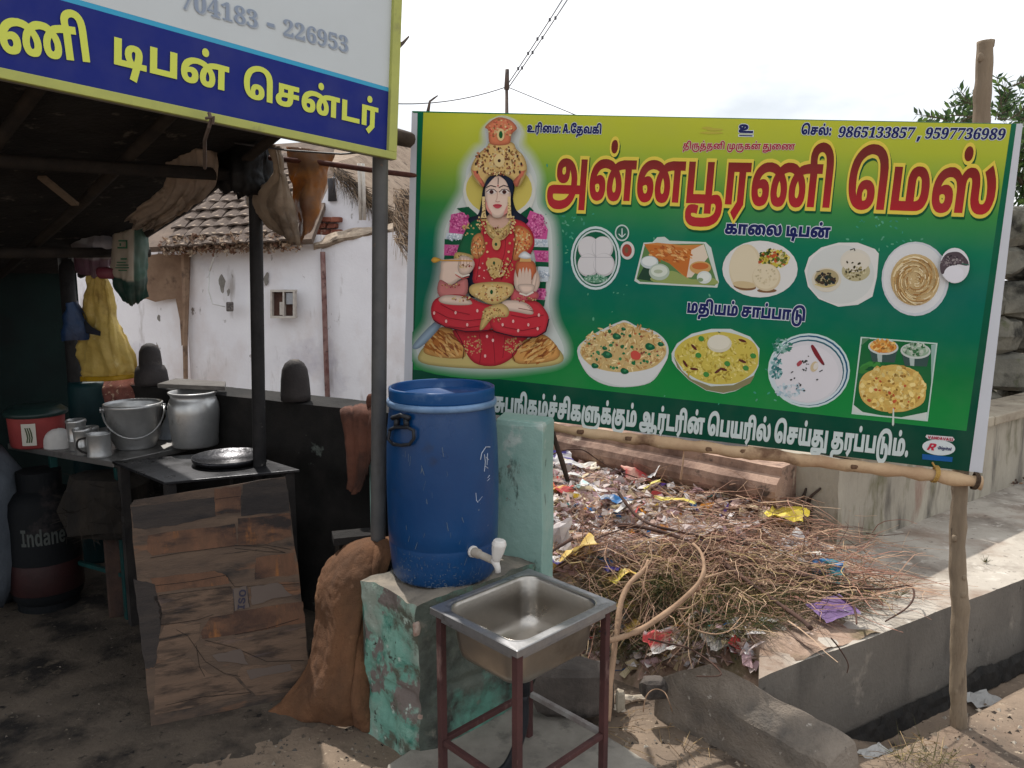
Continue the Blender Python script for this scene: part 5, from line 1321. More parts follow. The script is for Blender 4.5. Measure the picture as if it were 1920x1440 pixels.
ca, cb = at0(929, 900, 3.04), at0(1017, 900, 2.98)
ca.z = cb.z = 0
cdv = (cb - ca)
cdir = cdv.normalized()
cn = Vector((-cdir.y, cdir.x, 0))
if cn.y < 0:
    cn = -cn
b = MB()
H_ = 1.115
nz_ = 16
def cring(z, g_=0.0):
    k = nz((z, 0, 0), 5) * .006
    return [ca + cdir * (.0 + k + g_) + cn * g_, cb + cdir * (k - g_) + cn * g_, cb + cdir * (k - g_) + cn * (.16 - g_), ca + cdir * (-.02 + k + g_) + cn * (.16 - g_)]
rings = [[p + Vector((0, 0, z)) for p in cring(z)] for z in [H_ * .985 * i / nz_ for i in range(nz_ + 1)]] + [[p + Vector((0, 0, H_ + (.006 if i in (0, 3) else -.004))) for i, p in enumerate(cring(1, .004))]]
vs = [p for r in rings for p in r]
fs = [(i * 4 + j, i * 4 + (j + 1) % 4, (i + 1) * 4 + (j + 1) % 4, (i + 1) * 4 + j) for i in range(len(rings) - 1) for j in range(4)]
fs.append(tuple((len(rings) - 1) * 4 + j for j in range(4)))
b.add(vs, fs)
tag(b.build('pillar', M_turq, bevel=.003), 'pale turquoise painted wall end pillar behind the blue barrel', 'pillar')
# narrow green painted strip of wall showing by the grey post
q0, q1 = at(690, 800, 3.5), at(704, 800, 3.47)
b = MB().hexa([down(q0), down(q1), down(q1) + Vector((.01, .06, 0)), down(q0) + Vector((-.01, .06, 0))], [down(q0, 1.04), down(q1, 1.04), down(q1, 1.04) + Vector((.01, .06, 0)), down(q0, 1.04) + Vector((-.01, .06, 0))])
tag(b.build('green_jamb', M_turq), 'narrow turquoise painted strip of wall just left of the grey post', 'jamb')

# ---- plinth with the peeling green paint
M_peel = mat('peeling_green_paint', lin(98, 146, 131), lin(130, 170, 154), 4, 8, .85, bump=.6, bscale=26, bdist=.02,
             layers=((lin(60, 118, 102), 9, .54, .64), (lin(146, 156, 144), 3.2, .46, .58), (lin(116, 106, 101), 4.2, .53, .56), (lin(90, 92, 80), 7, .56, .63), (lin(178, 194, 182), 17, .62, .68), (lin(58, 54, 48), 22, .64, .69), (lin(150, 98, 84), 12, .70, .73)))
M_shadep = mat('shade_tinted_plaster', lin(78, 86, 79), lin(104, 108, 98), 5, 8, .9, bump=.6, bscale=26, bdist=.02, layers=((lin(60, 62, 58), 4, .5, .64), (lin(96, 144, 128), 4, .50, .62), (lin(128, 124, 112), 8, .6, .7)))  # dimmer greyish green: the right face's shade is painted into this colour
M_ptop = mat('plinth_top', lin(148, 138, 124), lin(112, 106, 98), 5, 7, .92, bump=.5, layers=((lin(78, 78, 72), 4, .5, .64), (lin(180, 164, 144), 5, .62, .7)))
F0 = Vector((-.318, 2.566, 0)); Lb = Vector((-.548, 2.80, 0)); Rb = Vector((.09, 2.965, 0))
pl = empty('plinth', F0 * .4 + Rb * .3 + Lb * .3, 'stubby masonry plinth with peeling green paint carrying the blue barrel', 'plinth')
PZ = .573
def pface(p, q, k, name, m):
    d = (q - p); L = d.length
    n = Vector((d.y, -d.x, 0)).normalized()
    if n.dot(EYE - p) < 0:
        n = -n
    b = MB()
    def fn(u, v):
        z = v * PZ
        c = p + d * u + Vector((0, 0, z))
        q = c
        dv = Vector((nz(q, 7, 1), nz(q, 7, 4), nz(q, 7, 7))) * .016 + Vector((nz(q, 18, 1), nz(q, 18, 4), nz(q, 18, 7))) * .010
        groove = .014 * math.exp(-((z - .24 - .02 * nz(q, 4, 2)) / .012) ** 2) * min(1, 8 * u, 8 * (1 - u))
        out = .03 * (1 - v) ** 3
        return c + dv + n * (out * min(1, 6 * u, 6 * (1 - u)) - groove)
    b.grid(40, 50, fn)
    return b.build(name, m, pl, smooth=True)
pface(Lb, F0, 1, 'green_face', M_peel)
pface(F0, Rb, 2, 'shade_tinted_face', M_shadep)
b = MB()
bk_ = Lb + (Rb - F0)
def ptop(u, v):
    p = (Lb * (1 - u) + F0 * u) * (1 - v) + (bk_ * (1 - u) + Rb * u) * v
    q = p + Vector((0, 0, PZ))
    return q + Vector((nz(q, 7, 1), nz(q, 7, 4), nz(q, 7, 7))) * .016 + Vector((nz(q, 18, 1), nz(q, 18, 4), nz(q, 18, 7))) * .010
b.grid(24, 24, ptop, flip=True)
b.build('top_slab', M_ptop, pl, smooth=True)
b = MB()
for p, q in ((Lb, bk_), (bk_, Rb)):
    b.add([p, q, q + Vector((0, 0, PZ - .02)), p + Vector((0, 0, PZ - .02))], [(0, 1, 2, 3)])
b.build('hidden_face', M_shadep, pl)
# chipped plaster corner and exposed bricks
M_chip = mat('brick_chip', lin(146, 116, 104), lin(176, 160, 148), 30, 4, .95, bump=.6)
for z, h, w_ in ((.488, .05, .013), (.165, .018, .009)):
    b = MB()
    p = F0 + Vector((.0, .006, z)) + Vector((nz(F0 + Vector((0, 0, z)), 7, 1), nz(F0 + Vector((0, 0, z)), 7, 4), 0)) * .016
    boulder(p, w_, w_, h * .5, z * 30).build('exposed_brick', M_chip, pl)

# ---- blue barrel
M_blue = mat('blue_plastic', lin(6, 56, 104), lin(10, 66, 116), 2, 5, .36, bump=.06, spec=.45, rvar=.12, layers=((lin(44, 82, 128), 5, .58, .72, (1, 1, .3)), (lin(70, 92, 116), 26, .68, .72, (1, 1, .22)), (lin(30, 44, 70), 4, .6, .72), (lin(120, 128, 134), 60, .70, .73, (1, .3, 1))))
BC = Vector((-.255, 2.885, PZ))
bar = empty('blue_barrel', BC, 'blue plastic barrel with a white clamp ring and a tap standing on the plinth', 'barrel')
prof = [(.0, .0), (.172, .0), (.184, .004), (.190, .014), (.194, .05), (.199, .10), (.2015, .135), (.2005, .139), (.2025, .143), (.204, .20), (.2055, .30), (.2055, .38), (.203, .48), (.198, .56), (.193, .61), (.1905, .632), (.1905, .640)]
MB().lathe(prof, BC, 72).build('body', M_blue, bar, smooth=True)
MB().lathe([(.1906, .632), (.197, .633), (.1995, .640), (.1995, .648), (.197, .655), (.188, .656)], BC, 72).build('clamp_ring', mat('clamp_ring', lin(120, 150, 184), lin(92, 122, 160), 12, 4, .35, metal=.2, bump=.05), bar, smooth=True)
M_lid = mat('blue_lid', lin(8, 62, 114), lin(14, 72, 124), 3, 5, .4, bump=.05, layers=((lin(70, 100, 140), 7, .6, .72),))
MB().lathe([(.1905, .655), (.1915, .662), (.1925, .690), (.1915, .698), (.187, .7005), (.181, .698), (.179, .690), (.177, .672), (.172, .668), (.0, .668)], BC, 72).build('lid', M_lid, bar, smooth=True)
M_blackp = mat('black_plastic', lin(26, 28, 34), lin(40, 42, 46), 20, 4, .45, bump=.08)
def onb(px, py, off=0.0):                      # point on the barrel side seen at a pixel
    d = ray(px, py)
    r = .2035 + off
    a = d.x ** 2 + d.y ** 2
    bq = 2 * (d.x * (EYE.x - BC.x) + d.y * (EYE.y - BC.y))
    cq = (EYE.x - BC.x) ** 2 + (EYE.y - BC.y) ** 2 - r * r
    D = max(0.0, bq * bq - 4 * a * cq)
    return EYE + d * ((-bq - math.sqrt(D)) / (2 * a))
hd = MB()
hd.tube([onb(736, 784, .006), onb(752, 779, .006), onb(768, 784, .006)], .009, 8)
hd.tube([onb(744, 786, .004), onb(743, 800, .006)], .010, 8)
hd.tube([onb(761, 786, .004), onb(762, 800, .006)], .010, 8)
h1_ = hd.build('handle_bracket', M_blackp, bar, smooth=True)
hd = MB()
loop = [(731, 806), (742, 801), (764, 801), (775, 807), (776, 822), (768, 833), (752, 835), (737, 833), (728, 824), (731, 806)]
hd.tube([onb(x, y, .012) for x, y in loop], .0062, 8)
hd.build('handle', M_blackp, bar, smooth=True)
# chalk marks on the side
ch = MB()
def chalk(pts, r=.0016):
    ch.tube([onb(x, y, .0012) for x, y in pts], r, 4)
chalk([(901, 862), (903, 850), (911, 838), (919, 838)]); chalk([(908, 852), (910, 866), (908, 884)]); chalk([(914, 850), (913, 872)])
chalk([(911, 857), (916, 862)]); chalk([(910, 874), (915, 878)]); chalk([(892, 924), (893, 938), (896, 942)]); chalk([(897, 940), (904, 931)])
chalk([(914, 896), (918, 891)]); chalk([(913, 902), (918, 897)])
ch.build('chalk_mark', mat('chalk', lin(178, 186, 200), None, rough=.95), bar)
# scuffs and dried drips low on the drum
sf = MB()
rnd = random.Random(44)
for i in range(420):
    a = rnd.uniform(-2.9, -.2)
    z = (.012 + .12 * rnd.random() ** 2.2) if i % 12 else rnd.uniform(.1, .62)
    r = .2062 if z > .1 else .1945 + .07 * z
    l, t = rnd.uniform(.001, .005) if i % 12 else rnd.uniform(.006, .02), rnd.uniform(-.4, .4) if i % 2 else rnd.uniform(1.2, 1.9)
    w = rnd.uniform(.0004, .0011)
    q = []
    for s_, e_ in ((-1, -1), (1, -1), (1, 1), (-1, 1)):
        aa, zz = a + (s_ * l * math.cos(t) - e_ * w * math.sin(t)) / r, z + s_ * l * math.sin(t) + e_ * w * math.cos(t)
        rr = .1965 + .055 * zz if zz < .14 else .2058 - .5 * max(0, zz - .42) ** 2
        q.append(BC + Vector((math.cos(aa) * rr, math.sin(aa) * rr, zz)))
    sf.add(q, [(0, 1, 2, 3)])
tag(sf.build('scuffs', mat('scuff_grey', lin(64, 88, 120), lin(110, 120, 128), 20, 4, .8, bump=0), bar), kind='stuff')
# tap
M_tapw = mat('white_tap_plastic', lin(222, 218, 212), lin(206, 200, 194), 8, 4, .45, bump=.05)
M_tapo = mat('old_pipe', lin(150, 140, 128), lin(176, 168, 156), 14, 5, .6, bump=.2)
tp = onb(886, 1034, .0)
t0 = tp + (tp - Vector((BC.x, BC.y, tp.z))).normalized() * -.01
t1 = at0(925, 1051, 2.62)
MB().tube([t0, t0.lerp(t1, .35), t0.lerp(t1, .36), t1], [.017, .017, .013, .013], 14).build('tap_pipe', M_tapo, bar, smooth=True)
MB().lathe([(.018, 0), (.021, .003), (.021, .010), (.018, .013)], t0.lerp(t1, .05), 12, axis=(t1 - t0)).build('tap_nut', M_tapw, bar)
MB().tube([at0(929, 1058, 2.62), at0(931, 1046, 2.61), at0(934, 1032, 2.605), at0(936, 1020, 2.60), at0(937, 1012, 2.60)], [.010, .017, .023, .026, .021], 8).build('tap_handle', M_tapw, bar, bevel=.004)
MB().tube([at0(926, 1049, 2.62), at0(930, 1056, 2.61), at0(933, 1064, 2.608), at0(934, 1073, 2.608)], [.014, .013, .0105, .0095], 12).build('tap_spout', M_tapw, bar, smooth=True)

# ---- steel sink on its red stand
M_steel = mat('brushed_steel', lin(188, 182, 174), lin(168, 162, 154), 5, 6, .34, metal=1.0, bump=.05, bscale=90, rvar=.1, layers=((lin(130, 122, 112), 3, .58, .72),))
M_steelrim = mat('worn_steel_rim', lin(176, 176, 178), lin(140, 140, 142), 9, 7, .45, metal=.9, bump=.08, rvar=.15, layers=((lin(96, 94, 94), 7, .58, .68),))
M_red = mat('red_oxide_iron', lin(84, 52, 50), lin(66, 43, 42), 6, 6, .7, bump=.3, layers=((lin(140, 112, 104), 9, .56, .66, (1, 1, .3)), (lin(50, 36, 36), 16, .6, .68)))
SZ = .65
sL, sF, sR = atz(805, 1138, SZ), atz(970, 1221, SZ), atz(1157, 1129, SZ)
sB = sL + (sR - sF)
sc_ = (sL + sR) / 2
ex, ey = (sF - sL), (sR - sF)
hw, hh = ex.length / 2, ey.length / 2
ex.normalize(); ey.normalize()
sink = empty('wash_sink', Vector((sc_.x, sc_.y, 0)), 'stainless steel hand wash sink on a red iron stand in front of the plinth', 'sink')
def rrect(w, h, r, n=12):
    out = []
    for cx, cy, a0 in ((w - r, h - r, 0), (-w + r, h - r, 90), (-w + r, -h + r, 180), (w - r, -h + r, 270)):
        for i in range(n):
            a = RAD(a0 + 90 * i / (n - 1))
            out.append((cx + r * math.cos(a), cy + r * math.sin(a)))
    return out
def sp_(x, y, z):
    return sc_ + ex * x + ey * y + Vector((0, 0, z - 0))
def rings_mesh(rs):
    b = MB()
    n = len(rs[0][0])
    vs = [sp_(x, y, z) for pts, z in rs for x, y in pts]
    fs = [(i * n + j, i * n + (j + 1) % n, (i + 1) * n + (j + 1) % n, (i + 1) * n + j) for i in range(len(rs) - 1) for j in range(n)]
    return b.add(vs, fs), n
rim, n = rings_mesh([(rrect(hw, hh, .004), -.022), (rrect(hw, hh, .004), -.002), (rrect(hw - .003, hh - .003, .004), 0), (rrect(hw - .022, hh - .022, .05), 0.001), (rrect(hw - .03, hh - .03, .055), -.001)])
rim.build('rim', M_steelrim, sink, smooth=False)
rs = [(rrect(hw - .03, hh - .03, .055), -.001), (rrect(hw - .034, hh - .034, .056), -.004), (rrect(hw - .037, hh - .037, .057), -.012), (rrect(hw - .042, hh - .042, .06), -.08),
      (rrect(hw - .048, hh - .048, .062), -.128), (rrect(hw - .053, hh - .053, .062), -.148), (rrect(hw - .064, hh - .064, .058), -.160), (rrect(hw - .085, hh - .085, .05), -.166),
      (rrect(.05, .05, .049), -.170), (rrect(.022, .022, .0215), -.173)]
bas, n = rings_mesh(rs)
bas.f.append(tuple(len(bas.v) - n + i for i in range(n)))
bas.build('basin', M_steel, sink, smooth=True, solid=.0015)
M_drainm = mat('strainer', lin(120, 118, 116), None, rough=.4, metal=.9)
MB().lathe([(.03, 0), (.03, .003), (.024, .004), (.022, -.002), (0, -.002)], sp_(0, 0, -.171), 20).build('strainer', M_drainm, sink, smooth=True)
MB().tube([sp_(0, 0, -.172), sp_(0, 0, -.30)], .022, 14).build('waste_pipe', M_blackp, sink, smooth=True)
hs = MB()
hs.tube(cr([sp_(0, 0, -.29), sp_(.0, .0, -.40), sp_(-.02, -.02, -.5), sp_(-.05, -.05, -.57), sp_(-.12, -.10, -.61), sp_(-.2, -.2, -.63)], 16), .016, 10)
hs.build('hose', M_blackp, sink, smooth=True)
ins = .026
cn4 = [(-hw + ins, -hh + ins), (hw - ins, -hh + ins), (hw - ins, hh - ins), (-hw + ins, hh - ins)]
for x, y in cn4:
    a, c = sp_(x, y, -.022), sp_(x * 1.0, y * 1.0, -SZ)
    MB().bar(a, c, .023, .023).build('leg', M_red, sink, bevel=.002)
for i in range(4):
    x0, y0 = cn4[i]; x1, y1 = cn4[(i + 1) % 4]
    a, c = sp_(x0, y0, -.45), sp_(x1, y1, -.45)
    d = (c - a).normalized() * .0135
    MB().bar(a + d, c - d, .018, .018).build('rung', M_red if i != 2 else mat('pale_rung', lin(150, 146, 142), lin(120, 110, 106), 12, 5, .6), sink, bevel=.002)
for i in range(4):
    x0, y0 = cn4[i]; x1, y1 = cn4[(i + 1) % 4]
    a, c = sp_(x0, y0, -.034), sp_(x1, y1, -.034)
    d = (c - a).normalized() * .0135
    MB().bar(a + d, c - d, .02, .02).build('apron', M_steelrim, sink, bevel=.001)

# ---- burlap over the stool left of the plinth
M_burlap = mat('burlap', lin(116, 81, 57), lin(94, 67, 48), 6, 7, .98, bump=.9, bscale=150, bdist=.006, layers=((lin(86, 62, 46), 3, .52, .66), (lin(150, 112, 80), 4, .6, .7)))
rows = [[at(628, 1038, 3.30), at(650, 1022, 3.27), at(680, 1010, 3.25), at(715, 1006, 3.24), at(738, 1010, 3.22)],
        [at(612, 1052, 3.24), at(642, 1040, 3.15), at(675, 1028, 3.11), at(708, 1026, 3.10), at(735, 1040, 3.10)],
        [at(597, 1085, 3.18), at(630, 1082, 3.06), at(662, 1075, 3.03), at(695, 1080, 3.02), at(718, 1090, 3.06)],
        [at(592, 1118, 3.15), at(625, 1124, 3.02), at(655, 1124, 2.99), at(685, 1128, 2.99), at(700, 1135, 3.03)],
        [at(590, 1180, 3.13), at(620, 1190, 2.99), at(645, 1190, 2.96), at(670, 1195, 2.95), at(688, 1200, 3.0)],
        [at(572, 1250, 3.12), at(605, 1260, 2.98), at(635, 1260, 2.94), at(665, 1265, 2.92), at(690, 1270, 2.96)],
        [at(535, 1302, 3.08), at(580, 1312, 2.98), at(620, 1317, 2.92), at(660, 1327, 2.89), at(692, 1332, 2.92)],
        [at(501, 1336, 3.06), at(560, 1346, 3.015), at(612, 1353, 2.99), at(655, 1365, 2.945), at(695, 1371, 2.925)]]
b = drape(rows, 90, 110, amp=.0045, fs=22, fold=.012, nfold=1.3)
tag(b.build('burlap_sack', M_burlap, smooth=True, solid=.006), 'brown burlap sacking draped to the floor beside the green plinth', 'sacking')
st_ = empty('covered_stool', Vector((-.66, 3.2, 0)), 'rough wooden stool hidden beneath the draped burlap sacking', 'stool')
b = MB().box((-.66, 3.20, .58), .16, .10, .03, .3)
b.build('seat', M_soot, st_)
for x, y in ((-.71, 3.19), (-.61, 3.21)):
    MB().bar((x, y, 0), (x, y, .58), .03, .03).build('leg', M_pole, st_)

# cloth thrown over the low wall
M_rag = mat('brown_rag', lin(104, 66, 52), lin(82, 54, 44), 6, 6, .95, bump=.35, layers=((lin(60, 42, 36), 4, .52, .64),))
rows = [[at(640, 766, 3.68), at(665, 758, 3.66), at(690, 757, 3.62), at(706, 762, 3.58)],
        [at(638, 775, 3.56), at(662, 772, 3.53), at(690, 772, 3.50), at(707, 774, 3.47)],
        [at(646, 830, 3.53), at(664, 832, 3.50), at(688, 830, 3.47), at(702, 826, 3.45)],
        [at(650, 885, 3.53), at(664, 895, 3.50), at(682, 890, 3.47), at(692, 872, 3.46)],
        [at(654, 912, 3.53), at(660, 925, 3.51), at(668, 925, 3.49), at(680, 900, 3.48)]]
tag(drape(rows, 24, 40, amp=.006, fold=.012, nfold=3).build('brown_rag', M_rag, smooth=True, solid=.004), 'brown rag hanging over the low wall behind the barrel', 'rag')
b = boulder(at(700, 752, 3.55), .03, .03, .035, 5)
tag(b.build('rag_knot', M_rag, smooth=True), 'small brown knotted cloth on the wall top beside the grey post', 'cloth')

# ---- rounded black stones on the wall
M_stone = mat('black_stone', lin(44, 40, 40), lin(58, 53, 52), 7, 6, .75, bump=.4, layers=((lin(84, 76, 70), 9, .62, .7),))
c = at(555, 757, 3.86); c.z = 1.06
b = MB().lathe([(.071, 0), (.071, .03), (.067, .10), (.060, .15), (.045, .18), (.022, .197), (.004, .20)], c, 20)
tag(b.build('grinding_stone', M_stone, smooth=True), 'plain black dome shaped stone on the low wall between the two poles', 'stone')
c = at(286, 742, 4.35); c.z = 1.065
b = MB().lathe([(.085, 0), (.088, .02), (.082, .075), (.070, .10), (.060, .105), (.058, .14), (.054, .18), (.040, .21), (.016, .224), (.003, .226)], c, 20)
tag(b.build('grinding_stone', M_stone, smooth=True), 'black two tiered rounded stone on the wall behind the steel bucket', 'stone')

# ================================================================== THINGS IN THE STALL
TZ = .80
M_tabletop = mat('table_steel', lin(150, 148, 146), lin(120, 118, 116), 7, 6, .42, metal=.8, bump=.08, layers=((lin(70, 64, 60), 5, .56, .7),), rvar=.15)
M_dkgreen = mat('green_iron', lin(14, 62, 60), lin(14, 48, 48), 9, 5, .6, bump=.2, layers=((lin(60, 50, 44), 14, .62, .7),))
M_griddle = mat('griddle_iron', lin(76, 76, 78), lin(52, 52, 55), 6, 7, .36, metal=.7, bump=.1, rvar=.16, layers=((lin(26, 26, 27), 4, .54, .66),))
M_dark = mat('dark_iron', lin(36, 34, 34), lin(54, 50, 48), 9, 5, .75, bump=.3)
def slabq(pts, z, th):
    q = [Vector((p.x, p.y, z)) for p in pts]
    return MB().hexa([p - Vector((0, 0, th)) for p in q], q)
t1, t2 = atz(14, 832, TZ), atz(212, 866, TZ)
back_ = Vector((.52, .82, 0)).normalized()
t3, t4 = t2 + back_ * .78, t1 + back_ * .78
table = empty('serving_table', (t1 + t3) / 2 * 1.0, 'steel topped serving table with green iron legs along the stall back wall', 'table')
table.location.z = 0
slabq([t1, t2, t3, t4], TZ, .028).build('tabletop', M_tabletop, table, bevel=.003)
for p in (atz(78, 842, TZ) + back_ * .05, t2 - (t2 - t1).normalized() * .04 + back_ * .05, t3 - back_ * .05, t4 - back_ * .05):
    MB().bar(down(p, TZ - .028), down(p, 0), .034, .034).build('leg', M_dkgreen, table, bevel=.003)
pa_, pb_ = down(atz(78, 842, TZ) + back_ * .05, .22), down(t2 + back_ * .05, .22)
MB().bar(pa_, pb_, .02, .02).build('stretcher', M_dkgreen, table)

g1, g2, g3 = atz(308, 906, TZ), atz(562, 882, TZ), atz(210, 866, TZ)
g4 = g3 + (g2 - g1)
grid_ = empty('griddle_table', down((g1 + g4) / 2), 'black iron griddle table behind the leaning wooden board', 'griddle')
slabq([g1, g2, g4, g3], TZ + .004, .012).build('griddle_plate', M_griddle, grid_, bevel=.002)
for p in (g1, g2, g3, g4):
    c = p.lerp((g1 + g4) / 2, .12)
    MB().bar(down(c, TZ - .01), down(c, 0), .04, .04).build('leg', M_dark, grid_)
a, c = g1.lerp(g2, .1), g1.lerp(g3, .2)
MB().bar(down(g1.lerp(g4, .1), .15), down(g3.lerp(g2, .1), .15), .03, .03).build('rail', M_dark, grid_)
# oil smears / round pan left on the griddle
c = atz(430, 868, TZ)
pan = empty('flat_pan', Vector((c.x, c.y, TZ + .004)), 'dark flat round pan lying on the black griddle', 'pan')
MB().lathe([(0, .0), (.145, .0), (.16, .012), (.165, .03), (.160, .03), (.148, .014), (0, .008)], Vector((c.x, c.y, TZ + .006)), 36).build('dish', mat('pan_steel', lin(72, 72, 76), lin(44, 44, 46), 6, 6, .3, metal=.8, rvar=.1), pan, smooth=True)
# sooty sack of firewood / straw under the griddle
c = at(205, 960, 3.85)
rnd = random.Random(40)
b = boulder((c.x, c.y, .56), .20, .17, .16, 77)
for i in range(260):
    t, f = rnd.uniform(0, 6.28), rnd.uniform(-1.2, 1.2)
    p = Vector((c.x + .2 * math.cos(t) * math.cos(f), c.y + .17 * math.sin(t) * math.cos(f), .56 + .16 * math.sin(f)))
    d = Vector((rnd.uniform(-1, 1), rnd.uniform(-.6, .2), rnd.uniform(-1, .4))).normalized() * rnd.uniform(.05, .12)
    w = Vector((.003, 0, .004))
    b.add([p, p + w, p + d + w * .4, p + d], [(0, 1, 2, 3)])
o = b.build('straw_bundle', mat('sooty_straw', lin(48, 42, 36), lin(32, 29, 27), 14, 6, .95, bump=.6, stretch=(1, 1, .3)))
tag(o, 'sooty straw bundle wedged under the griddle next to the gas cylinder', 'bundle')
MB_ = MB().box((c.x + .03, c.y + .05, 0), .16, .16, .44, .4)
tag(MB_.build('brick_stack', mat('sooty_brick', lin(74, 56, 48), lin(48, 40, 38), 9, 5, .95, bump=.5), bevel=.01), 'sooty stack under the straw bundle beneath the griddle', 'brick stack')
# smoke-stained clay stove block under the griddle
cc = (g1 + g4) / 2
tag(MB().box((cc.x - .02, cc.y + .06, 0), .42, .34, .55, .3).build('clay_stove', mat('stove_clay', lin(58, 46, 40), lin(38, 33, 31), 6, 6, .95, bump=.5), bevel=.03), 'sooty clay stove block underneath the iron griddle', 'stove')

# ---- pots and cups on the table
M_pot = mat('pot_steel', lin(190, 190, 188), lin(164, 164, 164), 7, 5, .36, metal=.7, bump=.04, rvar=.08, layers=((lin(96, 92, 88), 6, .6, .74),))
c = atz(255, 838, TZ)
bk = empty('steel_bucket', c, 'steel bucket with a drooping wire handle on the serving table', 'bucket')
MB().lathe([(0, 0), (.088, 0), (.094, .006), (.094, .012), (.103, .03), (.112, .05), (.114, .055), (.118, .06), (.132, .205), (.139, .21), (.139, .226), (.132, .228), (.129, .21), (.11, .05), (0, .02)], c, 48).build('body', M_pot, bk, smooth=True)
r_ = Vector((c.x, c.y, 0)).normalized()
sx_ = Vector((r_.y, -r_.x, 0))
hpts = [c + sx_ * (.14 * math.cos(t)) - r_ * (.03 + .11 * math.sin(t)) + Vector((0, 0, .205 - .135 * math.sin(t))) for t in [math.pi * i / 16 for i in range(17)]]
MB().tube(hpts, .0042, 8).build('bail_handle', M_pot, bk, smooth=True)
for s in (-1, 1):
    MB().lathe([(0, -.012), (.014, -.012), (.014, .012), (0, .012)], c + sx_ * .138 * s + Vector((0, 0, .2)), 12, axis=sx_).build('ear', M_pot, bk)
c = atz(367, 834, TZ + .004)
pot = empty('steel_pot', c, 'tall round shouldered steel pot at the back of the griddle table', 'pot')
MB().lathe([(0, 0), (.108, 0), (.112, .008), (.112, .05), (.114, .058), (.119, .12), (.124, .17), (.122, .205), (.113, .235), (.105, .248), (.110, .262), (.118, .27), (.118, .275), (.108, .276), (.1, .25), (0, .2)], c, 48).build('body', M_pot, pot, smooth=True)
c2 = c + Vector((-.03, 0, .279))
pk = MB()
q = [at(296, 744, 4.10), at(423, 742, 4.0), at(424, 729, 4.18), at(330, 733, 4.3)]
zb = c2.z
pk.hexa([Vector((p.x, p.y, zb)) for p in q], [Vector((p.x, p.y, zb + .022)) for p in q])
tag(pk.build('plank_lid', mat('grey_plank', lin(112, 108, 104), lin(88, 84, 80), 9, 6, .9, bump=.3, stretch=(1, 5, 5)), bevel=.004), 'grey plank lying as a lid on the tall steel pot', 'plank')
c = atz(72, 833, TZ)
rd = empty('red_tub', c, 'red round tub with a dark lid at the left end of the serving table', 'tub')
MB().lathe([(0, 0), (.118, 0), (.122, .008), (.130, .15), (.131, .156), (0, .156)], c, 40).build('body', mat('red_tin', lin(150, 64, 62), lin(126, 52, 52), 5, 5, .5, bump=.08), rd, smooth=True)
MB().lathe([(0, .156), (.140, .156), (.146, .162), (.146, .176), (.138, .182), (.12, .198), (.10, .204), (.0, .206)], c, 40).build('lid', mat('dark_green_lid', lin(26, 42, 40), lin(34, 52, 50), 8, 4, .35, bump=.05), rd, smooth=True)
u_ = (EYE - c); u_.z = 0; u_.normalize()
b = MB()
a0 = math.atan2(u_.y, u_.x) - .35
b.grid(8, 4, lambda u, v: c + Vector((math.cos(a0 - .2 + .5 * u) * .1302, math.sin(a0 - .2 + .5 * u) * .1302, .02 + .11 * v)), lin(190, 186, 176))
for t in (.3, .45, .6):
    b.grid(2, 3, lambda u, v: c + Vector((math.cos(a0 - .2 + .5 * t + .05 * u + .04 * math.sin(4 * v)) * .1312, math.sin(a0 - .2 + .5 * t + .05 * u + .04 * math.sin(4 * v)) * .1312, .035 + .075 * v)), lin(64, 76, 50))
b.build('label', M_ink, rd)
c = atz(112, 838, TZ)
b = MB().grid(14, 10, lambda u, v: c + Vector((.075 * math.cos(2 * math.pi * u) * math.cos(v * 1.57), .06 * math.sin(2 * math.pi * u) * math.cos(v * 1.57), .095 * math.sin(v * 1.57) ** .8)) * (1 + .1 * nz((math.cos(6.28 * u), math.sin(6.28 * u), v), 1.5)))
tag(b.build('flour_bag', mat('white_bag', lin(202, 200, 196), lin(184, 182, 180), 8, 4, .7, bump=.2), smooth=True), 'white rounded bag of flour in front of the red tub', 'bag')
for px, py, r, h, lab in ((146, 844, .043, .155, 'tallest of the steel canisters, between the white bag and the mug'), (157, 852, .040, .13, 'ribbed steel tumbler standing right behind the mug handle'), (172, 842, .036, .115, 'steel tumbler half hidden behind the mug')):
    c = atz(px, py, TZ)
    b = MB().lathe([(0, 0), (r * .86, 0), (r * .9, .005), (r * .93, h * .3), (r * .96, h * .31), (r * .96, h * .34), (r * .93, h * .35), (r, h - .02), (r * 1.1, h - .012), (r * 1.1, h - .004), (r, h), (r * .9, h), (r * .86, .02), (0, .015)], c, 28)
    tag(b.build('steel_tumbler', M_pot, smooth=True), lab, 'tumbler', 'steel tumblers on the serving table')
c = atz(187, 856, TZ)
mg = empty('steel_mug', c, 'straight sided steel mug at the front edge of the serving table', 'mug')
MB().lathe([(0, 0), (.052, 0), (.054, .004), (.054, .012), (.0525, .016), (.0525, .108), (.055, .112), (.053, .114), (.050, .11), (.050, .01), (0, .01)], c, 36).build('body', M_pot, mg, smooth=True)
MB().tube(cr([c + sx_ * -.05 + Vector((0, 0, .095)), c + sx_ * -.085 + Vector((0, 0, .088)), c + sx_ * -.092 + Vector((0, 0, .055)), c + sx_ * -.075 + Vector((0, 0, .032)), c + sx_ * -.052 + Vector((0, 0, .02))], 14), .005, 8).build('handle', M_dark, mg, smooth=True)
c = atz(318, 822, TZ)
b = MB().grid(12, 10, lambda u, v: c + Vector((.055 * math.cos(6.283 * u) * (1 - v * .8), .04 * math.sin(6.283 * u) * (1 - v * .8), .15 * v)) * 1.0 + Vector((.012 * nz((u * 3, v * 3, 0), 1.0), .012 * nz((u * 3, v * 3, 7), 1.0), 0)))
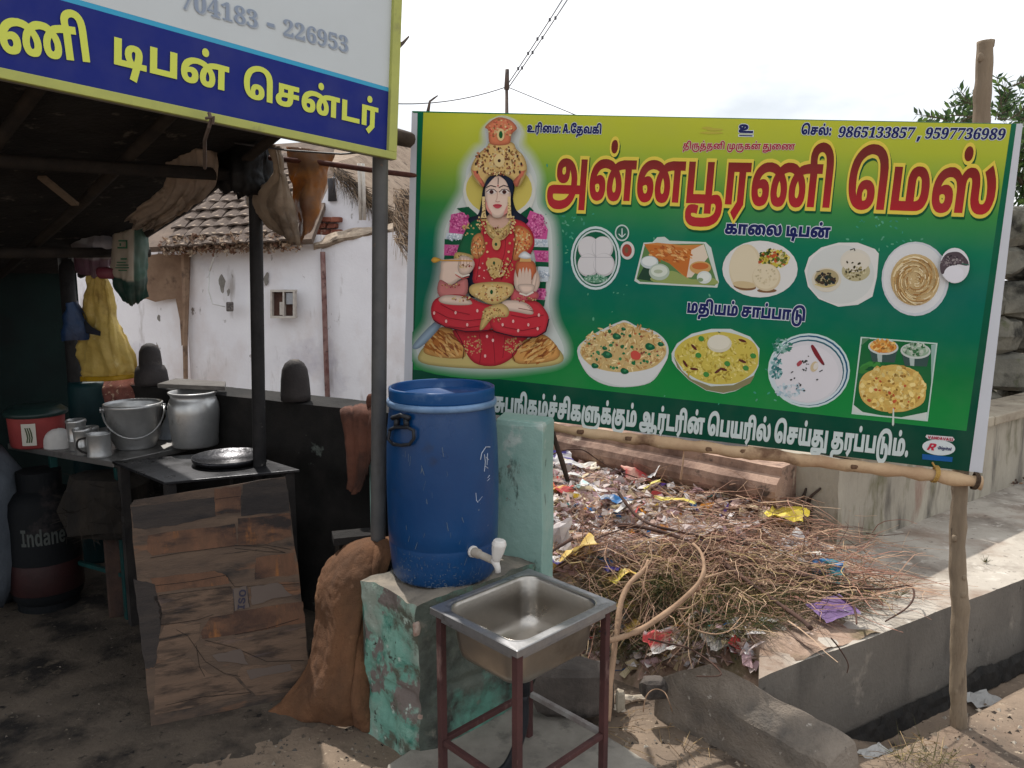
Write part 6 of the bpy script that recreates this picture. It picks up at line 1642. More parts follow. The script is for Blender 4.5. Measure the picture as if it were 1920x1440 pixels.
tag(b.build('plastic_bag', mat('pale_plastic', lin(186, 192, 198), lin(160, 168, 178), 9, 5, .35, bump=.3), smooth=True), 'small pale plastic bag tied up between the bucket and the pot', 'bag')
# bedding: floral cloth behind the bucket, blue-green drum
rows = [[at(196, 700, 4.5), at(225, 698, 4.45), at(262, 700, 4.45)], [at(192, 730, 4.42), at(225, 735, 4.38), at(262, 735, 4.4)], [at(200, 775, 4.42), at(228, 778, 4.4), at(258, 780, 4.42)]]
tag(drape(rows, 14, 14, amp=.01).build('floral_cloth', mat('floral_cloth', lin(150, 96, 84), lin(108, 66, 60), 22, 5, .9, bump=.2, layers=((lin(196, 168, 144), 30, .58, .64),)), smooth=True, solid=.005), 'faded red floral cloth bundle below the yellow sack', 'cloth')
c = at(178, 800, 4.6)
tag(MB().lathe([(0, 0), (.12, 0), (.125, .02), (.125, 1.02), (.12, 1.05), (0, 1.05)], down(c), 24).build('teal_drum', mat('teal_plastic', lin(10, 40, 44), lin(12, 50, 54), 5, 5, .6), smooth=True), 'dark teal drum standing behind the serving table', 'drum')

# ---- gas cylinder under the table
c = down(at(82, 1000, 4.0))
M_cyl = mat('gas_blue', lin(6, 10, 15), lin(5, 8, 12), 4, 6, .8, bump=.15, layers=((lin(46, 40, 40), 6, .58, .7),))
gc = empty('gas_cylinder', c, 'dark blue cooking gas cylinder with white lettering under the serving table', 'gas cylinder')
MB().lathe([(0, .03), (.13, .03), (.155, .06), (.165, .11), (.166, .50), (.155, .56), (.12, .60), (.06, .625), (.03, .63), (.03, .66), (0, .66)], c, 40).build('body', M_cyl, gc, smooth=True)
MB().lathe([(.135, 0), (.14, 0), (.14, .05), (.135, .05)], c, 30).build('foot_ring', M_cyl, gc)
MB().lathe([(.1662, .10), (.1672, .102), (.1672, .25), (.1662, .252)], c, 40).build('red_band', mat('gas_red', lin(48, 22, 22), lin(38, 20, 20), 6, 5, .6), gc, smooth=True)
MB().lathe([(.095, .60), (.1, .60), (.1, .70), (.095, .70)], c, 30).build('collar', M_cyl, gc)
u_ = (EYE - c); a0 = math.atan2(u_.y, u_.x)
def cylf(s, t, lift):
    a = a0 - .62 + s / .1672
    return c + Vector((math.cos(a) * (.167 + lift), math.sin(a) * (.167 + lift), .36 + t))
b = MB()
lettering(b, list('Indane'), .20, .085, cylf, lin(70, 74, 72), body=370)
b.build('lettering', M_ink, gc)
# grey-blue sack at the far left below the table
c = down(at(-6, 960, 3.9))
b = boulder((c.x - .06, c.y, .42), .17, .15, .40, 12)
tag(b.build('grey_sack', mat('grey_sack', lin(86, 92, 100), lin(66, 72, 80), 6, 6, .85, bump=.4), smooth=True), 'grey blue sack at the left edge beside the gas cylinder', 'sack')

# ---- plywood board leaning on the griddle table
Bl, Br = atz(283, 1363, 0.004), atz(588, 1301, 0.004)
up0 = at(244, 942, Bl.y + .20)
bP = Plane(Bl, Br - Bl, up0 - Bl)
M_ply = mat('old_plywood', lin(84, 70, 61), lin(104, 86, 72), 3.4, 8, .88, bump=.4, stretch=(1.2, 1.2, 7), bscale=30,
            layers=((lin(52, 48, 46), 2.2, .50, .62, (1, 1, 2.2)), (lin(122, 88, 66), 2.6, .58, .68, (.8, .8, 4)), (lin(40, 36, 34), 9, .66, .7, (.5, .5, 9))))
brd = empty('wooden_board', (Bl + Br) / 2, 'weathered plywood board leaning against the griddle table', 'board')
def bq(pts, o0, o1):
    v, f = fill([pts])
    n = len(v)
    m_ = MB()
    top = [bP.on(x, y, o1) for x, y in v]
    m_.add(top, [tuple(int(i) for i in t) for t in f])
    k = len(pts)
    # side walls from the outline
    a_ = [bP.on(x, y, o1) for x, y in pts]; b_ = [bP.on(x, y, o0) for x, y in pts]
    m_.add(a_ + b_, [(i, (i + 1) % k, k + (i + 1) % k, k + i) for i in range(k)])
    return m_
def rough(pts, amp, n, seed):
    r = random.Random(seed)
    out = []
    for i in range(len(pts)):
        a, c = pts[i], pts[(i + 1) % len(pts)]
        for j in range(n):
            t = j / n
            out.append((a[0] + (c[0] - a[0]) * t + (r.uniform(-amp, amp) if j else 0), a[1] + (c[1] - a[1]) * t + (r.uniform(-amp, amp) if j else 0)))
    return out
core = [(251, 938), (535, 894), (562, 1090), (588, 1301), (283, 1363), (262, 1150), (244, 948)]
bq(rough(core, 1.2, 6, 1), -.016, .0).build('core', M_ply, brd)
bk_pts = [bP.on(x, y, -.016) for x, y in core]
MB().add(bk_pts, [tuple(range(len(core)))]).build('back', M_ply, brd)
M_ven = [mat('veneer_orange', lin(112, 80, 61), lin(96, 71, 56), 4, 7, .82, bump=.35, stretch=(6, 6, 1.5), layers=((lin(76, 56, 47), 5, .48, .62, (1, 1, 1.2)), (lin(140, 92, 54), 3, .58, .7), (lin(48, 42, 40), 4, .54, .66, (1, 1, 3)))),
         mat('veneer_brown', lin(100, 82, 69), lin(116, 94, 78), 4, 7, .88, bump=.4, stretch=(1, 1, 8), layers=((lin(66, 55, 48), 4, .5, .62, (1, 1, 4)), (lin(38, 35, 33), 5, .56, .66, (.6, .6, 5)), (lin(96, 84, 84), 2, .58, .7))),
         mat('veneer_soot', lin(52, 48, 47), lin(66, 59, 55), 5, 7, .9, bump=.4, stretch=(1, 1, 6), layers=((lin(46, 43, 43), 3, .52, .64, (1, 1, 3)),))]
strips = [([(250, 1085), (290, 1095), (304, 1150), (298, 1205), (290, 1250), (272, 1256), (262, 1180)], 2, 14), ([(246, 950), (300, 945), (402, 932), (405, 968), (330, 985), (275, 992), (250, 990)], 2, 1), ([(402, 916), (452, 912), (450, 960), (404, 966)], 0, 2), ([(455, 908), (536, 897), (543, 958), (452, 968)], 2, 3),
          ([(277, 1004), (440, 982), (446, 1018), (435, 1025), (285, 1042), (276, 1032)], 0, 4), ([(446, 972), (543, 962), (547, 1006), (500, 1020), (447, 1022)], 0, 5),
          ([(282, 1084), (402, 1070), (424, 1078), (430, 1094), (290, 1112)], 0, 6), ([(480, 1046), (552, 1036), (556, 1076), (478, 1086)], 0, 7),
          ([(288, 1118), (430, 1098), (440, 1108), (438, 1150), (300, 1172), (298, 1140)], 1, 8),
          ([(398, 1152), (568, 1128), (572, 1168), (380, 1198), (376, 1186)], 0, 9), ([(308, 1172), (376, 1166), (372, 1200), (345, 1230), (300, 1240), (290, 1215)], 1, 10),
          ([(290, 1245), (352, 1232), (390, 1262), (440, 1270), (470, 1300), (290, 1340)], 1, 11), ([(380, 1206), (572, 1174), (578, 1238), (480, 1232), (420, 1222)], 1, 12),
          ([(452, 1246), (578, 1246), (584, 1290), (480, 1304), (445, 1268)], 1, 13)]
for pts, k, sd in strips:
    bq(rough(pts, 1.6, 5, sd), 0.0, .0011 + .0004 * (sd % 3)).build('veneer_strip', M_ven[k], brd)
ck = Print(bP, .0026)
for q in ([(282, 1046), (340, 1036), (440, 1023), (500, 1022), (545, 1030)], [(440, 1022), (500, 1026), (535, 1036), (500, 1034), (440, 1028)], [(290, 1098), (360, 1090), (424, 1078), (440, 1100), (560, 1094)], [(298, 1116), (380, 1106), (436, 1100)],
          [(330, 1180), (352, 1192), (385, 1240), (420, 1262), (450, 1268)], [(384, 1200), (440, 1214), (500, 1240), (570, 1238)], [(368, 1210), (374, 1250), (384, 1268)], [(310, 1322), (380, 1306), (470, 1298)], [(440, 1190), (500, 1178), (560, 1160)], [(300, 1172), (370, 1162), (400, 1152)], [(404, 936), (450, 930)]):
    ck.line(q, .9, lin(34, 28, 25))
for q in ([(436, 1104), (462, 1098), (468, 1138), (440, 1146)], [(470, 1100), (520, 1092), (548, 1116), (500, 1126), (472, 1134)], [(398, 1228), (450, 1216), (466, 1246), (410, 1240)], [(462, 1256), (540, 1244), (550, 1256), (470, 1274)]):
    ck.poly(rough(q, 2, 4, 9), lin(98, 86, 79))
ck.line([(437, 1105), (440, 1146)], 1.0, lin(50, 46, 52)); ck.line([(462, 1099), (468, 1138)], 1.0, lin(50, 46, 52))
ck.build('worn_print', M_ink, brd)
b = MB()
q0, q1 = bP.on(458, 1142), bP.on(462, 1104)
rr_ = (q1 - q0).normalized(); uu = bP.n.cross(rr_)
if (uu.dot(bP.on(440, 1120) - bP.on(460, 1120))) < 0: uu = -uu
lettering(b, list('ISO'), (q1 - q0).length, .026, lambda s, t, l: q0 + rr_ * s + uu * t + bP.n * (l + .0062), lin(52, 50, 66), body=360)
b.build('stencil_lettering', M_ink, brd)

# ---- hanging bags and sheets
M_clear = mat('dusty_plastic_sheet', lin(196, 178, 160), lin(166, 148, 134), 5, 6, .5, bump=.2, transl=.4, layers=((lin(84, 74, 68), 6, .56, .7),))
rows = [[at(412, 285, 3.36), at(380, 278, 3.4), at(350, 275, 3.42), at(325, 282, 3.45)],
        [at(410, 322, 3.4), at(380, 332, 3.44), at(345, 330, 3.46), at(318, 318, 3.5)],
        [at(394, 350, 3.5), at(365, 360, 3.52), at(335, 362, 3.55), at(308, 350, 3.6)],
        [at(352, 388, 3.66), at(325, 394, 3.7), at(298, 394, 3.74), at(272, 380, 3.8)],
        [at(292, 432, 3.9), at(275, 432, 3.94), at(255, 430, 4.0), at(236, 414, 4.0)]]
tag(drape(rows, 26, 40, amp=.02, fs=9, fold=.02, nfold=3, k=2).build('plastic_sheet', M_clear, smooth=True, solid=.002), 'dusty beige plastic sheet bunched along the stall roof edge left of the black bag', 'sheet')
rd_ = boulder(at(339, 337, 3.62), .035, .02, .035, 3)
tag(rd_.build('red_packet', mat('faded_red', lin(150, 60, 58), lin(128, 70, 66), 9, 5, .6), smooth=True), 'faded red packet tucked in the plastic sheet under the roof', 'packet')
M_bin = mat('black_bin_bag', lin(12, 12, 13), lin(18, 18, 19), 6, 6, .6, bump=.3)
rows = [[at(398, 278, 3.5), at(430, 262, 3.46), at(470, 262, 3.44), at(500, 272, 3.48)], [at(402, 310, 3.5), at(435, 308, 3.43), at(472, 308, 3.42), at(503, 308, 3.5)],
        [at(400, 340, 3.52), at(436, 345, 3.44), at(474, 345, 3.42), at(507, 340, 3.5)], [at(416, 368, 3.54), at(440, 358, 3.46), at(470, 367, 3.45), at(511, 362, 3.52)]]
bb_ = drape(rows, 24, 24, amp=.015, fs=12, fold=.012, nfold=4, k=8)
drape([[p + Vector((.0, .2, 0)) for p in r] for r in rows], 16, 16, amp=.012, mb=bb_)
tag(bb_.build('black_bag', M_bin, smooth=True, solid=.002), 'black plastic bag hung over the top of the dark pole', 'bag')
M_tan = mat('tan_bag', lin(176, 158, 138), lin(146, 130, 114), 5, 6, .5, bump=.25, transl=.3, layers=((lin(92, 78, 66), 4, .54, .7),))
rows = [[at(498, 272, 3.36), at(515, 272, 3.33), at(530, 276, 3.36)], [at(506, 330, 3.36), at(524, 330, 3.30), at(540, 335, 3.33)], [at(455, 374, 3.66), at(515, 390, 3.32), at(556, 392, 3.34)],
        [at(500, 418, 3.55), at(534, 432, 3.34), at(562, 440, 3.35)], [at(535, 440, 3.46), at(550, 450, 3.36), at(563, 460, 3.36)]]
tag(drape(rows, 20, 40, amp=.012, fold=.014, nfold=3, k=4).build('tan_cloth', M_tan, smooth=True, solid=.002), 'tan plastic cloth hanging down in a point right of the dark pole', 'cloth')
M_amber = mat('amber_bag', lin(138, 108, 84), lin(178, 124, 58), 4, 5, .3, bump=.3, transl=.45, contrast=(.42, .58), layers=((lin(176, 166, 158), 7, .62, .7), (lin(96, 60, 46), 3, .5, .66)))
rows = [[at(532, 274, 3.5), at(565, 276, 3.46), at(600, 282, 3.46), at(628, 290, 3.5)], [at(536, 320, 3.5), at(568, 324, 3.42), at(598, 326, 3.43), at(620, 322, 3.5)],
        [at(546, 380, 3.5), at(570, 384, 3.42), at(592, 384, 3.44), at(608, 372, 3.5)], [at(556, 440, 3.48), at(570, 438, 3.43), at(582, 430, 3.46), at(590, 422, 3.5)], [at(557, 458, 3.46), at(565, 450, 3.45), at(574, 443, 3.46), at(584, 434, 3.5)]]
tag(drape(rows, 26, 34, amp=.016, fs=11, k=14).build('amber_bag', M_amber, smooth=True, solid=.002), 'translucent brown and amber plastic bag hanging behind the rusty rod', 'bag')

# cluster of printed plastic bags above the yellow sack
M_bagink = ink('bag_print', .4, .3, .15, bump=.25)
def bagcol(u, v):
    base = lin(138, 132, 134)
    if v > .66: base = lin(96, 66, 80)
    if abs(u - .2) < .12 and v < .4: base = lin(170, 168, 170)
    return base
rows = [[at(133, 412, 4.35), at(160, 420, 4.28), at(190, 424, 4.28), at(222, 428, 4.35)], [at(122, 445, 4.35), at(160, 450, 4.22), at(192, 452, 4.22), at(226, 455, 4.32)],
        [at(134, 480, 4.36), at(162, 488, 4.24), at(192, 488, 4.24), at(220, 482, 4.34)], [at(138, 508, 4.38), at(166, 518, 4.28), at(184, 520, 4.28), at(206, 508, 4.36)]]
tag(drape(rows, 24, 28, amp=.018, fs=9, fold=.012, nfold=3, k=21, colf=bagcol).build('grey_bag', M_bagink, smooth=True, solid=.002), 'grey printed plastic bag, leftmost of the bags hanging above the yellow sack', 'bag', 'plastic bags hanging above the yellow sack')
def bagcol2(u, v):
    if v > .62: return lin(38, 66, 58)
    return lin(168, 156, 140) if u < .62 else lin(64, 92, 80)
rows = [[at(206, 440, 4.22), at(230, 432, 4.16), at(256, 428, 4.16), at(280, 430, 4.22)], [at(204, 480, 4.22), at(228, 484, 4.12), at(256, 484, 4.12), at(282, 482, 4.2)],
        [at(206, 520, 4.22), at(230, 532, 4.13), at(256, 535, 4.13), at(280, 525, 4.2)], [at(228, 560, 4.22), at(242, 574, 4.16), at(256, 572, 4.16), at(274, 556, 4.2)]]
gbag = drape(rows, 24, 30, amp=.014, fs=9, fold=.01, nfold=3, k=25, colf=bagcol2).build('green_bag', M_bagink, smooth=True, solid=.002)
tag(gbag, 'beige and dark green printed bag hanging left of the bare wall patch', 'bag', 'plastic bags hanging above the yellow sack')
b = MB()
gbP = Plane(at(240, 480, 4.085), at(262, 478, 4.085) - at(218, 482, 4.085), (0, 0, 1))
C_dg = lin(26, 82, 56)
for q in ((222, 450, 239, 453), (236, 450, 239, 466), (224, 456, 227, 461), (220, 463, 236, 466), (226, 484, 238, 487), (219, 491, 236, 493), (218, 496, 241, 498), (216, 501, 242, 503), (222, 506, 238, 508)):
    b.add([gbP.on(q[0], q[3]), gbP.on(q[2], q[3]), gbP.on(q[2], q[1]), gbP.on(q[0], q[1])], [(0, 1, 2, 3)], C_dg)
b.build('green_print', M_ink, gbag)
b = boulder(at(200, 512, 4.2), .055, .03, .03, 31)
tag(b.build('maroon_packet', mat('maroon', lin(96, 40, 52), lin(120, 60, 70), 6, 5, .5), smooth=True), 'maroon plastic packet between the grey bag and the green bag', 'packet')

# yellow woven sack
M_sack = mat('yellow_sack', lin(216, 190, 110), lin(196, 166, 86), 5, 6, .32, bump=.45, bscale=60, layers=((lin(232, 216, 160), 7, .58, .68), (lin(150, 120, 60), 3.5, .58, .72)), transl=.18)  # the palest patches paint glints into the yellow
rows = [[at(160, 512, 4.42), at(180, 514, 4.36), at(198, 518, 4.36), at(208, 522, 4.42)], [at(152, 560, 4.42), at(180, 565, 4.33), at(206, 570, 4.33), at(220, 572, 4.4)],
        [at(146, 620, 4.44), at(185, 625, 4.32), at(220, 628, 4.32), at(240, 622, 4.4)], [at(143, 675, 4.46), at(190, 680, 4.33), at(230, 680, 4.33), at(256, 672, 4.4)], [at(146, 712, 4.46), at(190, 711, 4.35), at(232, 708, 4.35), at(262, 703, 4.42)]]
ys = empty('yellow_sack', at(205, 710, 4.4), 'shiny yellow plastic sack hanging from the dark timber post', 'sack')
drape(rows, 30, 44, amp=.022, fs=9, fold=.012, nfold=4, k=40).build('body', M_sack, ys, smooth=True, solid=.004)
rows = [[at(146, 706, 4.45), at(190, 706, 4.335), at(232, 703, 4.335), at(262, 698, 4.405)], [at(147, 716, 4.45), at(190, 715, 4.335), at(232, 712, 4.335), at(263, 706, 4.405)]]
drape(rows, 30, 3, amp=.012, fs=9, k=40).build('hem', mat('yellow_hem', lin(190, 150, 30), lin(170, 130, 26), 7, 5, .5), ys, smooth=True, solid=.006)
# blue bag on the post
b = MB().grid(14, 12, lambda u, v: at(140, 602, 4.36) + Vector((.075 * math.cos(6.283 * u) * (1 - .75 * v ** 2), .05 * math.sin(6.283 * u), -.10 + .2 * v)) + Vector((nz((u * 4, v * 4, 1), 1.0), 0, nz((u * 4, v * 4, 5), 1.0))) * .02)
tag(b.build('blue_bag', mat('navy_plastic', lin(40, 66, 104), lin(24, 36, 62), 7, 6, .35, bump=.4), smooth=True), 'crumpled navy blue plastic bag hanging on the timber post left of the yellow sack', 'bag')
rows = [[at(148, 622, 4.36), at(160, 600, 4.34)], [at(170, 626, 4.34), at(175, 615, 4.33)], [at(196, 632, 4.33), at(193, 624, 4.33)]]
tag(drape(rows, 4, 10, amp=.004).build('umbrella_cloth', mat('black_cloth', lin(28, 30, 38), lin(38, 40, 50), 9, 4, .8), smooth=True, solid=.003), 'black cloth flap sticking out beside the navy blue bag', 'cloth')
b = boulder(at(12, 424, 4.2), .045, .03, .03, 50)
tag(b.build('red_garland', mat('garland', lin(214, 70, 56), lin(226, 190, 180), 24, 4, .7, contrast=(.5, .56)), smooth=True), 'small red and white garland bunch at the left edge under the roof', 'garland')

# ================================================================== THE GREEN HOARDING
BTL = at(774, 210, 3.40)
bnP = Plane(BTL, camvec(3.706, -0.4075, -1.0), camvec(0.285, 7.667, -1.0))
M_vinyl = ink('vinyl_print', .42, .05, .12, bump=.35, spec=.1)
ban = empty('hoarding', bnP.on(1400, 880), 'large green printed eating house hoarding with Tamil lettering and food pictures', 'hoarding')
TL, TR_, BR_, BL_ = (772, 209), (1918, 232), (1842, 887), (756, 757)
s00, s10 = bnP.st(*TL), bnP.st(*TR_)
bgst = [(0, (196, 200, 62)), (.10, (180, 190, 58)), (.20, (132, 170, 62)), (.30, (64, 142, 70)), (.42, (16, 120, 86)), (.56, (2, 106, 90)), (.70, (2, 110, 82)), (.84, (12, 120, 62)), (.93, (26, 134, 64)), (1, (30, 136, 66))]
def bgcol(t):
    t = max(0, min(1, t))
    for (a, ca), (b_, cb) in zip(bgst[:-1], bgst[1:]):
        if t <= b_:
            k = (t - a) / (b_ - a)
            x, y = lin(*ca), lin(*cb)
            return tuple(x[i] + (y[i] - x[i]) * k for i in range(3))
    return lin(*bgst[-1][1])
def lerp2(a, b_, t): return (a[0] + (b_[0] - a[0]) * t, a[1] + (b_[1] - a[1]) * t)
# inner panel corners (photo pixels)
ITL, ITR, IBR, IBL = (794, 211), (1896, 233), (1812, 808), (775, 693)
def inner(u, v): return lerp2(lerp2(ITL, ITR, u), lerp2(IBL, IBR, u), v)
def bgpx(px, py):                            # print colour of the background at a pixel
    u = max(0, min(1, (px - 780) / 1060))
    t = (py - (211 + 22 * u)) / (482 + 93 * u)
    # the lime runs lower at the left edge, greener at the middle
    return bgcol(t - .05 * math.exp(-((u - .02) / .12) ** 2))
# cloth: one sheet with white margins, with thickness
b = MB()
def clothpt(u, v, off):
    return bnP.on(*lerp2(lerp2(TL, TR_, u), lerp2(BL_, BR_, u), v), off)
b.grid(1, 1, lambda u, v: clothpt(u, 1 - v, -.006), lin(206, 208, 214))
q = [clothpt(0, 0, -.006), clothpt(1, 0, -.006), clothpt(1, 1, -.006), clothpt(0, 1, -.006)]
r_ = [clothpt(0, 0, -.0005), clothpt(1, 0, -.0005), clothpt(1, 1, -.0005), clothpt(0, 1, -.0005)]
b.add(q + r_, [(4, 5, 6, 7), (0, 1, 5, 4), (1, 2, 6, 5), (2, 3, 7, 6), (3, 0, 4, 7)], lin(206, 208, 214))
b.build('vinyl_sheet', M_vinyl, ban)
P = Print(bnP, .0)
dk = lin(2, 76, 56)
def dkc(x, y):
    k = max(0, min(1, (y - 210) / 640))
    return tuple(lin(6, 106, 74)[i] * (1 - k) + lin(4, 66, 50)[i] * k for i in range(3))
P.poly([(783, 209.5), (1906, 232), (1817, 884), (772, 759)], dk, dkc)      # dark green border
P.poly([(772, 208), (1000, 213), (1300, 220.5), (1300, 222.5), (1000, 216), (775, 211.5)], lin(10, 110, 72))
P.l += .0002
P.mb.grid(44, 60, lambda u, v: bnP.on(*inner(u, v), P.l), lambda u, v: bgpx(*inner(u, v)))
# pale edge streak and water marks on the print
for x0, y0, n_, sx, sy in ((1060, 440, 46, 30, 40), (1660, 430, 40, 40, 30), (1060, 380, 26, 24, 30), (1420, 730, 22, 200, 20), (1200, 520, 18, 120, 60)):
    P.specks(n_, lambda r, x0=x0, y0=y0, sx=sx, sy=sy: (r.gauss(x0, sx), r.gauss(y0, sy)), [lin(60, 150, 120), lin(90, 164, 130)], 1.5, 1.9)
P.build('printed_ground', M_vinyl, ban)

# ---- seated crowned lady (print)
G_ = Print(bnP, .0012, xf=lambda x, y: (760 + x * .36115, 200 + y * .36115))
out = [(440, 70), (500, 48), (570, 70), (610, 130), (600, 200), (650, 270), (690, 360), (690, 450), (700, 520), (760, 600), (775, 760), (770, 900), (755, 1010), (775, 1120), (830, 1240), (815, 1310), (700, 1345), (400, 1370), (110, 1330), (48, 1245), (120, 1130), (140, 1010), (180, 860), (195, 640), (260, 510), (300, 430), (310, 320), (370, 230), (410, 190), (405, 120)]
G_.soft = 16
cx_ = sum(p[0] for p in out) / len(out); cy_ = sum(p[1] for p in out) / len(out)
out = [(p.x, p.y) for p in cr([Vector((x, y, 0)) for x, y in out + out[:1]], 121)[:-1]]
og = grow(out, -1) if orient(out) < 0 else out
sgn = 1 if orient(out) < 0 else -1
nn = len(out)
nrm = []
for i in range(nn):
    a, c = np.array(out[i - 3]), np.array(out[(i + 3) % nn])
    d = c - a
    d = d / (np.hypot(*d) + 1e-9)
    nrm.append(((-d[1]) * sgn, d[0] * sgn))
glow = lin(206, 212, 206)
lv_ = []
for k, (off, f) in enumerate(((-10, .80), (2, .66), (14, .42), (28, .18), (46, 0.0))):
    row = []
    for i in range(nn):
        g_ = max(.12, min(1, (out[i][1] - 40) / 170)) if off > 0 else 1
        x, y = out[i][0] + nrm[i][0] * off * g_, out[i][1] + nrm[i][1] * off * g_
        x, y = max(36, x), max(42, y)
        X, Y = G_.xf(x, y)
        c = bgpx(X, Y)
        row.append((bnP.on(X, Y, G_.l), tuple(c[j] + (glow[j] - c[j]) * f for j in range(3))))
    lv_.append(row)
for a, c in zip(lv_[:-1], lv_[1:]):
    vs = [p for p, _ in a] + [p for p, _ in c]
    G_.mb.add(vs, [(i, (i + 1) % nn, nn + (i + 1) % nn, nn + i) for i in range(nn)], [q for _, q in a] + [q for _, q in c])
G_.poly([(out[i][0] - nrm[i][0] * 10, out[i][1] - nrm[i][1] * 10) for i in range(nn)], glow)
L = lin
GOLD, GOLD2, DGOLD = L(206, 174, 110), L(226, 200, 142), L(142, 104, 58)
REDC, REDD, PINK, SKIN, SKIN2, NAVY, DGR = L(190, 46, 58), L(140, 30, 42), L(206, 88, 150), L(222, 196, 178), L(206, 168, 148), L(22, 32, 52), L(10, 84, 54)
# base
G_.smooth([(70, 1285), (180, 1200), (440, 1230), (700, 1205), (820, 1290), (760, 1345), (440, 1362), (120, 1340)], L(196, 176, 112))
for sgn_ in (0, 1):
    pts = [(95, 1255), (170, 1150), (262, 1165), (305, 1240), (300, 1305), (140, 1295)] if not sgn_ else [(555, 1275), (640, 1205), (725, 1185), (800, 1265), (770, 1318), (590, 1335)]
    G_.smooth(pts, L(206, 150, 84))
    cx, cy = (200, 1235) if not sgn_ else (685, 1265)
    G_.specks(110, in_ell(cx, cy, 92, 60), [L(176, 108, 52), L(150, 84, 44), L(228, 184, 116), L(216, 160, 90)], 5.5, 4.4, .7 if not sgn_ else -.6)
G_.smooth([(40, 1240), (150, 1120), (185, 1140), (80, 1250)], L(150, 170, 186))
G_.smooth([(265, 1150), (620, 1180), (600, 1230), (560, 1300), (470, 1345), (360, 1330), (300, 1245)], REDC)
G_.specks(70, in_ell(350, 1240, 50, 50), [GOLD, L(218, 140, 110)], 4)
G_.specks(70, in_ell(560, 1240, 50, 40), [GOLD, L(218, 140, 110)], 4)
G_.line([(262, 1160), (290, 1210), (308, 1250), (300, 1310)], 1.2, L(60, 24, 26)); G_.line([(665, 1195), (600, 1240), (556, 1285), (570, 1320)], 1.2, L(60, 24, 26))
# halo
G_.ell(490, 440, 188, 176, L(216, 216, 206)); G_.ell(488, 430, 172, 134, L(214, 196, 98))
# garlands
for q, c in (([(268, 528), (330, 520), (375, 560), (350, 600), (310, 560)], DGR), ([(240, 560), (300, 548), (350, 595), (300, 665), (228, 655)], PINK), ([(216, 655), (300, 662), (292, 692), (208, 692)], L(206, 214, 220)), ([(206, 688), (292, 690), (288, 716), (206, 716)], DGR),
             ([(205, 716), (285, 720), (280, 775), (203, 772)], PINK), ([(205, 772), (285, 775), (285, 792), (203, 792)], DGR), ([(196, 830), (260, 800), (250, 905), (190, 900)], L(206, 214, 220)), ([(192, 900), (250, 905), (245, 955), (190, 950)], PINK), ([(190, 950), (300, 955), (290, 990), (188, 985)], DGR),
             ([(596, 560), (648, 520), (668, 540), (630, 620)], DGR), ([(650, 540), (700, 560), (742, 640), (735, 690), (672, 690), (624, 605)], PINK), ([(672, 686), (742, 690), (742, 730), (672, 728)], L(206, 214, 220)), ([(660, 728), (745, 730), (745, 748), (660, 746)], DGR),
             ([(668, 746), (745, 750), (745, 806), (680, 805)], PINK), ([(676, 804), (745, 808), (745, 832), (680, 830)], DGR), ([(690, 830), (748, 832), (744, 908), (690, 910)], L(206, 214, 220)), ([(692, 908), (732, 910), (730, 945), (690, 942)], DGR), ([(682, 942), (730, 945), (725, 1002), (672, 1000)], PINK), ([(645, 1000), (728, 1004), (722, 1038), (660, 1030)], DGR)):
    G_.poly(q, c)
G_.specks(120, in_ell(288, 600, 55, 48), [L(226, 130, 178), L(178, 62, 124)], 5); G_.specks(140, in_ell(688, 620, 50, 62), [L(226, 130, 178), L(178, 62, 124)], 5)
for cx, cy in ((245, 745), (712, 778), (705, 972)):
    G_.specks(50, in_ell(cx, cy, 32, 24), [L(226, 130, 178), L(178, 62, 124)], 4.5)
for cx, cy in ((252, 678), (708, 708), (718, 870), (225, 860)):
    G_.specks(46, in_ell(cx, cy, 32, 18), [L(232, 236, 240), L(176, 188, 200)], 4.5)
# hair
G_.smooth([(416, 400), (396, 500), (380, 560), (330, 580), (352, 620), (420, 640), (560, 640), (640, 600), (620, 570), (580, 540), (562, 480), (566, 400), (490, 350)], NAVY)
# torso
G_.poly([(300, 880), (380, 760), (590, 760), (610, 900), (580, 990), (340, 990)], NAVY)
G_.smooth([(395, 585), (575, 585), (648, 630), (674, 700), (650, 770), (590, 830), (570, 930), (372, 925), (355, 850), (345, 740), (360, 650)], REDC)
G_.smooth([(388, 585), (335, 612), (296, 690), (272, 758), (300, 790), (348, 775), (372, 700), (400, 640)], L(12, 92, 56))
G_.specks(26, in_ell(330, 640, 34, 34), [GOLD], 4)
G_.smooth([(355, 680), (400, 660), (420, 740), (380, 790), (345, 760)], L(206, 140, 84)); G_.specks(50, in_ell(380, 725, 34, 50), [GOLD2, DGOLD, L(196, 90, 64)], 4)
G_.smooth([(575, 620), (640, 640), (664, 710), (600, 790), (560, 790), (570, 700)], L(204, 128, 74)); G_.specks(80, in_ell(610, 700, 44, 70), [GOLD2, L(190, 84, 60), GOLD], 4.5)
G_.line([(560, 610), (575, 690), (560, 790), (500, 900)], 1.1, L(96, 34, 34)); G_.specks(40, in_ell(530, 840, 34, 50), [GOLD], 3.6)
G_.specks(14, in_ell(450, 860, 80, 60), [L(236, 190, 180)], 5)
# gold sleeve edge left
G_.smooth([(270, 756), (352, 772), (350, 800), (285, 806), (258, 800)], GOLD); G_.specks(26, in_ell(305, 785, 40, 16), [DGOLD, GOLD2], 4)
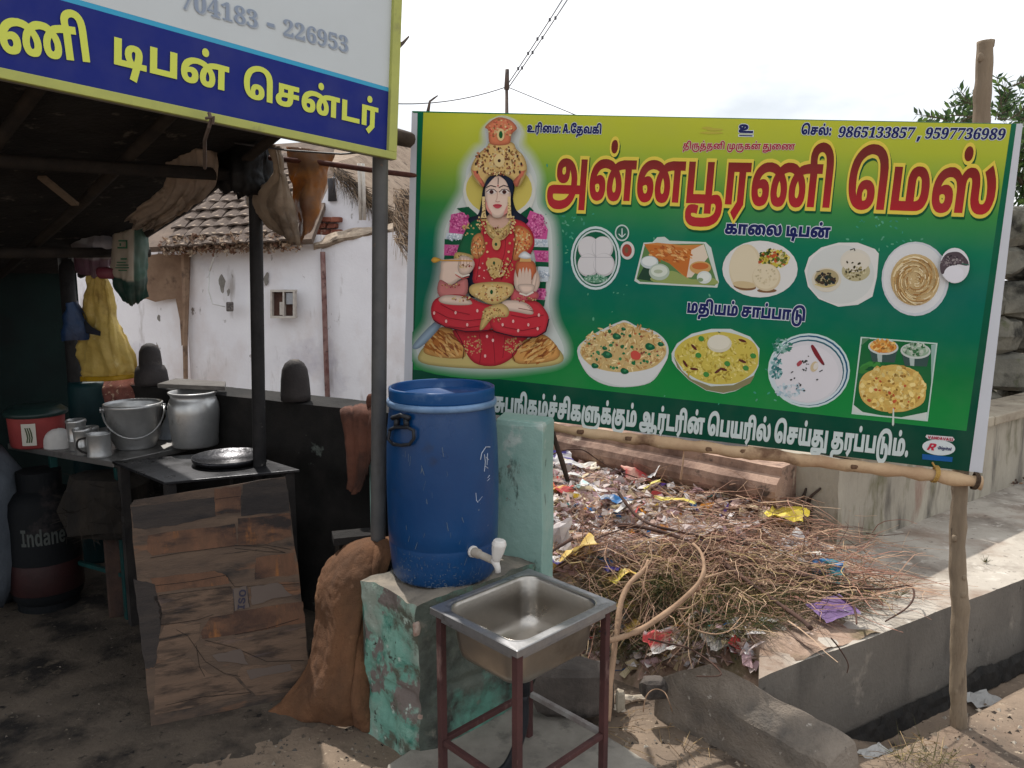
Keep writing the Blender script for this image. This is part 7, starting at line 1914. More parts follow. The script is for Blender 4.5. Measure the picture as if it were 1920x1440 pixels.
# neck, jewels
G_.smooth([(440, 560), (540, 560), (552, 620), (490, 650), (430, 620)], SKIN2)
for r_0, yb in ((64, 640), (82, 690), (72, 880)):
    n_ = 26
    G_.specks(1, lambda r: (490, 620), [GOLD], 2)
    for i in range(n_ + 1):
        t = i / n_
        x = 488 + (t - .5) * 2 * r_0
        y = 590 + (yb - 590) * (1 - abs(2 * t - 1) ** (2.4 if yb < 800 else 3.2))
        G_.ell(x, y, 6.5, 6.5, GOLD2 if i % 2 else GOLD, n=7)
G_.smooth([(432, 610), (488, 650), (545, 610), (540, 660), (488, 690), (436, 660)], GOLD); G_.specks(50, in_ell(488, 650, 46, 26), [DGOLD, GOLD2, L(120, 44, 40)], 3.6)
G_.ell(480, 712, 22, 34, GOLD); G_.ell(478, 716, 7, 9, L(20, 74, 44), n=10)
G_.ell(470, 815, 44, 30, GOLD); G_.ell(468, 812, 6, 9, L(20, 74, 44), n=10); G_.poly([(432, 835), (508, 835), (490, 880), (470, 895), (450, 880)], GOLD); G_.specks(40, in_ell(470, 850, 34, 36), [DGOLD, GOLD2], 3.4)
# face
G_.smooth([(424, 410), (440, 370), (488, 348), (536, 372), (552, 410), (554, 480), (540, 540), (508, 574), (486, 580), (462, 574), (432, 540), (422, 480)], SKIN)
G_.smooth([(424, 480), (440, 530), (462, 572), (448, 560), (428, 530)], L(208, 140, 130)); G_.smooth([(552, 480), (540, 536), (510, 574), (530, 560), (548, 520)], L(208, 140, 130))
G_.smooth([(420, 440), (430, 390), (460, 358), (490, 345), (522, 360), (550, 392), (558, 440), (552, 400), (520, 372), (490, 362), (462, 374), (434, 402)], NAVY)
for ex_ in (456, 522):
    G_.smooth([(ex_ - 26, 446), (ex_ - 8, 432), (ex_ + 14, 434), (ex_ + 26, 448), (ex_ + 4, 458), (ex_ - 14, 456)], L(226, 212, 204))
    G_.ell(ex_, 446, 11, 11, L(70, 36, 34), n=12); G_.line([(ex_ - 27, 447), (ex_ - 10, 432), (ex_ + 12, 432), (ex_ + 27, 446)], 1.3, L(44, 28, 34))
    G_.line([(ex_ - 28, 424), (ex_ - 4, 412), (ex_ + 24, 420)], 1.5, L(44, 30, 38))
G_.line([(488, 440), (484, 480), (478, 492)], .8, L(196, 154, 138)); G_.line([(476, 494), (488, 498), (500, 494)], .9, L(176, 116, 108))
G_.smooth([(464, 514), (486, 508), (510, 514), (500, 526), (487, 531), (472, 526)], L(198, 70, 84)); G_.line([(465, 515), (487, 518), (509, 515)], .7, L(130, 36, 50))
G_.line([(491, 372), (490, 408)], 1.3, L(44, 30, 38)); G_.ell(490, 414, 4, 4, L(176, 40, 50), n=8)
for ex_ in (416, 548):
    G_.poly([(ex_ - 8, 470), (ex_ + 6, 470), (ex_ + 10, 560), (ex_ + 16, 580), (ex_ - 16, 580), (ex_ - 8, 550)], GOLD2); G_.specks(14, in_ell(ex_, 530, 8, 44), [DGOLD], 3)
# crown
G_.smooth([(350, 330), (380, 260), (430, 216), (455, 190), (560, 190), (585, 225), (622, 262), (640, 330), (612, 400), (590, 420), (560, 380), (492, 348), (440, 372), (410, 420), (376, 390)], GOLD)
G_.smooth([(452, 200), (440, 130), (424, 110), (470, 70), (510, 62), (560, 80), (588, 118), (560, 150), (545, 200)], L(206, 120, 84))
G_.specks(200, in_ell(494, 285, 128, 78), [GOLD2, DGOLD, L(186, 120, 84), L(228, 208, 156), L(120, 72, 48)], 4.6, 1.5)
G_.specks(80, in_ell(504, 125, 62, 52), [L(196, 86, 70), GOLD2, L(226, 152, 110), DGOLD], 5)
G_.smooth([(350, 330), (370, 350), (408, 420), (420, 400), (380, 350)], L(196, 110, 84)); G_.smooth([(640, 330), (620, 350), (590, 420), (570, 390), (610, 350)], L(196, 110, 84))
for i in range(9):
    t = math.pi * (1.12 - i * .155)
    G_.ell(494 + 118 * math.cos(t), 312 - 88 * math.sin(t), 5, 9, L(66, 40, 34), n=8)
    G_.ell(494 + 84 * math.cos(t), 316 - 58 * math.sin(t), 4, 6, L(96, 60, 44), n=8)
G_.ell(498, 285, 28, 34, GOLD2); G_.ell(498, 286, 8, 9, L(60, 36, 30), n=10)
G_.ell(506, 152, 19, 32, GOLD2); G_.ell(506, 152, 10, 19, L(14, 92, 46))
# arms and hands
G_.smooth([(205, 800), (285, 790), (345, 790), (330, 870), (290, 900), (240, 930), (192, 905), (196, 850)], SKIN)
G_.smooth([(190, 900), (250, 925), (300, 900), (335, 900), (320, 985), (190, 985)], L(196, 120, 116))
G_.smooth([(290, 800), (300, 775), (350, 785), (372, 820), (345, 865), (300, 870), (284, 840)], SKIN)
for k in range(4):
    G_.line([(300 + k * 16, 785), (300 + k * 15, 835)], .8, L(176, 126, 108))
G_.line([(270, 860), (310, 882), (345, 872)], 3.0, L(232, 220, 204)); G_.line([(272, 872), (308, 894), (342, 884)], 1.5, L(196, 80, 76))
G_.line([(160, 798), (360, 802)], 2.2, L(206, 150, 60)); G_.smooth([(148, 798), (165, 782), (200, 796), (165, 812)], L(214, 162, 66))
G_.smooth([(590, 830), (660, 820), (700, 860), (705, 930), (660, 990), (610, 985), (575, 920)], SKIN)
G_.smooth([(560, 930), (600, 960), (690, 960), (690, 1000), (570, 1020)], L(196, 90, 96))
G_.smooth([(582, 830), (600, 800), (668, 800), (690, 840), (680, 890), (640, 905), (596, 890)], L(190, 104, 66)); G_.poly([(608, 784), (660, 784), (664, 806), (604, 806)], L(214, 170, 106))
G_.smooth([(598, 780), (630, 752), (668, 780), (640, 792)], L(222, 224, 224))
for k in range(4):
    x = 606 + k * 17
    G_.smooth([(x - 8, 940), (x - 9, 872), (x, 832 + 6 * abs(k - 1.5)), (x + 8, 872), (x + 8, 940)], SKIN); G_.line([(x + 8, 870), (x + 8, 935)], .7, L(176, 126, 108))
G_.smooth([(664, 930), (676, 880), (692, 860), (694, 890), (680, 950)], SKIN); G_.smooth([(596, 925), (678, 925), (670, 965), (620, 970)], SKIN)
G_.line([(604, 968), (640, 980), (676, 962)], 3.2, L(232, 222, 206))
# belt and legs
G_.smooth([(150, 1040), (185, 990), (300, 975), (420, 1020), (520, 1040), (500, 1100), (440, 1160), (330, 1165), (220, 1140), (160, 1105)], REDC)
G_.line([(162, 1106), (222, 1142), (330, 1166), (440, 1160)], 1.6, L(60, 22, 40))
G_.smooth([(450, 1100), (520, 1050), (600, 1010), (690, 1010), (738, 1055), (756, 1105), (738, 1165), (690, 1192), (580, 1190), (480, 1165)], REDC)
G_.line([(756, 1100), (740, 1165), (690, 1194), (580, 1192), (470, 1164)], 2.2, L(44, 18, 34))
G_.smooth([(188, 1000), (225, 978), (320, 985), (362, 1022), (300, 1030), (215, 1022)], SKIN); G_.smooth([(520, 1010), (590, 1005), (650, 1025), (676, 1060), (664, 1078), (590, 1065), (520, 1050)], SKIN)
for k in range(5):
    G_.line([(644 + k * 7, 1034 + k * 8), (656 + k * 5, 1026 + k * 9)], .9, L(170, 110, 100))
G_.smooth([(420, 1060), (440, 1040), (510, 1020), (550, 1050), (540, 1090), (470, 1095), (420, 1150), (400, 1150)], GOLD); G_.specks(60, in_ell(470, 1080, 60, 40), [DGOLD, GOLD2, L(196, 110, 80)], 3.6)
G_.smooth([(360, 925), (460, 910), (562, 920), (572, 965), (520, 1010), (462, 1026), (400, 1000), (350, 968)], GOLD); G_.specks(110, in_ell(462, 965, 96, 42), [DGOLD, GOLD2, L(176, 96, 64), L(228, 206, 150)], 4)
G_.ell(462, 962, 24, 28, GOLD2); G_.ell(462, 962, 8, 12, L(24, 84, 44), n=10)
for q in ([(170, 1060), (240, 1095), (330, 1110), (420, 1100)], [(200, 1025), (270, 1060), (350, 1078)], [(240, 1140), (320, 1148), (400, 1136)], [(560, 1080), (640, 1096), (730, 1080)], [(520, 1140), (620, 1160), (715, 1140)], [(600, 1045), (680, 1060)], [(400, 1180), (410, 1260), (400, 1330)], [(470, 1185), (480, 1330)], [(530, 1190), (520, 1300)],
          [(385, 700), (400, 800), (385, 900)], [(540, 640), (530, 760), (500, 860)], [(420, 640), (425, 720)], [(600, 700), (585, 770)]):
    G_.line(q, 1.0, L(122, 22, 36))
for cx, cy, rx, ry, n_ in ((310, 995, 60, 14, 24), (640, 1000, 60, 14, 24), (400, 615, 14, 40, 22), (572, 615, 14, 40, 22), (250, 930, 50, 10, 16), (488, 352, 56, 7, 26), (330, 830, 40, 8, 12)):
    G_.specks(n_, in_ell(cx, cy, rx, ry), [GOLD, GOLD2, DGOLD, L(150, 60, 50)], 3.6, 1.3)
for x, y in ((278, 1068), (338, 1130), (168, 1070), (390, 1058), (574, 1112), (652, 1130), (520, 1130), (706, 1080), (600, 1160), (470, 1210), (430, 1290), (440, 1190), (700, 1150), (230, 1112)):
    G_.ell(x, y, 6, 9, L(236, 186, 178), n=8)
G_.build('lady_picture', M_vinyl, ban)

# ---- lettering
def line_obj(*calls):
    b = MB()
    for a, kw in calls:
        write_px(b, bnP, *a, **kw)
    b.build('lettering', M_vinyl, ban)
C_red, C_redtop, C_rim, C_navy, C_wht = L(178, 40, 48), L(118, 40, 34), L(232, 208, 82), L(26, 34, 92), L(214, 220, 228)
sh = (L(10, 84, 50), 26, 12, -14)
T0 = .0012
line_obj(((TX['main1'], (1024, 372), (1560, 390), 72, C_red), dict(rim=(C_rim, 24), shadow=sh, lo=T0, grad=(C_red, C_redtop))))
line_obj(((TX['main2'], (1582, 391), (1864, 402), 78, C_red), dict(rim=(C_rim, 24), shadow=sh, lo=T0, grad=(C_red, C_redtop))))
rimw = (C_wht, 30)
line_obj(((TX['owner'], (988, 248), (1128, 251), 12.5, C_navy), dict(rim=rimw, lo=T0, bold=7)))
line_obj(((TX['u'], (1384, 249), (1412, 249.5), 15, C_navy), dict(rim=rimw, lo=T0, bold=7)))
line_obj(((TX['god'], (1280, 279), (1490, 281), 10, L(168, 44, 62)), dict(rim=(L(220, 206, 196), 22), lo=T0)))
line_obj(((TX['cell'][:4], (1501, 252), (1558, 254), 14, C_navy), dict(rim=rimw, lo=T0, bold=7)), ((TX['cell'][5:], (1570, 257), (1883, 262), 18.5, C_navy), dict(rim=rimw, lo=T0, body=340, slant=.12, bold=9)))
line_obj(((TX['brk'], (1358, 438), (1556, 446), 18, C_navy), dict(rim=rimw, lo=T0, bold=7)))
line_obj(((TX['lunch'], (1287, 586), (1510, 602), 18, C_navy), dict(rim=rimw, lo=T0, bold=7)))
line_obj(((TX['foot'], (896, 768), (1702, 856), 27, L(206, 216, 214)), dict(lo=T0, bold=8)))
U_ = Print(bnP, T0)
U_.poly([(1384, 252), (1413, 252.5), (1413, 257), (1384, 256.5)], C_wht); U_.poly([(1386, 253), (1411, 253.6), (1411, 255.8), (1386, 255.2)], C_navy)
for x, y, rx in ((1326, 240, 10), (1340, 243, 16), (1334, 249, 22)):
    U_.ell(x, y, rx, 2.4, L(190, 180, 70))
# printer's mark at the lower right
U_.poly([(1737, 815), (1786, 819), (1790, 824), (1786, 828), (1740, 823), (1735, 819)], L(216, 210, 212)); U_.ell(1760, 839, 31, 14.5, L(214, 222, 222), .09); U_.poly([(1729, 851), (1786, 857), (1785, 866), (1729, 861)], L(28, 92, 160))
U_.poly([(1757, 839), (1784, 841.5), (1784, 842.6), (1757, 840)], L(70, 76, 110))
U_.build('maker_mark', M_vinyl, ban)
T1 = T0 + .0014
line_obj(((list('VANDAVASI'), (1739, 822), (1787, 827), 5.2, L(168, 30, 60)), dict(lo=T1, body=360)), ((list('R'), (1736, 843), (1751, 844.5), 13, L(190, 50, 70)), dict(lo=T1, body=360, slant=.35)), ((list('Digital'), (1758, 842), (1783, 845), 6, L(60, 64, 100)), dict(lo=T1, body=360, slant=.2)))

# ---- food pictures
A2 = lambda x, y: (1040 + x * .45833, 400 + y * .45833)
A3 = lambda x, y: (1040 + x * .45833, 580 + y * .45833)
WHT, CRM = L(222, 220, 216), L(216, 204, 176)
def pic(xf):
    return Print(bnP, .0012, xf)
f = pic(A2)
f.ell(168, 183, 102, 130, L(206, 220, 220)); f.ell(168, 183, 93, 120, L(20, 96, 72)); f.ell(168, 183, 88, 115, L(206, 216, 214)); f.ell(168, 183, 82, 108, L(16, 92, 64))
for x, y in ((140, 142), (196, 142), (138, 212), (202, 210)):
    f.ell(x, y, 44, 48, L(200, 196, 196), n=24); f.ell(x - 2, y - 3, 40, 43, L(220, 216, 216), n=24)
f.line([(168, 110), (168, 262)], 1.0, L(180, 176, 180)); f.line([(104, 180), (236, 180)], 1.0, L(180, 176, 180)); f.ell(168, 268, 50, 16, L(110, 156, 128))
f.specks(60, in_ell(168, 266, 50, 15), [L(60, 120, 90), L(170, 200, 180)], 3)
f.ell(276, 80, 29, 34, L(200, 214, 208)); f.ell(276, 80, 24, 28, L(40, 104, 80)); f.line([(276, 62), (276, 98)], 2.2, L(206, 220, 214)); f.line([(262, 84), (276, 98), (290, 84)], 1.8, L(206, 220, 214))
f.ell(298, 152, 29, 37, L(214, 212, 206)); f.ell(296, 152, 20, 26, L(160, 68, 56)); f.ell(294, 150, 7, 12, L(120, 96, 70))
f.build('food_picture', M_vinyl, ban)
f = pic(A2)
f.poly([(364, 120), (400, 118), (420, 98), (450, 96), (470, 112), (618, 118), (640, 140), (672, 280), (665, 304), (345, 288), (326, 276)], L(206, 214, 206)); f.poly([(370, 126), (612, 124), (664, 284), (655, 296), (350, 280), (335, 268)], L(96, 132, 78))
f.poly([(338, 268), (372, 205), (450, 225), (420, 282)], L(40, 70, 52))
f.smooth([(395, 262), (480, 235), (560, 270), (640, 262), (655, 292), (430, 284)], L(150, 164, 96))
f.poly([(366, 126), (420, 120), (520, 130), (600, 128), (585, 185), (545, 266), (520, 250), (470, 205), (395, 172)], L(206, 134, 70)); f.poly([(366, 126), (520, 140), (560, 160), (560, 240), (540, 262), (470, 205), (395, 172)], L(196, 112, 48))
f.poly([(560, 150), (610, 126), (628, 180), (560, 262), (540, 262)], L(226, 208, 186)); f.specks(90, in_ell(480, 165, 90, 34), [L(216, 150, 84), L(176, 92, 40), L(226, 176, 112)], 4, 2.2, .5)
f.ell(388, 200, 36, 26, L(196, 206, 206)); f.ell(388, 196, 30, 19, L(224, 228, 224)); f.ell(428, 240, 42, 34, L(180, 192, 176)); f.ell(428, 236, 34, 24, L(214, 220, 206)); f.ell(424, 238, 18, 8, L(176, 186, 160))
f.ell(596, 222, 44, 26, L(206, 160, 96)); f.ell(596, 216, 34, 14, L(196, 106, 52)); f.ell(612, 262, 30, 26, L(214, 220, 214)); f.ell(612, 260, 22, 17, L(226, 230, 222)); f.ell(596, 272, 12, 8, L(140, 160, 120))
f.build('food_picture', M_vinyl, ban)
f = pic(A2)
f.ell(840, 228, 154, 116, WHT); f.ell(780, 222, 66, 96, L(216, 200, 168), .1); f.ell(775, 215, 58, 84, L(222, 208, 178), .1); f.ell(778, 300, 46, 15, L(128, 92, 62), .1); f.ell(776, 292, 48, 14, L(206, 184, 142), .1)
f.specks(190, in_ell(896, 186, 60, 36), [L(206, 186, 72), L(96, 120, 44), L(52, 72, 36), L(224, 206, 120), L(196, 90, 50), L(226, 214, 160)], 6.5, 1.3)
f.ell(868, 316, 40, 9, L(128, 92, 62)); f.ell(866, 262, 58, 56, L(212, 194, 160)); f.ell(864, 258, 53, 51, L(222, 208, 178)); f.specks(40, in_ell(864, 258, 44, 40), [L(206, 190, 156)], 4)
f.build('food_picture', M_vinyl, ban)
f = pic(A2)
f.poly([(1022, 235), (1040, 180), (1090, 140), (1160, 120), (1240, 120), (1310, 146), (1326, 165), (1318, 260), (1300, 340), (1240, 374), (1160, 382), (1080, 350), (1036, 300)], WHT); f.ell(1170, 250, 138, 120, L(210, 212, 208))
f.ell(1230, 196, 62, 50, L(216, 210, 196)); f.ell(1232, 236, 58, 42, L(186, 176, 138)); f.ell(1230, 200, 56, 40, L(220, 212, 196)); f.specks(60, in_ell(1232, 245, 50, 28), [L(160, 148, 104), L(206, 196, 160), L(110, 100, 62)], 4)
f.specks(9, in_ell(1222, 210, 46, 50), [L(60, 56, 36)], 4, 1.6); f.line([(1208, 150), (1226, 144), (1228, 154)], 1.8, L(60, 64, 60))
f.ell(1112, 272, 60, 50, L(214, 206, 188)); f.ell(1112, 266, 50, 38, L(176, 160, 120)); f.specks(50, in_ell(1110, 266, 38, 22), [L(30, 42, 52), L(44, 56, 40), L(66, 52, 40)], 6, 1.3); f.line([(1064, 290), (1100, 302), (1150, 292)], 2.0, L(206, 186, 120)); f.line([(1070, 240), (1085, 236)], 1.6, L(60, 60, 50))
f.build('food_picture', M_vinyl, ban)
f = pic(A2)
f.ell(1475, 268, 138, 152, L(206, 210, 214)); f.ell(1472, 266, 128, 142, L(222, 222, 222)); f.ell(1474, 272, 100, 106, L(206, 180, 132))
rnd = random.Random(61)
for i in range(150):
    r0_ = 98 * math.sqrt(rnd.random()); a0_ = rnd.uniform(0, 6.28); da = rnd.uniform(.3, .8)
    c_ = rnd.choice((L(226, 206, 160), L(190, 152, 96), L(168, 124, 72), L(232, 216, 180), L(206, 172, 116)))
    f.line([(1474 + r0_ * math.cos(a0_ + da * k / 3) * (1 - .03 * k), 272 + r0_ * 1.06 * math.sin(a0_ + da * k / 3) * (1 - .03 * k)) for k in range(4)], 1.9, c_)
f.ell(1632, 214, 60, 72, L(222, 220, 224)); f.smooth([(1575, 200), (1600, 165), (1650, 160), (1685, 195), (1682, 215), (1640, 210), (1600, 235), (1580, 250), (1572, 225)], L(84, 72, 78)); f.specks(60, in_ell(1622, 196, 46, 26), [L(110, 98, 104), L(56, 48, 56), L(150, 140, 140)], 4); f.line([(1660, 206), (1690, 212)], 1.6, L(40, 110, 90)); f.ell(1628, 248, 40, 34, L(228, 226, 232))
f.build('food_picture', M_vinyl, ban)
f = pic(A3)
f.smooth([(92, 170), (130, 120), (200, 80), (262, 52), (292, 46), (340, 70), (410, 90), (455, 130), (466, 180), (440, 240), (390, 300), (290, 318), (200, 306), (130, 260)], L(206, 210, 206)); f.smooth([(96, 190), (140, 262), (230, 304), (300, 314), (380, 298), (440, 238), (462, 190), (400, 240), (280, 258), (170, 240)], L(220, 220, 218))
f.smooth([(104, 176), (140, 130), (200, 92), (262, 60), (292, 54), (340, 78), (400, 100), (446, 140), (454, 186), (400, 238), (280, 258), (160, 236)], L(206, 176, 118))
rr_ = random.Random(5)
f.specks(520, lambda r: (lambda x: (280 + 168 * x, 160 + r.uniform(-1, 1) * 96 * math.sqrt(max(0, 1 - x * x)) - 6 * (1 - abs(x))))(r.uniform(-1, 1)), [L(226, 200, 140), L(206, 168, 104), L(236, 216, 164), L(186, 140, 84), L(214, 186, 130)], 2.9, 3.6)
f.specks(34, in_ell(278, 165, 150, 80), [L(30, 110, 66), L(50, 130, 80)], 6, 1.2); f.specks(20, in_ell(278, 170, 150, 80), [L(150, 84, 66), L(196, 120, 70)], 4, 1.4)
for x, y, s in ((254, 110, 17), (216, 185, 19), (390, 152, 19), (286, 252, 16), (434, 142, 12), (165, 230, 14), (205, 158, 10), (282, 80, 9)):
    f.smooth([(x - s, y - s * .3), (x - s * .3, y - s * .8), (x + s * .9, y - s * .2), (x + s, y + s * .5), (x, y + s * .8), (x - s * .8, y + s * .5)], L(22, 96, 62)); f.ell(x + 2, y - 2, s * .4, s * .3, L(60, 136, 90))
f.smooth([(312, 178), (330, 168), (352, 184), (346, 204), (318, 202)], L(206, 84, 72)); f.build('food_picture', M_vinyl, ban)
f = pic(A3)
f.poly([(478, 180), (500, 140), (560, 100), (640, 80), (720, 80), (800, 112), (838, 160), (834, 230), (800, 300), (740, 334), (690, 345), (620, 332), (550, 290), (500, 240), (480, 210)], L(206, 214, 210)); f.poly([(486, 190), (520, 250), (560, 285), (640, 315), (730, 310), (820, 268), (800, 302), (740, 332), (690, 342), (620, 330), (550, 288), (502, 238)], L(140, 132, 96))
f.smooth([(490, 190), (520, 135), (590, 104), (690, 92), (790, 120), (830, 165), (826, 240), (760, 295), (690, 306), (620, 300), (545, 262)], L(206, 186, 84)); f.specks(420, in_ell(662, 200, 160, 94), [L(214, 196, 96), L(190, 168, 66), L(228, 212, 130), L(220, 204, 112), L(176, 150, 58)], 3.4, 2.4)
f.ell(674, 140, 50, 36, L(214, 208, 186)); f.ell(672, 134, 45, 30, L(226, 220, 202))
for x, y, a_ in ((570, 244, .1), (668, 252, -.6), (768, 212, .4), (768, 128, .3), (534, 222, 1.0), (570, 155, .8), (690, 245, .3)):
    f.ell(x, y, 17, 5.5, L(96, 46, 40), a_, 10)
for x, y in ((588, 188), (782, 240), (620, 266), (706, 222), (600, 120), (812, 190)):
    f.ell(x, y, 13, 11, L(70, 140, 66), .4, 9)
f.line([(668, 92), (678, 96)], 1.6, L(60, 90, 60)); f.build('food_picture', M_vinyl, ban)
f = pic(A3)
f.ell(1040, 250, 168, 152, L(200, 220, 218)); f.ell(1040, 250, 160, 144, L(28, 84, 120)); f.ell(1036, 252, 157, 140, L(206, 218, 222)); f.ell(1038, 252, 146, 129, L(40, 96, 110)); f.ell(1036, 256, 143, 127, L(214, 212, 216)); f.ell(1030, 262, 132, 116, L(222, 218, 222))
f.specks(40, in_ell(930, 150, 40, 30), [L(60, 130, 110), L(150, 190, 180)], 5, 2); f.specks(40, in_ell(905, 240, 26, 44), [L(60, 120, 120), L(140, 180, 180)], 5, 1.6); f.specks(50, in_ell(960, 330, 60, 26), [L(170, 196, 206), L(200, 210, 216)], 5, 1.5)
f.smooth([(1048, 152), (1060, 148), (1092, 200), (1104, 226), (1090, 222), (1062, 184)], L(128, 36, 46)); f.ell(1062, 234, 15, 22, L(206, 186, 150), .4); f.ell(1068, 232, 9, 15, L(220, 214, 206), .4); f.smooth([(990, 222), (1006, 208), (1012, 220), (996, 234)], L(170, 76, 84))
f.specks(12, in_ell(1024, 228, 18, 22), [L(50, 56, 50)], 3.6); f.specks(10, in_ell(1050, 270, 90, 80), [L(60, 60, 60)], 3.2, 1.5); f.line([(1082, 255), (1096, 248)], 1.6, L(30, 40, 40)); f.line([(966, 260), (976, 254)], 1.4, L(40, 40, 40)); f.line([(998, 300), (1008, 312)], 1.2, L(60, 60, 60))
f.build('food_picture', M_vinyl, ban)
f = pic(A3)
f.poly([(1252, 112), (1566, 138), (1526, 458), (1214, 428)], L(196, 216, 206)); f.poly([(1258, 118), (1560, 143), (1521, 452), (1219, 422)], L(24, 104, 56)); f.poly([(1222, 390), (1260, 420), (1400, 445), (1524, 420), (1521, 452), (1219, 422)], L(206, 214, 206)); f.poly([(1252, 150), (1290, 118), (1262, 118)], L(90, 130, 96)); f.poly([(1540, 145), (1560, 143), (1540, 300)], L(150, 180, 170))
f.specks(30, in_ell(1300, 240, 50, 20), [L(60, 136, 60), L(16, 84, 46)], 8, 2.5, -.3)
for cx, cy, cols in ((1344, 156, [L(226, 164, 80), L(206, 130, 56), L(236, 196, 120)]), (1476, 172, [L(60, 110, 70), L(150, 176, 150), L(196, 206, 190)])):
    f.poly([(cx - 60, cy - 4), (cx + 60, cy + 2), (cx + 46, cy + 62), (cx - 44, cy + 58)], L(60, 84, 80)); f.poly([(cx - 26, cy + 20), (cx - 4, cy + 22), (cx - 6, cy + 60), (cx - 22, cy + 58)], L(176, 190, 184)); f.ell(cx, cy - 2, 62, 32, L(200, 206, 200), .05); f.ell(cx, cy - 4, 55, 26, cols[1], .05); f.specks(90, in_ell(cx, cy - 8, 48, 24), cols, 6.5, 1.2)
f.smooth([(1244, 320), (1262, 270), (1310, 244), (1380, 226), (1440, 236), (1490, 262), (1516, 320), (1508, 380), (1450, 412), (1390, 420), (1320, 412), (1262, 376)], L(214, 176, 96))
f.specks(340, in_ell(1380, 324, 132, 92), [L(228, 196, 112), L(206, 164, 84), L(236, 212, 140), L(220, 184, 100)], 7.5, 1.5); f.specks(26, in_ell(1380, 340, 118, 76), [L(196, 92, 56), L(150, 110, 50)], 5, 1.3)
f.poly([(1383, 405), (1388, 405), (1388, 470), (1383, 478), (1379, 470)], L(206, 216, 206)); f.build('food_picture', M_vinyl, ban)

# ---- timber carrying the hoarding
M_log = mat('peeled_log', lin(196, 168, 134), lin(170, 138, 108), 5, 7, .85, bump=.4, stretch=(1, 1, 1), bscale=30, layers=((lin(112, 84, 64), 4, .56, .66), (lin(214, 190, 158), 6, .6, .7), (lin(76, 58, 46), 9, .66, .72)))
M_post = mat('weathered_post', lin(140, 124, 104), lin(116, 102, 86), 5, 7, .9, bump=.6, stretch=(2.5, 2.5, .5), bscale=36, layers=((lin(78, 66, 56), 6, .56, .66, (2, 2, .4)), (lin(168, 152, 130), 5, .6, .7, (2, 2, .5)), (lin(58, 50, 44), 13, .66, .7)))
lp = [(984, 786, .014), (1060, 800, .017), (1150, 813, .02), (1250, 825, .022), (1350, 838, .023), (1450, 850, .0245), (1560, 864, .0235), (1660, 876, .022), (1760, 888, .023), (1838, 900, .025)]
lg = empty('bottom_log', bnP.on(1400, 850, .02), 'peeled log tied along the lower edge of the green hoarding', 'log')
MB().tube(cr([bnP.on(x, y + 4, .002 + .25 * r) for x, y, r in lp], 60), [cr([Vector((r, 0, 0)) for _, _, r in lp], 60)[i].x for i in range(60)], 14, wob=.45, k=3).build('wood', M_log, lg, smooth=True)
rnd = random.Random(23)
for x, y in ((1090, 806), (1180, 818), (1330, 838), (1395, 842), (1600, 870)):
    q = bnP.on(x, y + 2, .022)
    boulder(q, .016, .012, .009, x).build('knot', mat('log_knot', lin(120, 92, 70), lin(84, 62, 48), 20, 5, .9) if x == 1090 else bpy.data.materials['log_knot'], lg)
for x, y, c in ((1753, 884, 0), (1828, 897, 1), (1012, 790, 1)):
    b = MB()
    ce = bnP.on(x, y + 4, .006)
    ax = bnP.r
    for w in range(3):
        b.tube([ce + ax * (.005 * w - .006) + (bnP.u * math.cos(t) + bnP.n * math.sin(t)) * (.030 - .004 * c * 0) + ax * .004 * math.sin(t * 1.5) for t in [2 * math.pi * i / 14 for i in range(15)]], .0028, 5)
    if not c:
        b.tube([bnP.on(1747, 866, .006), bnP.on(1752, 874, .012), bnP.on(1757, 886, .03)], .004, 5)
    o = b.build('rope_tie', mat('straw_rope', lin(188, 152, 84), lin(150, 116, 64), 30, 4, .9) if not c else (bpy.data.materials.get('dark_rope') or mat('dark_rope', lin(66, 52, 42), lin(92, 76, 60), 30, 4, .9)))
    tag(o, {1753: 'yellow straw rope tie round the log below the maker mark', 1828: 'dark rope lashing at the right end of the bottom log', 1012: 'dark rope lashing at the left end of the bottom log'}[x], 'rope')
# right timber post, behind the sheet from the ground to above it
tp_ = empty('timber_post', Vector((bnP.on(1803, 1400, -.03).x, bnP.on(1803, 1400, -.03).y, 0)), 'weathered timber post holding up the right end of the hoarding', 'post')
pp = [(1853, 72), (1850, 140), (1846, 220), (1838, 400), (1826, 620), (1814, 800), (1804, 930), (1800, 1060), (1805, 1150), (1801, 1250), (1802, 1350), (1801, 1460)]
pr = [.027, .0265, .027, .028, .029, .029, .028, .028, .0315, .029, .0285, .03]
pts = [bnP.on(x, y, -.036) for x, y in pp]
pts.append(pts[-1] + (pts[-1] - pts[-2]).normalized() * .15)
pr.append(.031)
b = MB().tube(cr(pts, 90), [cr([Vector((r, 0, 0)) for r in pr], 90)[i].x for i in range(90)], 16, wob=.22, k=7)
b.build('trunk', M_post, tp_, smooth=True)
for x, y, s in ((1842, 106, .011), (1864, 76, .012), (1807, 1118, .012), (1792, 1012, .010), (1796, 1300, .010), (1809, 1085, .009)):
    boulder(bnP.on(x, y, -.014 if x != 1864 else -.036), s, s * .7, s * 1.3, x).build('knot', M_post, tp_, smooth=True)
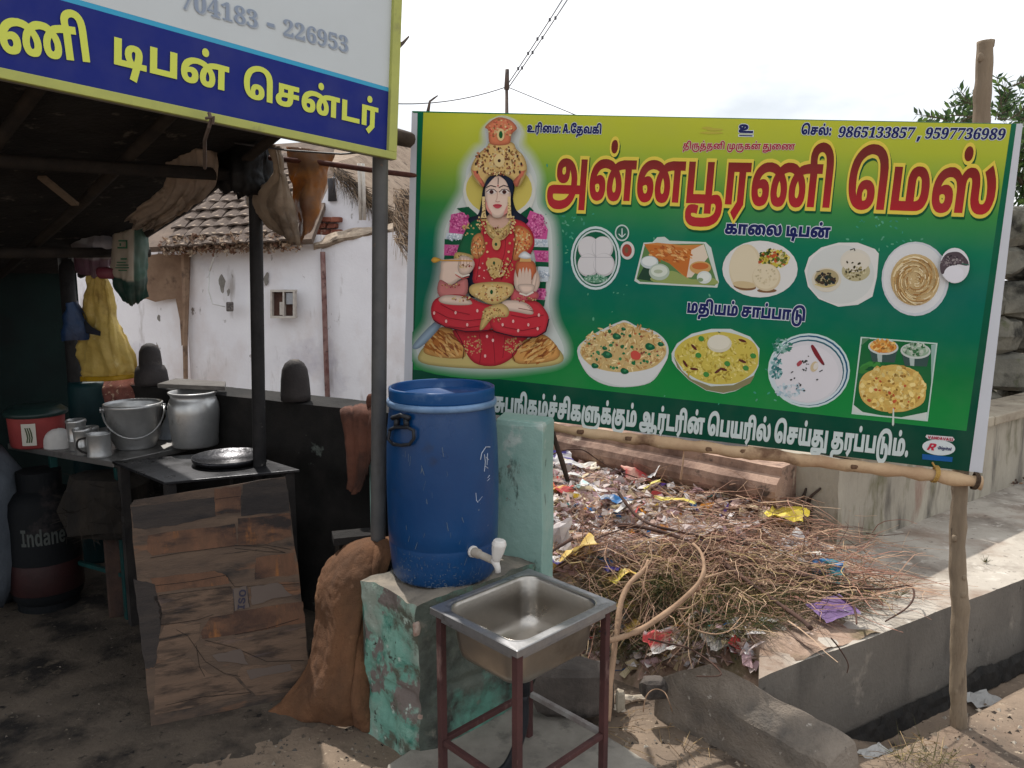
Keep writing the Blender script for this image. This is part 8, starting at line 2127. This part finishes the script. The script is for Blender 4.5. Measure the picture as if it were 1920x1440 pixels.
# left support stick and batten frame behind the sheet
b = MB().tube([bnP.on(1026, 780, -.02), bnP.on(1040, 830, -.02), bnP.on(1052, 868, -.02), bnP.on(1062, 905, -.03)], [.011, .011, .010, .009], 8, wob=.4)
tag(b.build('prop_stick', mat('dark_stick', lin(74, 58, 48), lin(54, 44, 38), 12, 5, .9), smooth=True), 'dark stick dropping from the log into the rubbish behind the pillar', 'stick')
M_bat = mat('batten_wood', lin(140, 116, 90), lin(116, 94, 74), 6, 6, .9, bump=.3)
for p, q in (((800, 216), (1880, 238)), ((770, 740), (1840, 872)), ((784, 216), (768, 745)), ((1300, 226), (1270, 802))):
    a, c = bnP.on(*p, -.022), bnP.on(*q, -.022)
    MB().bar(a, c, .02, .028).build('batten', M_bat, ban)
# left support of the hoarding behind the barrel
a = bnP.on(800, 740, -.05)
tag(MB().tube([down(a), a, bnP.on(806, 230, -.05)], .024, 10, wob=.3).build('prop_post', M_post, smooth=True), 'timber prop behind the left end of the green hoarding', 'post')

# ================================================================== RUBBISH AND BRUSHWOOD HEAP
ctrl = []
for px, py, d in ((1022, 872, 4.75), (1100, 890, 4.62), (1200, 905, 4.5), (1330, 920, 4.3), (1440, 945, 4.05), (1022, 940, 4.2), (1150, 950, 4.15), (1280, 960, 4.05), (1400, 985, 3.9), (1500, 1010, 3.85),
                  (1022, 1020, 3.75), (1130, 1025, 3.72), (1250, 1030, 3.68), (1380, 1040, 3.62), (1520, 1050, 3.68), (1600, 1080, 3.6), (1030, 1090, 3.50), (1130, 1105, 3.46), (1250, 1110, 3.42), (1380, 1120, 3.36), (1500, 1120, 3.42), (1640, 1110, 3.5),
                  (1120, 1175, 3.32), (1220, 1190, 3.27), (1330, 1190, 3.2), (1440, 1180, 3.16), (1560, 1150, 3.26), (1040, 1180, 3.30)):
    ctrl.append(at(px, py, d))
for px, py in ((1060, 1280), (1120, 1265), (1190, 1262), (1260, 1255)):
    ctrl.append(atz(px, py, .015))
for px, py in ((1400, 1262), (1480, 1222), (1590, 1180), (1690, 1130), (1730, 1100), (1640, 1050), (1580, 1035)):
    ctrl.append(atz(px, py, .286))
for x, y in ((-.1, 4.0), (.0, 4.6), (.3, 5.2), (.9, 5.0), (-.3, 5.2)):
    ctrl.append(Vector((x, y, .48)))
for t in (.03, .15, .3, .45):
    for s_ in (.02, .15, .3):
        ctrl.append(SL_O + SL_D * s_ + SL_N * t + Vector((0, 0, .297)))
FRONT = [(-.4, 3.36), (.12, 3.22), (.40, 3.12), (.60, 2.95), (.78, 2.72), (.872, 2.622), (1.2, 2.3)]     # where the earth meets the ground
def front_d(x, y):
    best = 9
    for (x0, y0), (x1, y1) in zip(FRONT[:-1], FRONT[1:]):
        dx, dy = x1 - x0, y1 - y0
        k = max(0, min(1, ((x - x0) * dx + (y - y0) * dy) / (dx * dx + dy * dy)))
        px, py = x - x0 - k * dx, y - y0 - k * dy
        d = math.hypot(px, py) * (1 if dx * py - dy * px > 0 else -1)
        if abs(d) < abs(best):
            best = d
    return best
CT = np.array([tuple(p) for p in ctrl])
def heap_z(x, y):
    d2 = (CT[:, 0] - x) ** 2 + (CT[:, 1] - y) ** 2 + 1e-4
    w = 1 / d2 ** 1.6
    z = float((w * CT[:, 2]).sum() / w.sum())
    f = front_d(x, y) if y < 3.9 else 9
    return min(z, -.05 + 1.7 * f) if f < .4 else z
hb = MB()
nx_, ny_ = 90, 100
hv, usable = [], []
for j in range(ny_ + 1):
    for i in range(nx_ + 1):
        x, y = -.25 + 2.75 * i / nx_, 2.52 + 2.78 * j / ny_
        z = heap_z(x, y) + .016 * nz((x, y, 0), 5) + .011 * nz((x, y, 1), 13)
        s, t = slab_co(x, y)
        k = True
        if s > .0 and t < .012:
            k = t > -.03
            q = slab_pt(s, .004 + .02 * abs(nz((s, 0, 0), 9)), 0)
            x, y = q.x, q.y
        z -= max(0, s - .62 - .15 * nz((x, y, 3), 5)) * .25
        if (Vector((x, y, 0)) - WA).dot(wn_) > .06 and (Vector((x, y, 0)) - WA).dot(wd) > .06:
            k = False
        hv.append(Vector((x, y, z)))
        usable.append(k and z > -.12)
hf = []
for j in range(ny_):
    for i in range(nx_):
        q = (j * (nx_ + 1) + i, j * (nx_ + 1) + i + 1, (j + 1) * (nx_ + 1) + i + 1, (j + 1) * (nx_ + 1) + i)
        if all(usable[k] for k in q):
            hf.append(q)
hb.add(hv, hf)
M_heap = mat('rubbish_soil', lin(142, 120, 104), lin(172, 148, 130), 7, 8, .97, bump=.7, layers=((lin(70, 56, 47), 5, .5, .64), (lin(196, 176, 164), 16, .6, .68), (lin(92, 84, 58), 3.2, .56, .68)))
tag(hb.build('rubbish_mound', M_heap, smooth=True), kind='structure')
rnd = random.Random(77)
def heap_pt(px, py):
    """first point of the heap surface along the sight line, marched from near to far"""
    d = ray(px, py)
    y = 2.4
    while y < 5.4:
        p = EYE + d * (y / d.y)
        if p.z <= heap_z(p.x, p.y) + .012:
            return p
        y += .02
    return EYE + d * (4.6 / d.y)
# small scraps, uncountable
scr = MB()
cols = [lin(206, 190, 184), lin(222, 212, 206), lin(196, 166, 156), lin(176, 146, 132), lin(214, 196, 160), lin(186, 180, 182), lin(150, 120, 104), lin(230, 224, 222), lin(206, 172, 176)]
bright = [lin(196, 70, 66), lin(214, 186, 70), lin(50, 110, 170), lin(40, 130, 130), lin(90, 66, 140), lin(222, 150, 60)]
def scrap(mb, p, s, c):
    a = Vector((rnd.uniform(-1, 1), rnd.uniform(-1, 1), rnd.uniform(-.5, .5))).normalized() * s
    b_ = Vector((rnd.uniform(-1, 1), rnd.uniform(-1, 1), rnd.uniform(-.5, .9))).normalized() * s * rnd.uniform(.4, .9)
    k = a.cross(b_).normalized() * s * rnd.uniform(-.35, .35)
    mb.add([p - a, p - b_ + k, p + a, p + b_ + k * .5, p + k], [(0, 1, 4), (1, 2, 4), (2, 3, 4), (3, 0, 4)], c)
for i in range(4300):
    u = rnd.random()
    if u < .62:
        px, py = 1022 + abs(rnd.gauss(0, 150)), rnd.uniform(868, 1050)
    elif u < .85:
        px, py = rnd.uniform(1022, 1560), rnd.uniform(900, 1090)
    else:
        px, py = rnd.uniform(1040, 1420), rnd.uniform(1130, 1260)
    if px > 1620:
        continue
    p = heap_pt(px, py)
    p = Vector((p.x, p.y, heap_z(p.x, p.y) + rnd.uniform(.0, .03)))
    scrap(scr, p, rnd.choice((.010, .015, .022, .03, .042, .05)), rnd.choice(cols) if rnd.random() < .95 else rnd.choice(bright))
tag(scr.build('paper_scraps', M_litter), kind='stuff')

# wrappers that can be told apart
def wrap(px, py, sx, sy, c1, c2, name, lab, lift=.03, az=0.3, tilt=.5, h=.35, band=.5, cat='litter', n=6):
    b = MB()
    p = heap_pt(px, py)
    p = Vector((p.x, p.y, heap_z(p.x, p.y) + lift + .02))
    sx, sy = sx * 1.1, sy * 1.1
    k = rnd.uniform(0, 50)
    crumple(b, p, sx, sy, rnd, lambda u, v: c1 if nz((u * 2.2, v * 2.2, k), 1.0) < (band - .5) else c2, tilt, h, n, az)
    tag(b.build(name, M_litter), lab, cat, 'wrappers on the rubbish heap')
YEL, YEL2, RED_, BLU, TEAL, WH, PUR, NAV, ORG = lin(226, 206, 90), lin(222, 186, 104), lin(206, 84, 84), lin(50, 116, 176), lin(40, 136, 150), lin(228, 226, 224), lin(122, 92, 148), lin(60, 50, 130), lin(222, 160, 90)
wrap(1046, 868, .17, .12, NAV, WH, 'wrapper', 'navy and white wrapper at the top of the heap beside the dark stick')
wrap(1035, 860, .10, .08, WH, lin(226, 214, 200), 'plastic_scrap', 'white plastic scrap at the upper left corner of the heap by the pillar')
wrap(1085, 882, .20, .12, WH, lin(232, 222, 200), 'wrapper', 'broad cream wrapper right of the navy and white one at the top of the heap', az=.0)
wrap(1066, 902, .13, .08, WH, lin(206, 214, 206), 'wrapper', 'white torn wrapper in the upper left part of the heap', az=.2)
wrap(1048, 926, .15, .13, RED_, YEL2, 'wrapper', 'yellow wrapper with a red patch near the turquoise pillar', band=.56)
wrap(1086, 924, .07, .10, lin(180, 214, 214), WH, 'wrapper', 'pale aqua wrapper right of the yellow and red one')
wrap(1192, 900, .15, .10, RED_, lin(222, 176, 160), 'wrapper', 'faded pink red wrapper in the middle of the heap top', band=.55)
wrap(1236, 902, .16, .14, TEAL, WH, 'wrapper', 'white wrapper with teal patches against the pink parapet', band=.5)
wrap(1252, 890, .12, .05, BLU, TEAL, 'wrapper', 'blue strip of wrapper lying on the teal and white one')
wrap(1288, 905, .18, .10, ORG, YEL2, 'wrapper', 'orange wrapper under the twigs by the pink parapet')
wrap(1222, 922, .10, .05, YEL, lin(206, 196, 110), 'wrapper', 'narrow lime yellow wrapper below the teal and white one')
wrap(1152, 948, .15, .10, BLU, lin(206, 210, 216), 'wrapper', 'blue and silver wrapper in the middle left of the heap', band=.52)
wrap(1160, 968, .13, .08, WH, lin(190, 190, 180), 'wrapper', 'silver grey wrapper just below the blue and silver one')
wrap(1265, 952, .19, .05, YEL, lin(222, 214, 150), 'wrapper', 'long thin yellow wrapper across the middle of the heap', az=-.3)
wrap(1474, 998, .14, .17, YEL, lin(222, 200, 60), 'packet', 'bright yellow packet propped near the cracked wall', az=1.0, lift=.085, tilt=.9)
wrap(1300, 1010, .22, .10, lin(206, 190, 186), lin(190, 176, 170), 'paper_sheet', 'crumpled pinkish grey paper under the long branch', az=.1)
wrap(1482, 1030, .12, .10, lin(196, 190, 196), WH, 'plastic_scrap', 'greyish clear plastic scrap below the bright yellow packet')
wrap(1494, 1066, .16, .10, WH, lin(216, 220, 222), 'paper_sheet', 'white sheet of paper near the right part of the heap', az=.1, h=.2)
wrap(1530, 1052, .06, .08, WH, lin(226, 220, 210), 'plastic_scrap', 'small white scrap between the white sheet and the wall foot')
wrap(1550, 1080, .09, .12, BLU, TEAL, 'wrapper', 'blue wrapper at the right side of the heap', az=1.2)
wrap(1571, 1112, .05, .03, lin(40, 130, 110), TEAL, 'wrapper', 'small green wrapper below the blue one on the right')
wrap(1560, 1162, .14, .13, PUR, lin(112, 84, 132), 'card', 'square purple card at the right front of the heap', az=.25, tilt=.25, h=.06, lift=.035, cat='card')
wrap(1598, 1166, .07, .03, lin(196, 190, 200), lin(150, 140, 160), 'wrapper', 'small silvery wrapper just right of the purple card')
wrap(1040, 1030, .15, .14, lin(214, 206, 204), lin(196, 188, 190), 'paper_sheet', 'pale torn paper leaning against the turquoise pillar edge', az=.5, tilt=.8, lift=.05)
wrap(1070, 1066, .24, .16, YEL2, lin(230, 206, 130), 'wrapper', 'large amber yellow wrapper above the back corner of the sink', az=.1, tilt=.8, lift=.06)
wrap(1044, 1078, .06, .10, NAV, WH, 'wrapper', 'white wrapper with navy print left of the large amber one', lift=.06)
wrap(1162, 1110, .12, .10, YEL, YEL2, 'wrapper', 'yellow wrapper held behind the leaning stick', lift=.05, tilt=.8)
wrap(1148, 1098, .06, .07, NAV, lin(50, 40, 110), 'wrapper', 'navy scrap on top of the yellow wrapper behind the leaning stick', lift=.07)
wrap(1170, 1154, .12, .08, YEL2, YEL, 'wrapper', 'yellow wrapper low on the heap right of the sink corner', lift=.05, tilt=.8)
wrap(1178, 1204, .06, .14, YEL2, lin(206, 160, 70), 'wrapper', 'narrow amber strip hanging below the curved branch', lift=.06, tilt=.9)
wrap(1255, 1232, .15, .09, RED_, WH, 'plastic_cup', 'crushed white plastic cup with a red mark near the stone block', lift=.05, band=.36, n=9, h=.5)
wrap(1228, 1250, .07, .05, lin(214, 206, 196), lin(180, 170, 160), 'plastic_scrap', 'round white plastic ring at the tip of the stone block', lift=.03)
wrap(1440, 1178, .07, .03, WH, lin(206, 200, 190), 'plastic_scrap', 'small white scrap in the green stems left of the purple card')
wrap(1334, 1218, .10, .06, lin(150, 142, 134), lin(120, 114, 108), 'rubble_chunk', 'grey rubble chunk behind the stone block', lift=.03, h=.8, cat='rubble')
wrap(1360, 1230, .12, .05, lin(150, 146, 142), lin(130, 124, 118), 'rubble_chunk', 'pale rubble sliver right behind the stone block', lift=.02, h=.6, cat='rubble')

# brushwood: thin twigs, uncountable
tws = MB()
C_tw = [lin(168, 134, 112), lin(146, 110, 92), lin(186, 152, 126), lin(116, 88, 74), lin(196, 166, 138), lin(156, 114, 98), lin(98, 76, 65)]
def twig(mb, p, d, L, r, c, n=6, curl=.5, side=3):
    pts = [p.copy()]
    d = d.normalized()
    for i in range(n):
        d = (d + Vector((rnd.uniform(-1, 1), rnd.uniform(-1, 1), rnd.uniform(-.7, .6))) * curl * .45).normalized()
        q = pts[-1] + d * (L / n)
        hz = heap_z(q.x, q.y) - .004
        if q.z < hz:
            q.z = hz + .004
        if q.z > hz + .16:
            q.z -= .03
        s, t = slab_co(q.x, q.y)
        pts.append(q)
    mb.tube(pts, [r * (1 - .7 * i / n) for i in range(n + 1)], side, False, c)
    return pts
for i in range(1500):
    u = rnd.random()
    if u < .5:
        px, py = rnd.uniform(1030, 1560), rnd.uniform(895, 1060)
    elif u < .8:
        px, py = rnd.uniform(1080, 1640), rnd.uniform(1000, 1130)
    else:
        px, py = rnd.uniform(1100, 1690), rnd.uniform(1060, 1190)
    if (px - 1400) * .55 > (py - 880) or (px < 1250 and py < 1010 and rnd.random() < .75):
        continue
    if py > 1215 - (px - 1200) * .16 and px > 1350:
        continue
    p = heap_pt(px, py)
    p = Vector((p.x, p.y, heap_z(p.x, p.y) + rnd.uniform(.004, .07)))
    d = Vector((rnd.uniform(-1, 1), rnd.uniform(-.7, .7), rnd.uniform(-.15, .35)))
    if rnd.random() < .45:
        d = Vector((rnd.uniform(.5, 1), rnd.uniform(-.6, .1), rnd.uniform(-.2, .2)))
    pts = twig(tws, p, d, rnd.uniform(.10, .42), rnd.choice((.0016, .002, .0027, .0038)), rnd.choice(C_tw), 6, rnd.uniform(.3, .9))
    if rnd.random() < .5:
        twig(tws, pts[3], Vector((rnd.uniform(-1, 1), rnd.uniform(-1, 1), rnd.uniform(-.2, .6))), rnd.uniform(.05, .14), .0013, rnd.choice(C_tw), 4, .6)
M_twig = ink('twig_wood', .9, .15)
for i in range(340):                           # looping pale twigs riding on the green stems
    px, py = rnd.gauss(1320, 120), rnd.gauss(1115, 48)
    if px < 1080 or px > 1640 or py > 1215 - max(0, px - 1330) * .3 or py < 1010:
        continue
    p = heap_pt(px, py)
    p = Vector((p.x, p.y, heap_z(p.x, p.y) + rnd.uniform(.05, .11)))
    pts = twig(tws, p, Vector((rnd.uniform(-1, 1), rnd.uniform(-1, .3), rnd.uniform(-.1, .8))), rnd.uniform(.14, .4), rnd.choice((.0017, .0022, .003)), rnd.choice(C_tw[:5] + [lin(206, 178, 142), lin(180, 156, 110)]), 9, rnd.uniform(.5, 1.1), 4)
    twig(tws, pts[4], Vector((rnd.uniform(-1, 1), rnd.uniform(-1, .5), rnd.uniform(-.2, .8))), rnd.uniform(.06, .16), .0014, rnd.choice(C_tw), 5, .8)
tag(tws.build('twigs', M_twig), kind='stuff')
# dry green stems in the front of the heap
gs = MB()
C_g = [lin(92, 92, 56), lin(74, 80, 46), lin(112, 104, 66), lin(130, 112, 76), lin(60, 66, 42), lin(56, 74, 44), lin(142, 122, 88)]
for i in range(8500):
    u = rnd.random()
    if u < .75:
        px, py = rnd.gauss(1310, 105), rnd.gauss(1135, 40)
    elif u < .88:
        px, py = rnd.uniform(1480, 1690), rnd.uniform(1085, 1150)
    else:
        px, py = rnd.gauss(1190, 40), rnd.gauss(1215, 36)
    if py > 1225 - max(0, px - 1330) * .3 or py < 1040 or px < 1060 or px > 1700:
        continue
    p = heap_pt(px, py)
    p = Vector((p.x, p.y, heap_z(p.x, p.y) - .01 + (.075 * rnd.random() ** 1.4 if u < .75 else 0)))
    d = Vector((rnd.uniform(-1, 1), rnd.uniform(-1, .2), rnd.uniform(-.3, .8))).normalized()
    L = rnd.uniform(.05, .17)
    w = d.cross(Vector((rnd.uniform(-1, 1), rnd.uniform(-1, 1), rnd.uniform(-1, 1)))).normalized() * rnd.uniform(.0006, .0015)
    m_ = p + d * L * .55 + Vector((0, 0, rnd.uniform(-.01, .02)))
    e = p + d * L + Vector((rnd.uniform(-.02, .02), rnd.uniform(-.02, .02), rnd.uniform(-.04, .01)))
    gs.add([p - w, p + w, m_ + w, m_ - w, e], [(0, 1, 2, 3), (3, 2, 4)], rnd.choice(C_g))
tag(gs.build('dry_stems', M_leaf), kind='stuff')

# larger branches, each its own
M_br1 = mat('pale_branch', lin(168, 138, 112), lin(140, 112, 90), 12, 6, .88, bump=.4, bscale=60, layers=((lin(104, 82, 66), 14, .6, .7),))
M_br2 = mat('dark_branch', lin(86, 62, 52), lin(66, 49, 43), 14, 6, .9, bump=.4, bscale=60)
def branch(pts, r, m, lab, name='branch', forks=(), n=34, wob=.35):
    up = .115 if r[0] > .0075 else .08
    def lift(p):
        d = p - EYE
        for i in range(140):
            q = EYE + d * (.65 + i * .0025)
            if q.z <= heap_z(q.x, q.y) + up and q.y > 2.75:
                return q
        return p
    if m == M_br2:
        pts = [lift(Vector(p)) for p in pts]
        forks = [([lift(Vector(p)) for p in f[0]], f[1]) for f in forks]
    ob = empty(name, Vector(pts[0]), lab, 'branch', 'bare branches on the rubbish heap')
    c = cr(pts, n)
    MB().tube(c, [r[0] + (r[1] - r[0]) * i / (n - 1) for i in range(n)], 9, wob=wob, k=r[0] * 999).build('stem', m, ob, smooth=True)
    for f in forks:
        fc = cr(f[0], 14)
        MB().tube(fc, [f[1] * (1 - .6 * i / 13) for i in range(14)], 6).build('twig', m, ob, smooth=True)
branch([at(1136, 1203, 2.82), at(1190, 1186, 2.88), at(1245, 1152, 2.96), at(1290, 1115, 3.02), at(1315, 1085, 3.06), at(1320, 1060, 3.1), at(1314, 1036, 3.16), at(1300, 1020, 3.24)], (.0125, .006), M_br1,
       'thick pale curved branch reaching from the sink leg up over the green stems',
       forks=(([at(1320, 1084, 3.06), at(1340, 1078, 3.06), at(1360, 1072, 3.05), at(1380, 1070, 3.06)], .005), ([at(1268, 1142, 2.98), at(1290, 1140, 2.97), at(1312, 1126, 2.96), at(1325, 1106, 2.95)], .0035), ([at(1272, 1142, 2.98), at(1288, 1172, 2.95), at(1320, 1186, 2.93), at(1352, 1188, 2.92), at(1388, 1172, 2.95), at(1402, 1150, 3.0)], .004),
              ([at(1316, 1044, 3.14), at(1330, 1020, 3.2), at(1334, 1000, 3.26)], .003)))
branch([at(1138, 1352, 2.76), at(1143, 1290, 2.80), at(1150, 1230, 2.86), at(1157, 1180, 2.92), at(1164, 1130, 2.98), at(1180, 1095, 3.04), at(1206, 1070, 3.1), at(1216, 1052, 3.14)], (.0135, .008), M_br1,
       'upright pale stick standing in the ground right beside the sink leg',
       forks=(([at(1206, 1070, 3.1), at(1222, 1048, 3.12), at(1217, 1025, 3.16)], .005), ([at(1214, 1062, 3.1), at(1208, 1090, 3.06), at(1202, 1130, 3.02), at(1200, 1170, 3.0)], .003), ([at(1196, 1082, 3.08), at(1210, 1046, 3.15), at(1222, 1032, 3.18), at(1220, 1008, 3.22)], .003)))
branch([at(1160, 985, 3.95), at(1190, 986, 3.9), at(1235, 996, 3.82), at(1290, 1016, 3.72), at(1340, 1045, 3.6), at(1395, 1085, 3.45), at(1450, 1125, 3.3), at(1500, 1160, 3.18), at(1520, 1178, 3.14)], (.0105, .0085), M_br2,
       'long dark branch slanting down across the whole heap towards the purple card',
       forks=(([at(1260, 1004, 3.78), at(1330, 1030, 3.66), at(1400, 1050, 3.56), at(1480, 1072, 3.5), at(1560, 1094, 3.42), at(1640, 1100, 3.38)], .0055), ([at(1190, 986, 3.9), at(1130, 1005, 3.8), at(1080, 1035, 3.66), at(1050, 1060, 3.55)], .004)))
branch([at(1160, 924, 4.25), at(1175, 945, 4.15), at(1195, 968, 4.05), at(1225, 985, 3.95), at(1270, 996, 3.85), at(1340, 1012, 3.72), at(1420, 1024, 3.66), at(1478, 1038, 3.62)], (.0085, .005), M_br2,
       'dark branch lying under the blue and silver wrapper and running right')
branch([at(1380, 1044, 3.5), at(1440, 1080, 3.42), at(1520, 1096, 3.36), at(1590, 1128, 3.28), at(1604, 1150, 3.22), at(1606, 1170, 3.18)], (.006, .0035), M_br2,
       'dark branch bending down at the right just above the purple card')
branch([at(1440, 1086, 3.44), at(1520, 1086, 3.42), at(1600, 1102, 3.38), at(1660, 1104, 3.4), at(1704, 1098, 3.42), at(1714, 1116, 3.4), at(1700, 1140, 3.34), at(1660, 1165, 3.26)], (.005, .003), M_br2,
       'thin hooked branch curling over the drain cover at the far right of the heap')
branch([at(1020, 1048, 3.3), at(1040, 1030, 3.34), at(1060, 1018, 3.38), at(1072, 1010, 3.42)], (.005, .008), M_br2, 'short dark stub beside the pillar at the left of the heap', n=14)
branch([at(1010, 880, 4.0), at(1024, 862, 4.05), at(1050, 846, 4.1), at(1090, 843, 4.15), at(1118, 860, 4.2), at(1150, 880, 4.3), at(1195, 896, 4.4)], (.0045, .003), M_br2,
       'thin arching twig over the top left of the heap against the pink parapet')
branch([at(1276, 900, 4.3), at(1279, 880, 4.3), at(1282, 850, 4.32), at(1280, 842, 4.3)], (.006, .004), M_br1, 'short upright twig standing in front of the pink parapet', n=14)
branch([at(1570, 1060, 3.7), at(1600, 1040, 3.72), at(1632, 1022, 3.76), at(1642, 1015, 3.78)], (.0035, .002), M_br1, 'pale forked twig leaning out over the drain cover by the wall foot', n=14, forks=(([at(1620, 1030, 3.74), at(1626, 1042, 3.74)], .002), ([at(1600, 1040, 3.72), at(1592, 1034, 3.72)], .002)))
branch([at(1215, 1198, 2.98), at(1250, 1206, 2.96), at(1290, 1215, 2.93), at(1330, 1240, 2.86), at(1352, 1262, 2.80), at(1340, 1268, 2.79), at(1306, 1268, 2.80)], (.004, .0025), M_br2, 'crooked twig lying across the top of the stone block')
branch([atz(1258, 1338, .02), atz(1310, 1360, .02), atz(1370, 1400, .018), atz(1420, 1430, .015), atz(1460, 1456, .015)], (.004, .003), M_br1, 'straight pale stick lying on the soil below the stone block', n=16, wob=.1)
branch([at(1206, 1335, 2.86), at(1212, 1305, 2.86), at(1228, 1292, 2.87), at(1246, 1298, 2.86), at(1256, 1320, 2.84), atz(1262, 1340, .01)], (.0022, .0016), M_br1, 'thin looped straw standing on the soil left of the stone block', n=16, wob=.1)
branch([at(1558, 1196, 3.05), at(1574, 1216, 3.0), at(1590, 1244, 2.95), at(1588, 1262, 2.93)], (.003, .0018), M_br2, 'short twig hanging over the front edge of the drain cover', n=14)
# loose straws on the soil
stw = MB()
for i in range(70):
    px, py = rnd.uniform(1150, 1480), rnd.uniform(1330, 1440)
    if i % 4 == 0:
        px, py = rnd.uniform(1640, 1800), rnd.uniform(1390, 1440)
    p = atz(px, py, .012)
    a = rnd.uniform(0, 3.1)
    d = Vector((math.cos(a), math.sin(a), rnd.uniform(-.02, .1))) * rnd.uniform(.03, .12)
    stw.tube([p, p + d * .5 + Vector((0, 0, .003)), p + d], .0012, 3, False, rnd.choice((lin(176, 150, 110), lin(150, 124, 90), lin(120, 96, 70))))
tag(stw.build('straws', M_twig), kind='stuff')

# ---- granite block lying on the drain edge
M_gran = mat('granite_block', lin(112, 102, 92), lin(136, 125, 113), 3, 8, .92, bump=.8, bscale=70, layers=((lin(94, 88, 82), 3.4, .55, .7), (lin(164, 156, 146), 28, .64, .7), (lin(80, 74, 68), 36, .68, .73)))
gA, gB, gC, gD = atz(1236, 1266, .175), atz(1330, 1238, .305), atz(1604, 1384, .175), atz(1552, 1434, .135)
b = MB()
def blk(u, v, top):
    p = (gA * (1 - u) + gD * u) * (1 - v) + (gB * (1 - u) + gC * u) * v
    return p
def skin(f, nu, nv):
    b.grid(nu, nv, lambda u, v: (lambda p: p + Vector((nz(p, 4, 1), nz(p, 4, 2), nz(p, 4, 3))) * .010 + Vector((nz(p, 13, 1), nz(p, 13, 2), nz(p, 13, 3))) * .007 + Vector((0, 0, nz(p, 34, 3))) * .0025)(f(u, v)))
def gtop(u, v):
    p = blk(u, v, 1)
    e = max(0, 1 - min(v, 1 - v) / .10)
    eu = max(0, 1 - min(u, 1 - u) / .05)
    return Vector((p.x, p.y, p.z - .006 * e ** 4 - .008 * eu ** 4 + .012 * math.sin(u * 2.6) * math.sin(v * 3)))
def gside(v0, out_):
    def f(u, w):
        t = gtop(u, v0)
        q = blk(u, v0, 1)
        n = Vector((-(gD - gA).y, (gD - gA).x, 0)).normalized() * (1 if v0 == 1 else -1)
        if n.dot(blk(.5, v0, 1) - blk(.5, .5, 1)) < 0:
            n = -n
        return Vector((t.x, t.y, 0)) + n * (.006 * math.sin(w * math.pi * .75)) + Vector((0, 0, t.z * (1 - w) - .02 * w))
    return f
skin(gtop, 50, 16)
skin(gside(0, 1), 50, 8)
skin(gside(1, 1), 50, 8)
for u0 in (0, 1):
    skin(lambda v, w, u0=u0: Vector((gtop(u0, v).x, gtop(u0, v).y, gtop(u0, v).z * (1 - w) - .02 * w)) + (gD - gA).normalized() * (.02 * math.sin(w * 2.4) * (1 if u0 else -1)), 16, 8)
tag(b.build('stone_block', M_gran), 'long grey granite block lying on the ground by the end of the drain cover', 'stone')
# stones and rubble tucked behind the sink
for px, py, d, s, lab in ((1075, 1290, 2.98, (.15, .07, .11), 'dark slanting rubble slab behind the sink legs'), (1090, 1262, 3.1, (.13, .08, .03), 'flat brown stone above the dark slab behind the sink'), (1225, 1288, 2.98, (.05, .04, .04), 'small rounded stone at the left end of the granite block'),
                          (1163, 1312, 2.95, (.018, .02, .04), 'small upright brick chip beside the upright pale stick')):
    p = at(px, py, d)
    b = boulder((p.x, p.y, p.z), *s, px)
    tag(b.build('rubble_stone', mat('rubble_dark', lin(76, 70, 66), lin(100, 92, 86), 7, 6, .95, bump=.6, layers=((lin(46, 42, 40), 5, .52, .66),)) if px == 1075 else (bpy.data.materials['rubble_dark'] if px != 1163 else M_coping)), lab, 'stone')
for px, py, sx, sy, az, lab in ((1180, 1320, .13, .035, .25, 'long cream bone like scrap on the soil right of the upright stick'), (1160, 1340, .05, .03, .0, 'small white scrap on the soil at the foot of the upright stick')):
    b = MB()
    p = atz(px, py, .0)
    crumple(b, Vector((p.x, p.y, .03)), sx, sy, rnd, lambda u, v: lin(206, 194, 176), .15, .5, 6, az)
    tag(b.build('scrap', M_litter), lab, 'litter')
# dead leaves piled at the far end of the drain cover, right edge
dl = MB()
for i in range(500):
    p = WA + wd * rnd.uniform(2.0, 3.9) - wn_ * abs(rnd.gauss(0, .14)) + Vector((0, 0, .29))
    scrap(dl, p + Vector((0, 0, rnd.uniform(0, .03))), rnd.uniform(.012, .03), rnd.choice((lin(92, 66, 52), lin(120, 86, 66), lin(70, 52, 44), lin(146, 112, 86))))
tag(dl.build('dead_leaves', M_twig), kind='stuff')
# tuft of weeds growing on the drain cover
wd_ = MB()
c = atz(1848, 1055, .286)
for i in range(40):
    d = Vector((rnd.uniform(-1, 1), rnd.uniform(-1, 1), rnd.uniform(.2, 1))).normalized() * rnd.uniform(.015, .05)
    w = Vector((rnd.uniform(-1, 1), rnd.uniform(-1, 1), 0)).normalized() * .002
    wd_.add([c - w, c + w, c + d], [(0, 1, 2)], rnd.choice(C_g))
tag(wd_.build('weed_tuft', M_leaf), 'tiny weed tuft growing on top of the drain cover', 'weed')
# grass clump at the lower right
gc2 = MB()
c = atz(1740, 1420, .01)
for i in range(110):
    o_ = Vector((rnd.gauss(0, .06), rnd.gauss(0, .03), -.005))
    d = Vector((rnd.uniform(-1, .6), rnd.uniform(-1, .5), rnd.uniform(.1, .7))).normalized() * rnd.uniform(.05, .14)
    w = Vector((rnd.uniform(-1, 1), rnd.uniform(-1, 1), 0)).normalized() * .0018
    gc2.add([c + o_ - w, c + o_ + w, c + o_ + d], [(0, 1, 2)], rnd.choice((lin(112, 108, 70), lin(92, 92, 60), lin(150, 136, 96))))
tag(gc2.build('dry_grass', M_leaf), kind='stuff')
